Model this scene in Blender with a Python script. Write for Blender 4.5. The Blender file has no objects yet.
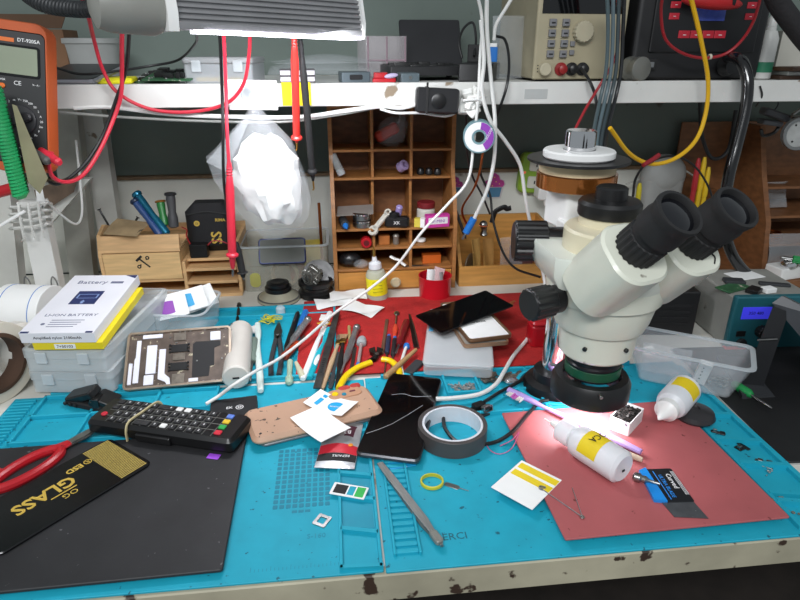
import bpy, bmesh, math, random
from mathutils import Vector, Matrix, Euler
S = bpy.context.scene
COL = S.collection
rnd = random.Random(7)
R = math.radians
# ---------------------------------------------------------------- camera geometry (bench top is z = 0)
FOC = 600.0; PITCH = R(23.0); YAW = R(6.3); CH = 0.487
def ray(x, y):
    u = (x-400)/FOC; v = (300-y)/FOC
    d = Vector((u, math.cos(PITCH)+v*math.sin(PITCH), -math.sin(PITCH)+v*math.cos(PITCH)))
    c, s = math.cos(YAW), math.sin(YAW)
    return Vector((d.x*c+d.y*s, -d.x*s+d.y*c, d.z))
def at(x, y, z=0.0):
    d = ray(x, y); return d*((z-CH)/d.z)+Vector((0, 0, CH))
def atY(x, y, Y):
    d = ray(x, y); return d*(Y/d.y)+Vector((0, 0, CH))
# ---------------------------------------------------------------- materials
def lin(h):
    h = h.lstrip('#'); o = []
    for i in (0, 2, 4):
        c = int(h[i:i+2], 16)/255; o.append(c/12.92 if c <= .04045 else ((c+.055)/1.055)**2.4)
    return o
MATS = {}
def m(name, hexc, rough=.5, metal=0, var=.1, vs=18, bump=0, bs=60, alpha=1, emit=0, spots=None, trans=0, stretch=None, coat=0):
    if name in MATS: return MATS[name]
    k = bpy.data.materials.new(name); k.use_nodes = True; nt = k.node_tree; N = nt.nodes; L = nt.links
    b = N['Principled BSDF']; c = lin(hexc)
    b.inputs['Roughness'].default_value = rough; b.inputs['Metallic'].default_value = metal
    b.inputs['Base Color'].default_value = (*c, 1)
    if coat: b.inputs['Coat Weight'].default_value = coat
    if alpha < 1: b.inputs['Alpha'].default_value = alpha
    if trans: b.inputs['Transmission Weight'].default_value = trans; b.inputs['IOR'].default_value = 1.45
    if emit:
        b.inputs['Emission Color'].default_value = (*c, 1); b.inputs['Emission Strength'].default_value = emit
    out = None
    if var or spots or bump:
        tc = N.new('ShaderNodeTexCoord'); mp = N.new('ShaderNodeMapping'); L.new(tc.outputs['Object'], mp.inputs[0])
        if stretch: mp.inputs['Scale'].default_value = stretch
    if var:
        n = N.new('ShaderNodeTexNoise'); n.inputs['Scale'].default_value = vs; n.inputs['Detail'].default_value = 5
        L.new(mp.outputs[0], n.inputs['Vector'])
        r = N.new('ShaderNodeValToRGB'); L.new(n.outputs['Fac'], r.inputs[0])
        r.color_ramp.elements[0].position = .3; r.color_ramp.elements[1].position = .7
        r.color_ramp.elements[0].color = (*[x*(1-var) for x in c], 1); r.color_ramp.elements[1].color = (*[min(1, x*(1+var)) for x in c], 1)
        out = r.outputs[0]
    if spots:
        sh, th, ss = spots
        n2 = N.new('ShaderNodeTexNoise'); n2.inputs['Scale'].default_value = ss; n2.inputs['Detail'].default_value = 6
        L.new(tc.outputs['Object'], n2.inputs['Vector'])
        r2 = N.new('ShaderNodeValToRGB'); r2.color_ramp.elements[0].position = th; r2.color_ramp.elements[1].position = th+.03
        L.new(n2.outputs['Fac'], r2.inputs[0])
        mx = N.new('ShaderNodeMix'); mx.data_type = 'RGBA'; L.new(r2.outputs[0], mx.inputs[0])
        if out: L.new(out, mx.inputs[6])
        else: mx.inputs[6].default_value = (*c, 1)
        mx.inputs[7].default_value = (*lin(sh), 1); out = mx.outputs[2]
    if out: L.new(out, b.inputs['Base Color'])
    if bump:
        n3 = N.new('ShaderNodeTexNoise'); n3.inputs['Scale'].default_value = bs; n3.inputs['Detail'].default_value = 4
        L.new(tc.outputs['Object'], n3.inputs['Vector'])
        bp = N.new('ShaderNodeBump'); bp.inputs['Strength'].default_value = bump; bp.inputs['Distance'].default_value = .003
        L.new(n3.outputs['Fac'], bp.inputs['Height']); L.new(bp.outputs[0], b.inputs['Normal'])
    MATS[name] = k; return k
# ---------------------------------------------------------------- geometry: (verts, faces)
def join(*gs):
    V = []; F = []
    for v, f in gs:
        o = len(V); V += v; F += [tuple(i+o for i in q) for q in f]
    return V, F
def mx(loc=(0, 0, 0), rot=(0, 0, 0), sc=1):
    s = (sc, sc, sc) if isinstance(sc, (int, float)) else sc
    return Matrix.Translation(Vector(loc)) @ Euler([R(a) for a in rot]).to_matrix().to_4x4() @ Matrix.Diagonal((*s, 1))
def tr(g, loc=(0, 0, 0), rot=(0, 0, 0), sc=1):
    M = mx(loc, rot, sc); return [M @ Vector(v) for v in g[0]], g[1]
def to(g, p, q):
    p = Vector(p); d = (Vector(q)-p).normalized(); M = Matrix.Translation(p) @ d.to_track_quat('Z', 'Y').to_matrix().to_4x4()
    return [M @ Vector(v) for v in g[0]], g[1]
def X(g): return tr(g, rot=(0, 90, 0))          # +Z becomes +X
def loft(loops, cap=True, closed=False):
    n = len(loops[0]); V = [Vector(p) for l in loops for p in l]; F = []
    K = len(loops)
    for k in range(K if closed else K-1):
        a = k*n; b = ((k+1) % K)*n
        for i in range(n):
            j = (i+1) % n; F.append((a+i, a+j, b+j, b+i))
    if cap and not closed:
        F.append(tuple(range(n-1, -1, -1))); F.append(tuple(range((K-1)*n, K*n)))
    return V, F
def rrect(sx, sy, r, n=4):
    r = min(r, sx/2-1e-5, sy/2-1e-5); P = []
    if r < 1e-5: return [(-sx/2, -sy/2), (sx/2, -sy/2), (sx/2, sy/2), (-sx/2, sy/2)]
    for cx, cy, a0 in ((sx/2-r, -sy/2+r, -90), (sx/2-r, sy/2-r, 0), (-sx/2+r, sy/2-r, 90), (-sx/2+r, -sy/2+r, 180)):
        for k in range(n+1):
            a = R(a0+90*k/n); P.append((cx+r*math.cos(a), cy+r*math.sin(a)))
    return P
def rbox(sx, sy, sz, r=.002, ch=None, loc=(0, 0, 0), rot=(0, 0, 0), n=4, taper=1):
    if ch is None: ch = min(r*.5, sz*.3)
    ch = min(ch, sz*.45)
    t = lambda l, z, k=1: [(x*k, y*k, z) for x, y in l]
    a = rrect(sx, sy, r, n); b = rrect(sx-2*ch, sy-2*ch, max(r-ch, 1e-4) if r > 1e-5 else 0, n)
    if len(a) != len(b): b = [(x*(sx-2*ch)/sx, y*(sy-2*ch)/sy) for x, y in a]
    ls = [t(b, 0), t(a, ch), t(a, sz-ch, taper), t(b, sz, taper)] if ch > 1e-5 else [t(a, 0), t(a, sz, taper)]
    return tr(loft(ls), loc, rot)
def bx(x0, x1, y0, y1, z0, z1, r=.0008): return rbox(x1-x0, y1-y0, z1-z0, r, r*.7, ((x0+x1)/2, (y0+y1)/2, z0), n=1)
def circ(r, z, n): return [(r*math.cos(2*math.pi*i/n), r*math.sin(2*math.pi*i/n), z) for i in range(n)]
def lathe(prof, n=28, closed=False):
    return loft([circ(max(r, 1e-5), z, n) for r, z in prof], True, closed)
def cyl(r, h, n=24, ch=0, r2=None):
    r2 = r if r2 is None else r2
    if ch: return lathe([(r-ch, 0), (r, ch), (r2, h-ch), (r2-ch, h)], n)
    return lathe([(r, 0), (r2, h)], n)
def seg(p, q, r, r2=None, n=14): return to(cyl(r, (Vector(q)-Vector(p)).length, n, min(r, r2 or r)*.12, r2), p, q)
def ringg(ro, ri, h, n=40, ch=.0005):
    return lathe([(ri, 0), (ro-ch, 0), (ro, ch), (ro, h-ch), (ro-ch, h), (ri, h)], n, True)
def ball(r, n=16, k=8, sc=(1, 1, 1), loc=(0, 0, 0)):
    return tr(lathe([(r*math.sin(math.pi*i/k), -r*math.cos(math.pi*i/k)) for i in range(k+1)], n), loc, (0, 0, 0), sc)
def ribcyl(r, d, h, k=24, ch=.001):
    def lp(z, q): return [((r-(d if i % 4 in (2, 3) else 0)-q)*math.cos(2*math.pi*i/(4*k)), (r-(d if i % 4 in (2, 3) else 0)-q)*math.sin(2*math.pi*i/(4*k)), z) for i in range(4*k)]
    return loft([lp(0, ch), lp(ch, 0), lp(h-ch, 0), lp(h, ch)])
def prism(poly, z0, z1): return loft([[(x, y, z0) for x, y in poly], [(x, y, z1) for x, y in poly]])
def shell(sx, sy, h, t, r, taper=1.0, bottom=True):           # open-topped box with walls of thickness t
    o = rrect(sx, sy, r); i = rrect(sx-2*t, sy-2*t, max(r-t, .0005))
    f = lambda l, z, k: [(x*k, y*k, z) for x, y in l]
    ls = [f(o, 0, 1), f(o, h, taper), f(i, h, taper), f(i, t, 1)]
    return loft(ls) if bottom else loft(ls, closed=True)
def spline(pts, k=8):
    P = [Vector(p) for p in pts]
    if len(P) < 3: return P
    Q = [P[0]*2-P[1]]+P+[P[-1]*2-P[-2]]; o = []
    for i in range(1, len(Q)-2):
        a, b, c, d = Q[i-1:i+3]
        for j in range(k):
            t = j/k
            o.append(.5*((2*b)+(c-a)*t+(2*a-5*b+4*c-d)*t*t+(3*b-a-3*c+d)*t**3))
    o.append(P[-1]); return o
def tube(pts, r, n=8, k=8, flat=1.0, smooth=True, radii=None, closed=False):
    P = spline(list(pts)+([pts[0]] if closed else []), k) if smooth else [Vector(p) for p in pts]
    ls = []; up = None; K = len(P)
    for i, p in enumerate(P):
        t = (P[min(i+1, K-1)]-P[max(i-1, 0)])
        if closed and (i == 0 or i == K-1): t = P[1]-P[K-2]
        t = t.normalized() if t.length > 1e-9 else Vector((0, 0, 1))
        if up is None: up = Vector((0, 0, 1)) if abs(t.z) < .9 else Vector((0, 1, 0))
        s = t.cross(up); s = s.normalized() if s.length > 1e-6 else Vector((1, 0, 0)); up = s.cross(t).normalized()
        rr = r
        if radii: q = i/(K-1)*(len(radii)-1); a = int(min(q, len(radii)-2)); rr = radii[a]+(radii[a+1]-radii[a])*(q-a)
        ls.append([p+s*(rr*math.cos(2*math.pi*j/n))+up*(rr*flat*math.sin(2*math.pi*j/n)) for j in range(n)])
    if closed: return loft(ls[:-1], closed=True)
    return loft(ls)
def hull(pts):
    b = bmesh.new()
    for p in pts: b.verts.new(p)
    r = bmesh.ops.convex_hull(b, input=b.verts); b.verts.index_update()
    V = [v.co.copy() for v in b.verts]; F = [tuple(v.index for v in f.verts) for f in b.faces]; b.free(); return V, F
def txt(s, size, d=.0002, loc=(0, 0, 0), rot=(0, 0, 0), sx=1, bold=0):
    c = bpy.data.curves.new('t', 'FONT'); c.body = s; c.size = size; c.extrude = d/2; c.align_x = 'CENTER'; c.align_y = 'CENTER'; c.resolution_u = 2
    c.offset = bold
    o = bpy.data.objects.new('t', c); COL.objects.link(o); bpy.context.view_layer.update()
    me = o.evaluated_get(bpy.context.evaluated_depsgraph_get()).to_mesh()
    g = [v.co.copy() for v in me.vertices], [tuple(p.vertices) for p in me.polygons]
    bpy.data.objects.remove(o); bpy.data.curves.remove(c)
    return tr(g, loc, rot, (sx, 1, 1))
def sheet(w, l, f, t=.0004, nu=10, nv=8):                      # thin bent sheet; f(u,v)->z offset
    top = [[Vector(((u/nu-.5)*w, (v/nv-.5)*l, f(u/nu, v/nv))) for u in range(nu+1)] for v in range(nv+1)]
    V = [p for r_ in top for p in r_]; n = len(V); V += [p-Vector((0, 0, t)) for p in V]; F = []; q = nu+1
    for v in range(nv):
        for u in range(nu):
            a = v*q+u; F.append((a, a+1, a+q+1, a+q)); F.append((n+a+q, n+a+q+1, n+a+1, n+a))
    B = [u for u in range(q)]+[v*q+nu for v in range(1, nv+1)]+[nv*q+u for u in range(nu-1, -1, -1)]+[v*q for v in range(nv-1, 0, -1)]
    for i in range(len(B)):
        a, b = B[i], B[(i+1) % len(B)]; F.append((b, a, n+a, n+b))
    return V, F
def mesh(name, g, mat, ang=32):
    me = bpy.data.meshes.new(name); me.from_pydata([tuple(v) for v in g[0]], [], g[1])
    b = bmesh.new(); b.from_mesh(me); bmesh.ops.recalc_face_normals(b, faces=b.faces); b.to_mesh(me); b.free()
    me.materials.append(mat); me.shade_smooth(); me.set_sharp_from_angle(angle=R(ang)); me.update(); return me
def thing(name, label, cat, loc=(0, 0, 0), rz=0, group=None, rot=None):
    o = bpy.data.objects.new(name, None); COL.objects.link(o); o.empty_display_size = .01
    o.location = loc; o.rotation_euler = [R(a) for a in (rot or (0, 0, rz))]
    o['label'] = label; o['category'] = cat
    if group: o['group'] = group
    return o
def part(name, mat, par, *gs, label=None, world=False, kind=None):
    g = join(*gs) if len(gs) > 1 else gs[0]
    if world:
        r_ = par
        while r_.parent: r_ = r_.parent
        g = ([Vector(v)-r_.location for v in g[0]], g[1])
    o = bpy.data.objects.new(name, mesh(name, g, mat)); COL.objects.link(o); o.parent = par
    if label: o['label'] = label
    if kind: o['kind'] = kind
    return o
def one(name, label, cat, mat, *gs, loc=(0, 0, 0), rz=0, rot=None, group=None, world=False, kind=None):
    g = join(*gs) if len(gs) > 1 else gs[0]
    if world:
        loc = Vector(g[0][0]) if loc == (0, 0, 0) else Vector(loc); g = ([Vector(v)-loc for v in g[0]], g[1])
    o = bpy.data.objects.new(name, mesh(name, g, mat)); COL.objects.link(o)
    o.location = loc; o.rotation_euler = [R(a) for a in (rot or (0, 0, rz))]
    o['label'] = label; o['category'] = cat
    if group: o['group'] = group
    if kind: o['kind'] = kind
    return o
def struct(name, mat, *gs):
    o = bpy.data.objects.new(name, mesh(name, join(*gs), mat)); COL.objects.link(o); o['kind'] = 'structure'; return o
def lay(p, q, z=0):                                            # start point, heading and length of something lying from p to q
    a = at(*p, z); b = at(*q, z); d = b-a; return a, math.degrees(math.atan2(d.y, d.x)), d.length
def quad(A, B, C, D, z=0, side=False):                                     # centre, heading, length, width of a rectangle lying at height z
    a, b, c, d = (at(*p, z) for p in (A, B, C, D)); e = (b-a)+(c-d); f = (d-a)+(c-b)
    rz = math.atan2(e.y, e.x) if not side else math.atan2(f.y, f.x)-math.pi/2; n = Vector((-math.sin(rz), math.cos(rz), 0))
    return (a+b+c+d)/4, math.degrees(rz), e.length/2, abs(f.dot(n))/2
def dup(root, loc, rz=None, label=None, rot=None):
    r_ = root.copy(); COL.objects.link(r_); r_.location = loc
    if rz is not None: r_.rotation_euler = (0, 0, R(rz))
    if rot is not None: r_.rotation_euler = [R(a) for a in rot]
    if label: r_['label'] = label
    for ch in root.children:
        c = ch.copy(); COL.objects.link(c); c.parent = r_
        for g in ch.children:
            d = g.copy(); COL.objects.link(d); d.parent = c
    return r_
# ---------------------------------------------------------------- palette
WHITE = m('white_plastic', 'e8e8e6', .35, var=.04)
PAPER = m('paper_white', 'eeeeec', .8, var=.03)
BLACK = m('black_plastic', '161617', .38, var=.2, vs=40)
BLACKG = m('black_gloss', '08080a', .08, var=0, coat=.5)
DARK = m('dark_rubber', '1c1c1d', .7, var=.2, vs=50)
GREY = m('grey_plastic', '6a6c6e', .5)
DGREY = m('charcoal_plastic', '35373a', .5, var=.12)
STEEL = m('steel', '9a9a98', .3, 1, var=.15, vs=60)
DSTEEL = m('dark_steel', '4a4a4a', .4, 1, var=.3, vs=70)
CHROME = m('chrome', 'd8d8da', .08, 1, var=0)
RED = m('red_plastic', 'b01420', .35, var=.08)
CORAL = m('coral_red_rubber', 'c8283c', .45, var=.05)
YELLOW = m('yellow_plastic', 'e8c400', .35, var=.05)
LEMON = m('lemon_label', 'e6dc10', .6, var=.05)
BLUE = m('blue_plastic', '1f6fc0', .4, var=.06)
TEALP = m('teal_plastic', '1a7f9c', .35, var=.08)
GREEN = m('green_plastic', '1d8a48', .45, var=.08)
ORANGE = m('orange_plastic', 'd86a1c', .5, var=.08)
CREAM = m('cream_paint', 'd8dacb', .35, var=.04, spots=('8a867a', .70, 30), coat=.2)
COPPER = m('copper', 'b86a3a', .3, 1, var=.15)
KAPTON = m('amber_tape', 'b06a30', .16, .8, var=.1, coat=.3)
CLEAR = m('clear_plastic', 'dfe6ea', .22, var=0, alpha=.24)
FROST = m('frosted_plastic', 'dde4e8', .4, var=0, alpha=.42)
HDPE = m('translucent_bottle', 'e8eaee', .35, var=0, alpha=.82)
BAGM = m('clear_bag_film', 'dfe4e8', .15, var=0, alpha=.15, bump=.6, bs=45)
COTTON = m('white_cotton', 'd4d4d2', .95, var=.03, bump=.8, bs=40)
MATB = m('blue_silicone', '0f9db6', .65, var=.08, vs=25, spots=('0a5a6c', .675, 120), bump=.08)
MATB2 = m('blue_silicone_clean', '109fb8', .65, var=.06, vs=25, spots=('0a5a6c', .70, 120))
BMAT = m('black_rubber_mat', '262628', .6, var=.25, vs=14, spots=('6a6a6c', .70, 130), bump=.12)
PINK = m('pink_rubber_mat', 'aa585a', .6, var=.14, vs=9, spots=('6a2c2a', .685, 90), bump=.1)
CLOTH = m('red_cloth', 'a81e1c', .95, var=.18, vs=40, bump=.5, bs=220)
WOODL = m('pale_pine', 'cfa878', .55, var=.16, vs=5, stretch=(3, 14, 30), bump=.05)
WOODM = m('honey_wood', 'a06c3a', .5, var=.22, vs=5, stretch=(4, 10, 26), bump=.05)
WOODD = m('brown_wood', '7a5030', .55, var=.25, vs=5, stretch=(8, 10, 18), bump=.05)
WPAINT = m('white_paint_chipped', 'd2d2ce', .5, var=.07, vs=10, spots=('8a7a66', .66, 16), bump=.1)
RAILP = m('cream_rail_chipped', 'aaa48e', .6, var=.2, vs=10, spots=('3a2a20', .62, 34), bump=.15)
BENCHM = m('bench_white', 'd2d0c8', .5, var=.1, vs=8, spots=('9a8e7a', .68, 14))
WALLG = m('grey_green_wall', '66716b', .85, var=.15, vs=4, spots=('4c4a40', .68, 7), bump=.1)
WALLW = m('off_white_board', 'dadbd3', .8, var=.07, vs=5, spots=('77705f', .7, 9))
GOLD = m('gold_print', 'c9a94a', .5, var=.05)
WPRINT = m('white_print', 'e4e4e4', .6, var=0)
KPRINT = m('black_print', '1a1a1c', .7, var=0)
BPRINT = m('blue_print', '10a0d8', .5, var=0)
NAVY = m('navy_print', '2a3462', .5, var=.1)
PURPLE = m('purple_print', '8a3aa8', .5, var=0)
LCD = m('lcd_grey_green', '8a927e', .25, var=.06)
PCB = m('circuit_green', '2e5a3a', .5, var=.3, vs=80, spots=('a8a898', .64, 90))
SCRAP = m('metal_scrap', '6a645c', .45, .6, var=.5, vs=120)
TAPEW = m('white_tape', 'e0e0dc', .6, var=.05)
CABW = m('white_cable', 'e2e2df', .4, var=.03)
BRASS = m('brass', 'c0984a', .3, 1, var=.1)
GLASS = m('clear_glass', 'e8f0f0', .06, var=0, alpha=.28)
LED = m('led_strip', 'f4f2ff', .4, var=0, emit=14)
# ================================================================ SETTING
YW = 1.40
struct('floor', m('floor_concrete', '4a4744', .8, var=.2), bx(-2.2, 2.4, -1.6, YW+.05, -.80, -.78))
zl = atY(200, 178, YW-.012).z
struct('wall_back', WALLG, bx(-2.2, 2.4, YW, YW+.05, -.78, 1.3))
struct('trim_1', WALLW, bx(-1.4, 1.7, YW-.012, YW, 0, zl))
struct('trim_2', m('dirty_ledge', '6e5a44', .8, var=.35, vs=30), bx(-1.4, 1.7, YW-.02, YW, zl, zl+.007))
# workbench
YF = .443
wb = thing('workbench', 'white painted workbench with chipped cream front rail', 'workbench', (0, .92, -.78))
wbp = lambda n, mt, *g: part(n, mt, wb, *g, world=True)
wbp('tabletop', BENCHM, bx(-1.3, 1.6, YF+.0122, YW-.021, -.012, 0, .001))
wbp('front_rail', RAILP, bx(-1.3, 1.6, YF, YF+.012, -.036, -.0003, .002))
for x in (-1.2, 1.5):
    for y in (YF+.06, YW-.08): wbp('leg', WPAINT, bx(x-.03, x+.03, y-.03, y+.03, -.78, -.0125, .002))
wbp('lower_shelf', m('dark_board', '2a2420', .8, var=.3), bx(-1.2, 1.5, YF+.1, YW-.05, -.45, -.43))
# wall shelf
YS = 1.05
sh = thing('wall_shelf', 'long white painted shelf with chipped front edge above the bench', 'shelf', (0, YS, .40))
shp = lambda n, mt, *g: part(n, mt, sh, *g, world=True)
shp('shelf_board', WPAINT, bx(-1.3, 1.6, YS+.012, YW-.001, .408, .428, .001))
shp('front_board', WPAINT, bx(-1.3, 1.6, YS-.002, YS+.012, .394, .430, .0015))
shp('label_strip', m('grey_label', 'b4b6b4', .6), tr(rbox(.040, .016, .0004, .001), atY(536, 94, YS-.0022), (90, 0, 0)))
ST = .428   # shelf top
# metal rack on the left
rk = thing('metal_rack', 'white metal rack uprights and braces standing behind the multimeter', 'rack', (-.6, 1.25, 0))
def post(p, q, Y, w, d=.03, mt=WPAINT):
    a = atY(*p, Y); b = atY(*q, Y)
    dx = Vector((w/2, 0, 0)); dy = Vector((0, d/2, 0)); return hull([v+i*dx+j*dy for v in (a, b) for i in (-1, 1) for j in (-1, 1)])
RACKM = m('rack_paint', 'c2c2bc', .5, var=.12, vs=12, spots=('7a6a58', .69, 20))
part('upright', RACKM, rk, post((91, 100), (116, 262), 1.34, .045), world=True)
part('upright', m('rack_grey', '9c9c94', .5, var=.15), rk, post((63, 80), (86, 290), 1.30, .05), world=True)
part('upright', RACKM, rk, post((-12, 60), (14, 296), 1.2, .04), world=True)
part('brace', RACKM, rk, post((84, 178), (30, 240), 1.22, .03, .02), world=True)
part('brace', RACKM, rk, post((-2, 255), (52, 215), 1.24, .03, .02), world=True)
part('bracket', m('rusty_plate', '5a4a3c', .7, var=.4, vs=40), rk, hull([atY(*p, y) for p in ((34, 190), (80, 172), (74, 192), (40, 214)) for y in (1.20, 1.21)]), world=True)
# ================================================================ STEREO MICROSCOPE
PB = at(552, 389, .002); PB.z = .0032
AX = Vector((.325, .655, 0)); ca = R(48); hd = Vector((.365, -.931, 0)); te = hd*math.cos(ca)+Vector((0, 0, math.sin(ca))); sv = Vector((.931, .365, 0))
sc_ = thing('stereo_microscope', 'cream binocular stereo microscope on a chrome pole over the red work mat', 'microscope', PB)
sp = lambda n, mt, *g, **k: part(n, mt, sc_, *g, world=True, **k)
A = lambda g, z=0: tr(g, (AX.x, AX.y, z))
sp('base_collar', BLACK, tr(lathe([(.040, 0), (.044, .003), (.042, .016), (.031, .020), (.030, .034), (.0205, .036)]), PB), label='black base collar')
sp('pole', CHROME, tr(cyl(.0195, .383, 32, .002), PB+Vector((0, 0, .001))), label='chrome pole')
sp('clamp_sleeve', WHITE, tr(rbox(.056, .056, .052, .006), (PB.x, PB.y, .262), (0, 0, 12)), tr(rbox(.044, .07, .045, .004), (PB.x-.004, PB.y-.05, .232), (0, 0, 4)))
sp('sleeve_slot', KPRINT, bx(PB.x-.006, PB.x+.024, PB.y-.0865, PB.y-.0855, .262, .274, .0003)) if 0 else None
fk = Vector((PB.x-.050, PB.y-.045, .254)); fv = Vector((-.97, .16, .0))
kn = sp('focus_knob', BLACK, to(ribcyl(.0265, .0018, .040, 18), fk, fk+fv), to(cyl(.019, .040, 24, .002), fk-fv*.0395, fk+fv), to(cyl(.0245, .0022, 24, .001), fk+fv*.0402, fk+fv), label='black ribbed focus knob')
def hold(k, z): return [(AX+Vector((-.0695*k*math.cos(a)*0, 0, 0))+Vector((.0715*k*math.cos(a), .0715*k*math.sin(a), z))) for a in [R(12*q) for q in range(30)]]
def lug(k, z): return [AX+Vector((-.079*k, y, z)) for y in (-.034, .05)]+[AX+Vector((-.05, .085, z)), AX+Vector((.03, .085, z))]
sp('ring_holder', m('cream_paint_pale', 'd6dad0', .35, var=.03, coat=.2), hull(hold(.985, .2265)+hold(1, .231)+hold(1, .262)+hold(.985, .2645)+lug(.90, .2265)+lug(1, .242)+lug(1, .262)+lug(.985, .2645)))
sp('zoom_body', CREAM, A(lathe([(.030, .124), (.043, .125), (.0455, .128), (.049, .158), (.0505, .164), (.0545, .166), (.0585, .176), (.064, .200), (.0645, .203), (.069, .205), (.0705, .215), (.0705, .2265)], 48)))
sp('set_screw', DSTEEL, *[seg(AX+Vector((.051*math.cos(a), .051*math.sin(a), .148)), AX+Vector((.046*math.cos(a), .046*math.sin(a), .148)), .0028) for a in (R(-70), R(-130))])
zk = AX+Vector((0, 0, .212))-sv*.072
sp('zoom_knob', BLACK, to(ribcyl(.0195, .0012, .030, 16), zk-sv*.014, zk-sv*.1), to(cyl(.017, .016, 24, .001), zk, zk-sv*.1), to(cyl(.018, .002, 24, .001), zk-sv*.0435, zk-sv*.1), label='black ribbed zoom knob')
# head
sp('head_disc', m('cream_paint_warm', 'd8d0b4', .35, var=.04, coat=.2), A(lathe([(.0555, .2642), (.0555, .287), (.053, .290), (.02, .2905)], 48)), tr(lathe([(.034, .289), (.034, .3006)], 36), (AX.x, AX.y+.014, 0)))
sp('trinocular_cap', BLACK, tr(lathe([(.036, .3005), (.037, .303), (.037, .315), (.034, .319), (.019, .320), (.0185, .333), (.016, .335), (.004, .334)], 32), (AX.x, AX.y+.014, 0)), label='black cap on the third port')
FL = Vector((.326, .525, .341)); FR = Vector((.407, .557, .336))
for F_ in (FL, FR):
    b = F_-te*.068
    # square section of the prism housing turned so its flat sides follow the head
    zx = te; xx = sv; yy = zx.cross(xx).normalized()
    M = Matrix((( xx.x, yy.x, zx.x, b.x), (xx.y, yy.y, zx.y, b.y), (xx.z, yy.z, zx.z, b.z), (0, 0, 0, 1)))
    L_ = .080
    g = rbox(.074, .074, L_, .028, .003, (0, -.003, -L_), n=8)
    sp('prism_housing', CREAM, ([M @ v for v in g[0]], g[1]))
    eg = tr(join(ribcyl(.0212, .0012, .026, 20), tr(lathe([(.0195, 0), (.0195, .008), (.0218, .010), (.022, .024), (.0208, .030), (.0215, .034), (.0228, .0415), (.0222, .044), (.0192, .0442), (.0180, .041), (.0178, .038), (.001, .038)], 36), (0, 0, .0245))), sc=(1.13, 1.13, 1.0))
    if F_ is FR:
        k_ = tube([(.026, -.012, .0004), (.021, -.018, .0008), (.022, -.024, .0006), (.016, -.031, .0004)], .0009, 6); sp('scratch', KPRINT, ([M @ v for v in k_[0]], k_[1]), label='dark crack in the paint')
    e = sp('eyepiece', DARK, ([M @ v for v in eg[0]], eg[1]), label='black rubber eyepiece')
    ln = lathe([(.0198, .0627), (.014, .0650), (.007, .0662), (.0005, .0666)], 28)
    o = part('lens', m('eye_lens', '0c0d12', .08, var=0, coat=.3), sc_, ([M @ v - PB for v in ln[0]], ln[1])); o.parent = e
sp('objective_barrel', m('barrel_black', '141218', .3, var=.1), A(lathe([(.030, .092), (.034, .094), (.034, .112), (.032, .114), (.032, .126)], 32)))
sp('filter_ring', m('dark_green_ring', '0f4a30', .4, var=.1), A(ringg(.0355, .030, .012, 36), .097), label='green ring above the ring light')
rl = sp('ring_light', BLACK, A(lathe([(.036, .062), (.049, .062), (.0505, .064), (.0505, .084), (.046, .092), (.0375, .093), (.0375, .084), (.036, .082)], 48, True)), label='black ring light')
for k in range(3):
    a = R(-100+120*k); d = Vector((math.cos(a), math.sin(a), 0))
    o = part('thumb_screw', STEEL, sc_, *[(lambda g: ([v-PB for v in g[0]], g[1]))(seg(AX+Vector((0, 0, .088))+d*.040, AX+Vector((0, 0, .088))+d*.0555, .0022))]); o.parent = rl
g_ = A(ringg(.0475, .0375, .0012, 40), .0612)
o = part('led_ring', m('led_ring_glow', 'ffffff', .4, var=0, emit=1.4), sc_, ([v-PB for v in g_[0]], g_[1])); o.parent = rl
# tape rolls slipped over the pole
TP = (PB.x, PB.y)
tr_ = thing('kapton_tape_roll', 'wide roll of shiny amber tape lowest on the microscope pole', 'tape', (*TP, .3145), 0, None)
part('tape_wind', KAPTON, tr_, ringg(.052, .040, .019, 48)); part('core', m('cardboard_core', '9a8a70', .8), tr_, ringg(.0399, .037, .019, 40))
c_ = thing('cream_tape_roll', 'narrow cream tape roll stacked on the amber tape roll', 'tape', (*TP, .334))
part('tape_wind', m('cream_tape', 'cdbb98', .6), c_, ringg(.049, .039, .014, 48)); part('core', m('cardboard_core', '9a8a70', .8), c_, ringg(.0389, .036, .014, 40))
one('black_disc', 'wide flat black rubber disc threaded on the microscope pole', 'disc', BLACK, ringg(.0655, .021, .0035, 56), loc=(*TP, .3484))
one('white_ring', 'thick white plastic ring on the black disc at the pole top', 'ring', WHITE, ringg(.046, .021, .0105, 48, .002), loc=(*TP, .3524))
# ================================================================ CLAMP LAMP, LIGHTS, CAMERA
l1 = atY(352, 24, .93); l0 = atY(170, 13, .80)
ld = (l1-l0).normalized(); lz = math.degrees(math.atan2(ld.y, ld.x)); LL = (l1-l0).length
lp = thing('led_bench_lamp', 'grey finned LED lamp head with lit strip reaching in on a gooseneck', 'lamp', l0, rot=(0, -math.degrees(math.asin(ld.z)), lz))
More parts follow.
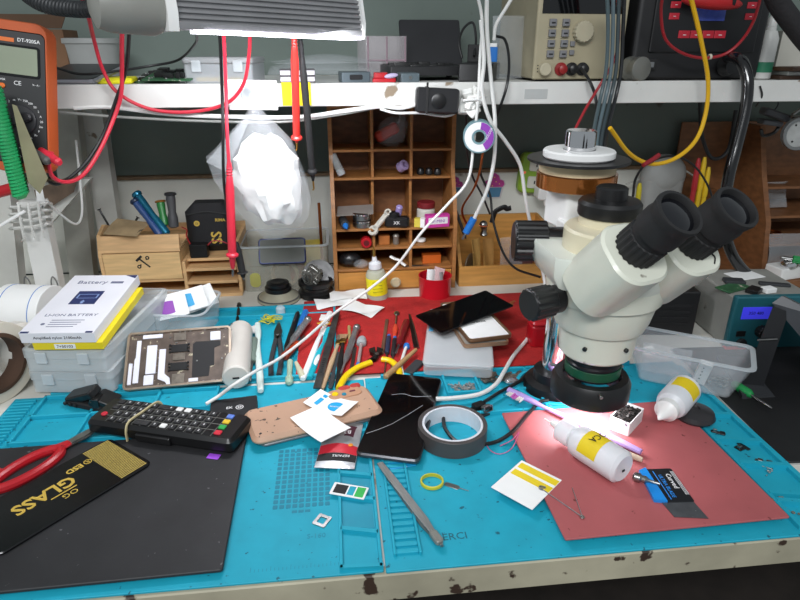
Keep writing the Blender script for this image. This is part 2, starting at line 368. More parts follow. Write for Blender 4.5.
# profile across the lamp: local X along the lamp, Y away from camera, Z up
prof = [(-.026, -.017), (-.026, -.013)]
fins = []
for k in range(7):
    z = -.012+k*.0062; y = -.0265+.0016*k
    fins += [(y, z), (y, z+.0028), (y+.0045, z+.0036), (y+.0045, z+.0056)]
prof = [(.03, -.017), (-.026, -.017)]+fins+[(.0, .034), (.03, .026)]
FIN = m('lamp_aluminium', '8e8e90', .5, .3, var=.08)
part('heatsink', FIN, lp, loft([[(x, y, z) for y, z in prof] for x in (0, LL)]))
ec = [(.031, -.020), (-.027, -.020), (-.029, .0), (-.020, .034), (.0, .037), (.031, .028)]
part('end_cap', WHITE, lp, loft([[(x, y, z) for y, z in ec] for x in (LL, LL+.004)]), label='white end cap')
part('end_cap', WHITE, lp, loft([[(x, y, z) for y, z in ec] for x in (-.012, 0)]), label='white joint collar')
part('joint', m('lamp_grey', '8c8c86', .45), lp, X(tr(lathe([(.012, -.085), (.024, -.080), (.028, -.066), (.0295, -.02), (.027, -.0125)], 32), (-.004, .002, 0))))
part('led_strip', LED, lp, bx(.03, LL-.001, -.0275, .024, -.0205, -.0172, .001))
gl = atY(92, 5, .775)
Mi = lp.matrix_basis.inverted()
gp = [atY(104, 8, .795), atY(74, 9, .81), atY(40, 3, .86), atY(15, -16, .95), atY(-30, -60, 1.15)]
Pg = spline(gp, 10)
ls = []
part('gooseneck', m('gooseneck_black', '2c2e30', .5, .3, var=.3, vs=150), lp, (lambda g: ([Mi @ v for v in g[0]], g[1]))(tube(gp, .0085, 10, 12)),
     *[(lambda g: ([Mi @ v for v in g[0]], g[1]))(seg(p-(q-p)*.22, p+(q-p)*.22, .0098, n=10)) for p, q in zip(Pg[2:-1:1], Pg[3::1])])

def area(name, loc, tgt, sx, sy, e, col=(1, 1, 1), spread=180):
    l = bpy.data.lights.new(name, 'AREA'); l.shape = 'RECTANGLE'; l.size = sx; l.size_y = sy; l.energy = e; l.color = col; l.spread = R(spread)
    o = bpy.data.objects.new(name, l); COL.objects.link(o); o.location = loc
    o.rotation_euler = (Vector(tgt)-Vector(loc)).to_track_quat('-Z', 'Y').to_euler(); return o
mid = (l0+l1)/2
a_ = area('lamp_light', mid+Vector((0, -.004, -.0225)), mid+Vector((0, .38, -1)), LL*.85, .04, 1.45, (.95, .97, 1))
area('room_fill_light', (-.3, -.85, 1.5), (.15, .95, .15), 1.3, .35, 27, (.96, .98, 1))  # unseen soft area light added above and behind the camera as room fill
area('ring_lamp_light', AX+Vector((0, 0, .0605)), AX+Vector((0, -.012, 0)), .075, .075, .30, (.95, .95, 1), 150)
w = bpy.data.worlds.new('room'); S.world = w; w.use_nodes = True
w.node_tree.nodes['Background'].inputs[0].default_value = (.62, .68, .72, 1); w.node_tree.nodes['Background'].inputs[1].default_value = .4
cam = bpy.data.cameras.new('camera'); cam.sensor_width = 36; cam.lens = 36*FOC/800; cam.clip_start = .02
co = bpy.data.objects.new('camera', cam); COL.objects.link(co); co.location = (0, 0, CH); co.rotation_euler = (R(90)-PITCH, 0, -YAW); S.camera = co
S.view_settings.view_transform = 'Standard'; S.view_settings.look = 'None'; S.view_settings.gamma = 1; S.view_settings.exposure = .32; S.view_settings.use_curve_mapping = False
S.cycles.max_bounces = 8; S.cycles.transparent_max_bounces = 24; S.cycles.use_denoising = True
# ================================================================ MATS
MZ = .003
def ridge(x0, x1, y0, y1, z0=MZ-.0005, h=.003): return bx(x0, x1, y0, y1, z0, z0+h, .0006)
def bar(p, q, w=.003, z0=MZ-.0005, h=.003):
    p = Vector((*p, 0)); q = Vector((*q, 0)); d = (q-p).normalized(); n = Vector((-d.y, d.x, 0))*w/2
    return prism([tuple((p-n).xy), tuple((q-n).xy), tuple((q+n).xy), tuple((p+n).xy)], z0, z0+h)
# --- left repair mat
LX0, LX1, LY0, LY1 = -.485, .033, .446, .822
lm = thing('repair_mat', 'blue silicone repair mat under the black square mat, with a grid of small squares', 'mat', ((LX0+LX1)/2, LY0, 0))
P_ = lambda n, mt, *g, **k: part(n, mt, lm, *g, world=True, **k)
P_('base_sheet', MATB, bx(LX0, LX1, LY0, LY1, 0, MZ, .001))
# raised right-hand column with slanted trays
cx0 = at(338, 575).x+.002
P_('tray_column', MATB2, ridge(cx0, cx0+.0035, LY0+.004, .70, h=.0050), ridge(LX1-.004, LX1-.0005, LY0+.002, .70, h=.0050), bar((cx0, LY0+.006), (LX1, LY0+.004), .004, h=.0050),
   *[bar((cx0+.002, y), (LX1-.002, y-.010), .005, h=.0050) for y in (.505, .556, .598, .645, .690)])
P_('tray_floor', m('tray_shade', '0e8fa9', .6, var=.08), *[prism([(cx0+.004, y-.003), (cx0+.004, y-h_), (LX1-.005, y-h_-.006), (LX1-.005, y-.013)], MZ-.001, MZ+.0003) for y, h_ in ((.556, .046), (.598, .036), (.645, .042))])  # floor colour darkened to paint shaded depth into the trays
# grid: darker colour on thin cells paints the shading of the recesses
ga = at(272, 510); gb = at(334, 450)
gx0, gx1, gy0, gy1 = ga.x, at(334, 480).x-.004, ga.y-.004, gb.y+.004
nx, ny = 9, 13
P_('grid_pad', m('grid_cell_shade', '0b7a92', .6, var=.08), *[rbox((gx1-gx0)/nx-.002, (gy1-gy0)/ny-.0022, .0007, .0008, .0002, (gx0+(i+.5)*(gx1-gx0)/nx, gy0+(j+.5)*(gy1-gy0)/ny, MZ-.0003), n=1) for i in range(nx) for j in range(ny)], *[bx(gx0+(i+.1)*(gx1-gx0)/nx, gx0+(i+.9)*(gx1-gx0)/nx, gy0-.007, gy0-.003, MZ-.0003, MZ+.0004, .0003) for i in (3, 4, 5)])
# ruler ticks along the front
P_('ruler_marks', m('mat_emboss', '0d8098', .6, var=0), *[bx(-.10+.004*i, -.0995+.004*i, LY0+.012, LY0+.012+(.006 if i % 5 == 0 else .0035), MZ-.0003, MZ+.0002, 0) for i in range(24)], tr(txt('S-160', .009, .0004), (-.035, .500, MZ), (0, 0, 0)))
# back-left trays and comb
ty0, ty1 = .745, LY1-.004
tl = at(62, 402).x
P_('back_trays', MATB2, *[bx(a, b, c, d, MZ-.0005, MZ+.006, .001) for a, b, c, d in ((-.44, -.19, ty1-.004, ty1), (-.44, -.436, .70, ty1), (-.36, -.356, .70, ty1), (-.275, -.271, .70, ty1), (-.19, -.186, .70, ty1), (-.44, -.186, .70, .704), (-.44, -.186, .762, .766))])
P_('comb', MATB2, *[bx(-.478, -.449, .695+i*.0080, .6985+i*.0080, MZ-.0005, MZ+.0045, .0008) for i in range(15)])
# --- right repair mat
RX0, RX1, RY0, RY1 = .0352, .549, .444, .825
rm = thing('repair_mat', 'blue silicone repair mat under the red mat and microscope, tray compartments along its edges', 'mat', ((RX0+RX1)/2, RY0, 0))
Q_ = lambda n, mt, *g, **k: part(n, mt, rm, *g, world=True, **k)
Q_('base_sheet', MATB, bx(RX0, RX1, RY0, RY1, 0, MZ, .001))
a0, a1 = at(394, 540).x, at(416, 540).x
Q_('comb', MATB2, ridge(a0-.003, a0, .462, .70, h=.0050), ridge(a1, a1+.003, .462, .70, h=.0050), *[bx(a0, a1, .464+i*.0098, .4695+i*.0098, MZ-.0005, MZ+.0030, .0008) for i in range(24)])
by = .722
Q_('back_trays', MATB2, *[bx(a, b, c, d, MZ-.0005, MZ+.007, .001) for a, b, c, d in ((.06, .47, RY1-.006, RY1-.001), (.06, .47, .702, .706), (.08, .084, .704, RY1-.002), (.155, .159, .762, RY1-.002), (.205, .209, .762, RY1-.002), (.29, .294, .704, RY1-.002), (.155, .29, .758, .762), (.37, .374, .704, .78))],
   tr(ringg(.056, .050, .0078, 48, .001), (PB.x, PB.y, MZ-.0005)))
Q_('side_trays', MATB2, *[bx(a, b, c, d, MZ-.0005, MZ+.006, .001) for a, b, c, d in ((.541, .548, .45, .80), (.4845, .4895, .45, .69))], *[bar((.488, y), (.545, y-.012), .006, h=.0072) for y in (.492, .505, .560, .610, .672)])
o_ = Q_('printed_word', m('faded_print', '1a5a68', .7, var=0), tr(txt('MERCI', .0135, .0004), at(450, 537, MZ), (0, 0, 1)), label='faded dark word on the mat')
# --- repair mat at the back under the tool pile
bm_ = thing('repair_mat', 'blue silicone repair mat at the back under the loose hand tools', 'mat', (-.24, .98, 0))
B_ = lambda n, mt, *g, **k: part(n, mt, bm_, *g, world=True, **k)
B_('base_sheet', MATB, bx(-.44, -.005, .832, 1.122, 0, MZ, .001))
B_('edge_wall', MATB2, *[bx(a, b, c, d, MZ-.0005, MZ+.006, .001) for a, b, c, d in ((-.44, -.008, .834, .839), (-.44, -.008, 1.115, 1.12), (-.44, -.02, 1.075, 1.079), (-.012, -.008, .839, 1.115))])
# --- black square mat, red work mat, red cloth, black mat on the right
one('black_work_mat', 'black scuffed square rubber mat lying on the blue mat', 'mat', BMAT, rbox(.39, .235, .004, .003, .0008), loc=(-.323, .572, .0066), rz=1.0)
pk = thing('red_work_mat', 'dusty red rubber mat under the plastic bottles', 'mat', (.350, .577, .0101), 1.0)
one_ = part('sheet', PINK, pk, rbox(.256, .236, .0026, .002, .0006))
MP = .0127; MBK = .0106
one('red_cloth', 'red felt cloth spread beneath the tools and plastic case', 'cloth', CLOTH, tr(sheet(.53, .305, lambda u, v: .0012*math.sin(9*u+5*v)*math.sin(7*v), .0012, 30, 20), (0, 0, .0035)), loc=(.193, .985, .0036), rz=-.5)
RZ = .0085
bp = thing('black_desk_pad', 'black pad with a pale edge lying to the right of the blue mat', 'pad', (.725, .705, 0), -3)
part('pad', m('black_pad', '141415', .6, var=.25, vs=20, bump=.1), bp, rbox(.33, .31, .004, .006, .001))
part('pale_edge', m('pad_edge', 'a8a8a4', .5), bp, rbox(.334, .314, .0016, .007, .0004))
# ================================================================ FRONT OF THE BENCH
ZB = MBK+.0001
# black glass screen protector box with gold print
c, rz, L, W = quad((0, 545), (145, 462), (110, 431), (-10, 492), ZB)
a = at(72, 474, ZB); b = at(20, 503, ZB); d = b-a; ra = math.degrees(math.atan2(d.y, d.x))
gb_ = thing('screen_protector_pack', 'flat black pack with gold GLASS lettering beside red scissors', 'package', at(71, 485, ZB), ra)
part('sleeve', m('pack_black', '0b0c0e', .22, var=.15), gb_, rbox(.178, .090, .0035, .008, .001, (.012, .002, 0)))
part('gold_lettering', GOLD, gb_, txt('GLASS', .026, .0003, (.028, -.004, .0037), (0, 0, 0), .95, .0006), txt('ESD', .012, .0003, (-.016, -.020, .0037), bold=.0003), txt('OG', .0115, .0003, (.010, .018, .0037)), bx(-.002, .028, .0095, .0112, .0035, .0038, 0), tr(ringg(.0048, .0038, .0003, 20, .00002), (-.033, -.020, .0035)), txt('R', .007, .0003, (-.033, -.020, .0037)))
gp_ = []
for i in range(30):
    gp_.append(bx(-.072, -.038, -.040+i*.0028, -.0384+i*.0028, .0035, .0037, 0))
part('gold_panel', m('gold_dots', 'b09a50', .5, var=.3, vs=700), gb_, *gp_, label='ribbed gold printed panel')
# red handled scissors
s0 = at(62, 450, ZB+.002); s1 = at(112, 424, ZB+.002); d = s1-s0
scs = thing('scissors', 'red handled scissors half off the mat beside the black GLASS pack', 'scissors', s0, math.degrees(math.atan2(d.y, d.x)))
scs.location.z = ZB+.0042
def loopx(cx, cy, ax, ay, rr, n=20, rot=0):
    return tube([(cx+ax*math.cos(2*math.pi*i/n)*math.cos(rot)-ay*math.sin(2*math.pi*i/n)*math.sin(rot), cy+ax*math.cos(2*math.pi*i/n)*math.sin(rot)+ay*math.sin(2*math.pi*i/n)*math.cos(rot), 0) for i in range(n)], rr, 10, 3, closed=True)
part('handle', RED, scs, loopx(-.044, -.004, .042, .0165, .0062, rot=.10), tube([(-.01, 0, 0), (.002, .002, 0), (.012, .002, 0)], .0055, flat=.6), label='red oval finger loop')
part('handle', RED, scs, loopx(-.105, .018, .038, .015, .0058, rot=-.10), tube([(-.068, .013, .0), (-.03, .014, .0), (.012, .005, .0)], .005, flat=.6), label='red oval finger loop')
part('blade', STEEL, scs, prism([(.006, -.003), (.03, -.005), (.085, .004), (.03, .006), (.006, .004)], -.0008, .0008))
part('blade', STEEL, scs, prism([(.006, -.001), (.03, -.002), (.083, .008), (.03, .009), (.006, .007)], .001, .0024))
part('tip_cover', BLACK, scs, rbox(.03, .012, .006, .003, .001, (.075, .005, -.003), (0, 0, 8)), label='black tip cover')
# remote control
c, rz, L, W = quad((97, 426), (237, 447), (248, 418), (104, 399), .026)
rc = thing('remote_control', 'black television remote with coloured buttons wrapped by a rubber band', 'remote', (c.x, c.y, ZB), rz)
part('body', m('remote_black', '121213', .35, var=.15), rc, rbox(L, W, .017, .008, .004)); rc.scale.z = 1.3
kp = []; wk = []; rk_ = []
nc, nr = 14, 4
for i in range(nc):
    for j in range(nr):
        x = -L*.40+i*L*.84/nc; y = (j-1.5)*W*.215
        if i > 11: continue
        if (i, j) in ((4, 0), (5, 0), (5, 3)): continue
        if (i, j) == (0, 1) or (i, j) == (0, 0): continue
        k = rbox(L*.042, W*.13, .0016, .0012, .0005, (x, y, .0168), n=2)
        (wk if (i, j) in ((7, 3), (8, 3), (7, 0)) else kp).append(k)
kp.append(rbox(L*.10, W*.14, .0016, .0016, .0005, (-L*.40+4.5*L*.84/nc, -1.5*W*.215, .0168), n=2))
kp.append(rbox(L*.07, W*.14, .0016, .0016, .0005, (-L*.40+5.2*L*.84/nc, 1.5*W*.215, .0168), n=2))
part('keypad', m('key_grey', '2e2e30', .55, var=.3, vs=300), rc, *kp)
part('key_frames', m('key_outline', '6a6a66', .6, var=.2), rc, *[bx(-L*.42, L*.40, (j-2)*W*.215-.0004, (j-2)*W*.215+.0004, .0167, .0173, 0) for j in (1, 2, 3)], *[bx(-L*.43+i*L*.84/nc, -L*.43+i*L*.84/nc+.0006, -W*.42, W*.42, .0167, .0172, 0) for i in range(1, nc)])
part('white_keys', WHITE, rc, *wk)
part('key_symbols', WPRINT, rc, *[txt(rnd.choice('0123456789'), .0052, .0002, (-L*.40+i*L*.84/nc, (j-1.5)*W*.215, .0185)) for i in range(1, 12) for j in range(4) if (i, j) not in ((4, 0), (5, 0), (5, 3), (7, 3), (8, 3), (7, 0))])
part('power_button', m('button_red', 'c8283a', .5), rc, tr(cyl(.0042, .0018, 16, .0005), (-L*.42, -W*.20, .0168)))
for q, (hx, nm) in enumerate((('c8342c', 'red'), ('2c9a4a', 'green'), ('d8b428', 'yellow'), ('5a7ac8', 'blue'))):
    part('colour_button', m('button_'+nm, hx, .5), rc, rbox(L*.045, W*.13, .002, .0014, .0006, (L*.385-q*.0004, (q-1.5)*W*.2, .0168), n=2), label=nm+' button')
bx_ = -L*.20
part('underside_battery_cover', BLACK, rc, rbox(.05, .006, .008, .002, .001, (-.005, -W/2-.001, .003)))
rb = [(bx_-.002, -W/2-.0016, -.0001), (bx_-.001, -W/2-.0016, .016), (bx_, -W*.4, .0252), (bx_+.004, 0, .0256), (bx_+.008, W*.4, .0252), (bx_+.010, W/2+.0016, .016), (bx_+.010, W/2+.0016, -.0001)]
rbm = tube(rb, .0013, 8, 6, 1.6)
one('rubber_band', 'pale rubber band stretched around the black remote control', 'rubber band', m('pale_rubber', 'cbbd92', .6), rbm, loc=(c.x, c.y, ZB+.0003), rz=rz)
# little purple lit label slip under the remote
c, rz, L, W = quad((210, 459), (222, 461), (225, 444), (214, 443), ZB)
ts = thing('label_slip', 'small black slip with a purple end poking from under the remote', 'label', (c.x, c.y, ZB), rz)
part('slip', m('slip_dark', '2a2630', .5), ts, rbox(L, W, .0006, .0005, .0001)); part('purple_end', m('purple_tab', '9a4ad0', .5), ts, rbox(L, W*.3, .0004, .0005, .0001, (0, -W*.34, .0005)), label='purple end')
# black accessory box behind the remote with white code print
c, rz, L, W = quad((215, 430), (268, 425), (248, 397), (205, 404), .012)
ab = thing('accessory_box', 'flat black box with white round print behind the remote end', 'box', (c.x, c.y, MZ+.0001), rz)
part('carton', m('box_black', '17181b', .5, var=.15), ab, rbox(L, W, .012, .002, .0006))
part('white_symbol', WPRINT, ab, tr(ringg(.0055, .0045, .0003, 20, .00002), (.008, .010, .0119)), txt('88', .006, .0003, (.008, .010, .0121)), txt('EK', .008, .0003, (-.006, .011, .0121)))
# black snap clip on the trays at left
c = at(92, 402, .009)
cl = thing('camera_clip', 'black hinged plastic clip lying in the blue tray by the storage boxes', 'clip', (c.x, c.y, MZ+.0002), -25)
part('jaw', BLACK, cl, tr(rbox(.055, .024, .012, .005, .002), (-.01, 0, .012), (12, -22, 0)), tr(rbox(.03, .03, .008, .004, .001), (.024, .004, .010), (0, 18, 10)))
part('lower_jaw', DARK, cl, rbox(.062, .020, .010, .004, .002, (-.004, -.004, 0)), *[seg((-.034+.009*i, -.017, .006), (-.034+.009*i, -.010, .006), .0028, n=10) for i in range(3)])
part('hinge', DSTEEL, cl, seg((.012, -.014, .013), (.012, .016, .013), .004), tr(rbox(.010, .018, .014, .001), (.018, -.006, .008), (0, 0, 20)))
part('spring', STEEL, cl, *[tr(ringg(.0052, .0042, .0009, 16, .0001), (.012, -.010+i*.003, .013), (90, 0, 0)) for i in range(4)])
# skin coloured phone case with stickers
zc = .021
c, rz, L, W = quad((249, 443), (384, 410), (366, 383), (246, 409), zc)
W = max(W, .070)
pc = thing('phone_case', 'scuffed beige phone case lying back up with red and yellow camera corner', 'phone case', (c.x, c.y, .0095), rz)
CASE = m('case_skin', 'b8937a', .5, var=.08, vs=12, spots=('4a3a30', .65, 110))
part('shell', CASE, pc, rbox(L, W, .012, .013, .005, n=8))
part('camera_surround', m('case_skin_plain', 'b88a6c', .5, var=.05), pc, tr(rbox(.05, .024, .002, .009, .0008), (L*.5-.038, W*.5-.016, .0117)))
part('red_bumper', m('bumper_red', 'b03a34', .5, var=.1), pc, rbox(.018, .012, .003, .005, .001, (L*.5-.034, W*.5-.004, .0112)), rbox(.016, .012, .003, .005, .001, (L*.5-.017, W*.5-.003, .0112)), label='red rounded bumper')
part('yellow_lens_cap', YELLOW, pc, tr(cyl(.0048, .003, 20, .001), (L*.5-.052, W*.5-.016, .0125)), label='yellow lens cap')
part('lens_ring', TEALP, pc, tr(cyl(.0034, .002, 20, .0006), (L*.5-.040, W*.5-.021, .0130)), label='blue lens ring')
part('lens_ring', m('lens_dark_red', '6a2a3a', .4), pc, rbox(.009, .003, .0016, .0012, .0004, (L*.5-.026, W*.5-.017, .0131)), label='dark red flash slot')
part('strap_hole', KPRINT, pc, rbox(.004, .003, .0012, .001, .0002, (-L*.5+.012, -W*.5+.013, .0112), (0, 0, 40)))
one('phone', 'silver edged phone body showing under the beige phone case', 'phone', m('phone_silver', '8f8f92', .35, .6, var=.05), rbox(L*.94, W*.9, .0058, .008, .002), loc=(c.x+.004, c.y+.002, .0039), rz=rz)
# paper stickers
zs = .0222
c, rz, L, W = quad((302, 402), (340, 417), (360, 402), (322, 391), zs+.003)
st = thing('paper_sticker', 'white sticker with a blue oval resting on the beige phone case', 'sticker', (c.x, c.y, zs), rz)
part('paper', PAPER, st, sheet(L, W, lambda u, v: .0045*(2*u-1)**2, .0003))
part('blue_oval', BPRINT, st, sheet(.001, .001, lambda u, v: 0, .0001, 1, 1), tr(lathe([(.001, 0), (.0118, 0), (.0118, .0002), (.001, .0002)], 30), (L*.16, -.002, .0008), (0, 0, 0), (1.05, .95, 1)))
part('blue_strip', BPRINT, st, rbox(.006, .017, .0002, .0005, .00005, (-L*.27, -.004, .0022), (0, 14, 0)), rbox(.006, .006, .0002, .0005, .00005, (-L*.27, .011, .0022), (0, 14, 0)))
part('white_words', WPRINT, st, txt('fairphonic', .0045, .0002, (L*.16, -.002, .0012), (0, 0, 20)))
c, rz, L, W = quad((292, 420), (322, 447), (350, 428), (318, 407), .0225)
ps = thing('blank_sticker', 'blank white square paper slipping off the beige phone case', 'paper', (c.x, c.y, .0235), rz)
part('paper', PAPER, ps, sheet(L, W, lambda u, v: .003*(2*u-1)**2-.005*v*0, .0003))
# foil sachet
c, rz, L, W = quad((317, 468), (358, 471), (360, 424), (325, 424), .006)
sa = thing('foil_sachet', 'silver foil sachet with red and black bands under the stickers', 'sachet', (c.x, c.y, .0079), rz)
part('pouch', m('foil_silver', 'b4b6b8', .35, .5, var=.15, vs=60, bump=.3), sa, sheet(L, W, lambda u, v: .006*math.sin(math.pi*u)*math.sin(math.pi*v), .0008, 14, 14))
f_ = lambda u, v: .006*math.sin(math.pi*u)*math.sin(math.pi*v)
def band(w, l, y0, y1, n=14): 
    g = sheet(w*.985, (y1-y0)*l, lambda u, v: f_(u, y0+(y1-y0)*v)+.0004, .0002, n, 4); return tr(g, (0, l*((y0+y1)/2-.5), 0))
part('red_band', m('sachet_red', 'c82434', .4), sa, band(L, W, .26, .44)); part('black_band', KPRINT, sa, band(L, W, .12, .255)); part('top_panel', m('sachet_plum', '4a2030', .4), sa, tr(band(L*.5, W, .62, .9), (L*.15, 0, 0)))
part('white_print', WPRINT, sa, txt('REPAIRS', .0062, .0002, (.006, W*(.19-.5), .0052), (0, 0, 180))); part('code_print', WPRINT, sa, txt('B3', .010, .0002, (L*.15, W*.2, .0062), (0, 0, 180)))
part('orange_dot', m('orange_dot', 'e08a20', .5), sa, tr(cyl(.0032, .0004, 18), (L*.3, W*(.41-.5)+.002, .0042)))
# black phone tilted on the tape roll
zp = .012
c, rz, L, W = quad((360, 457), (414, 461), (447, 379), (385, 376), zp, True)
bp_ = thing('black_phone', 'black glass phone with a cracked screen leaning on the tape roll', 'phone', (c.x, c.y, .0078), rz)
part('body', m('phone_edge', '5a5a5e', .3, .7, var=.1), bp_, rbox(L, W, .0078, .008, .0024, n=6))
part('screen', BLACKG, bp_, rbox(L*.975, W*.985, .0012, .0075, .0003, (0, 0, .0072), n=6))
part('crack', m('crack_line', 'b0b0b4', .4, var=0), bp_, tube([(-L*.45, -W*.30, .0084), (-L*.1, -W*.16, .0084), (L*.30, W*.10, .0084)], .00035, 5, 2), tube([(-L*.3, W*.19, .0084), (-L*.1, W*.22, .0084), (L*.1, W*.2, .0084), (L*.4, W*.23, .0084)], .0003, 5, 4))
one('silicone_scrap', 'piece of blue printed film under the lower end of the black phone', 'film', m('film_blue', '1c9ad0', .4, spots=('d8e8f0', .62, 70)), rbox(.034, .016, .0012, .002, .0003), loc=at(402, 464, .0036), rz=8)
# tape roll
c = at(452, 437, .004)
tp = thing('tape_roll', 'dark grey tape roll with a white core standing flat on the blue mat', 'tape', (c.x, c.y, MZ+.0002))
part('tape_wind', m('tape_brown_grey', '4a4544', .45, var=.1), tp, ringg(.046, .0405, .023, 56)); part('core', m('tape_core', 'd8dae0', .5, var=.03), tp, ringg(.0404, .0372, .023, 56), label='white core')
# yellow ring, sim pin, sim trays
one('yellow_band', 'yellow rubber ring lying alone on the blue mat', 'rubber band', m('band_yellow', 'c8c030', .5), tr(ringg(.0142, .0122, .0045, 40, .0006), (0, 0, 0), (0, 0, 0), (1, .95, 1)), loc=at(432, 483, MZ+.0001))
a, rz, L = lay((445, 484), (471, 492), MZ)
one('sim_eject_pin', 'small steel eject pin beside the yellow rubber ring', 'pin', STEEL, rbox(.019, .007, .0008, .003, .0002, (.009, 0, 0)), seg((.018, 0, .0004), (.030, 0, .0004), .0005), loc=(a.x, a.y, MZ+.0002), rz=rz)
c, rz, L, W = quad((330, 495), (365, 501), (368, 489), (334, 483), MZ+.0035)
s1 = thing('sim_card_holder', 'white card with black and green squares lying on the tray ridge', 'card', (c.x, c.y, MZ+.0047), rz)
part('card', WHITE, s1, rbox(L, W, .0010, .0012, .0002)); part('black_square', KPRINT, s1, bx(-L*.42, -L*.06, -W*.36, W*.36, .0009, .0012, 0)); part('green_square', m('green_square', '28b048', .5), s1, bx(L*.2, L*.44, -W*.4, W*.4, .0009, .0012, 0)); part('blue_window', MATB2, s1, bx(-L*.02, L*.16, -W*.36, W*.36, .0009, .0012, 0))
c, rz, L, W = quad((312, 524), (325, 529), (331, 518), (320, 514), MZ)
one('sim_tray', 'tiny silver sim tray frame on the blue mat near the grid', 'sim tray', STEEL, tr(loft([[(x, y, z) for x, y in l] for l, z in ((rrect(L, W, .001), 0), (rrect(L, W, .001), .0012), (rrect(L*.55, W*.55, .001), .0012), (rrect(L*.55, W*.55, .001), 0))], closed=True)), loc=(c.x, c.y, MZ+.0002), rz=rz)
# tweezers
a, rz, L = lay((442, 549), (380, 466), .005)
tw = thing('tweezers', 'flat steel tweezers lying diagonally across the gap between blue mats', 'tweezers', (a.x, a.y, .0092), rz)
for s in (1, -1):
    part('arm', m('brushed_steel', 'a4a4a2', .32, .9, var=.15, vs=30, stretch=(2, 30, 30)), tw, hull([(x, y+s*.0004, z) for x, w_, zz in ((0, .0016, .001), (L*.25, .0048, .0036), (L*.8, .0048, .0016), (L, .0038, .0008)) for y in (-w_, w_) for z in ((zz*s if s > 0 else -zz)-.0006, (zz*s if s > 0 else -zz)+.0006)]))
part('tip_guard', m('clear_tip', '7e7e78', .35), tw, tr(rbox(.018, .009, .006, .003, .001), (.012, 0, -.002)))
# white card with yellow strips and safety pin
c, rz, L, W = quad((494, 493), (534, 516), (559, 483), (518, 463), .007)
wc = thing('adhesive_card', 'white square card with two yellow strips at the mat corner', 'card', (c.x, c.y, MP+.0002), rz)
part('card', PAPER, wc, rbox(L, W, .0006, .0004, .0001))
for y_ in (.36, .13): part('yellow_strip', m('strip_yellow', 'e8cc18', .6), wc, rbox(L*.94, W*.16, .0003, .0005, .0001, (L*.02, W*y_, .0005), (0, 0, 0)), rbox(.002, W*.1, .0002, .0002, .00004, (-L*.36, W*y_, .0008)), label='yellow printed strip')
a = at(543, 491, MP); b = at(582, 518, MP); c = at(572, 489, MP)
sp_ = thing('safety_pin', 'open steel safety pin lying over the white card corner', 'safety pin', (a.x, a.y, MP+.0016))
part('clasp', STEEL, sp_, tube([(a-a)+Vector((0, 0, 0)), Vector((-.003, .003, 0)), Vector((-.001, .006, 0)), Vector((.004, .003, 0))], .0014)); part('wire', CHROME, sp_, tube([Vector((0, 0, 0)), (b-a)*.5, b-a], .0007), tube([b-a, (b-a)*.4+(c-a)*.6, c-a], .0006)); part('coil', STEEL, sp_, tr(ringg(.0026, .0013, .0014, 18, .0002), (b-a)+Vector((0, 0, -.0007))))
# bottles
def bottle(p, q, z, r, name_label, grp, extra):
    a = at(*p, z); b = at(*q, z); d = b-a; L = d.length
    t = thing('flux_bottle', name_label, 'bottle', (a.x, a.y, MP+r+.0002), math.degrees(math.atan2(d.y, d.x)), grp)
    return t, L
BL = .112; r = .0205
t, L = bottle((622, 478), (545, 428), .02, r, 'white squeeze bottle with yellow label and needle tip lying in the bright ring of light', 'squeeze bottles on the red mat', 0)
k = L
part('bottle_body', HDPE, t, X(lathe([(.004, .001), (r*.8, 0), (r, .004), (r, k*.50), (r*.93, k*.56), (r*.62, k*.60), (r*.60, k*.63)], 36)))
part('shoulder_collar', HDPE, t, X(tr(lathe([(r*.66, 0), (r*.75, .003), (r*.75, k*.16), (r*.6, k*.18), (r*.3, k*.20)], 32), (0, 0, k*.62))))
part('needle', WHITE, t, X(tr(cyl(r*.28, k*.12, 16, .001, r*.14), (0, 0, k*.81))), X(tr(cyl(.0007, k*.10, 8), (0, 0, k*.92))))
lb = lathe([(r*1.012, 0), (r*1.012, .026)], 36); 
part('label', LEMON if False else m('label_yellow', 'e4c818', .6, var=.05), t, X(tr(loft([[(r*1.012*math.cos(R(a_)), r*1.012*math.sin(R(a_)), z) for a_ in range(95, 266, 10)]+[(r*1.002*math.cos(R(a_)), r*1.002*math.sin(R(a_)), z) for a_ in range(265, 94, -10)] for z in (k*.22, k*.44)]), (0, 0, 0))), label='yellow handwritten label')
t.rotation_euler.x = 0
part('slot_mark', KPRINT, t, bx(-.0008, .0002, -.002, .002, -.004, -.0015, 0))
part('handwriting', KPRINT, t, txt('OCA', .012, .0003, (k*.33, 0, r*1.02), (0, 0, 90)))
t, L = bottle((684, 398), (634, 452), .02, .0215, 'white squeeze bottle with yellow label leaning beside the clear container', 'squeeze bottles on the red mat', 0)
k = .085; r = .0215
t.location.z = MP+r+.003
t.rotation_euler.y = R(3)
part('bottle_body', HDPE, t, X(lathe([(.004, .001), (r*.85, 0), (r, .004), (r, k*.60), (r*.9, k*.68), (r*.6, k*.74)], 36)))
part('cap', WHITE, t, X(tr(lathe([(r*.66, 0), (r*.72, .002), (r*.72, .012), (r*.45, .017), (r*.2, .030), (.0012, .036)], 28), (0, 0, k*.73))))
part('label', m('label_yellow', 'e4c818', .6, var=.05), t, X(loft([[(r*1.012*math.cos(R(a_)), r*1.012*math.sin(R(a_)), z) for a_ in range(100, 211, 10)]+[(r*1.002*math.cos(R(a_)), r*1.002*math.sin(R(a_)), z) for a_ in range(210, 99, -10)] for z in (k*.12, k*.42)])), label='yellow label')
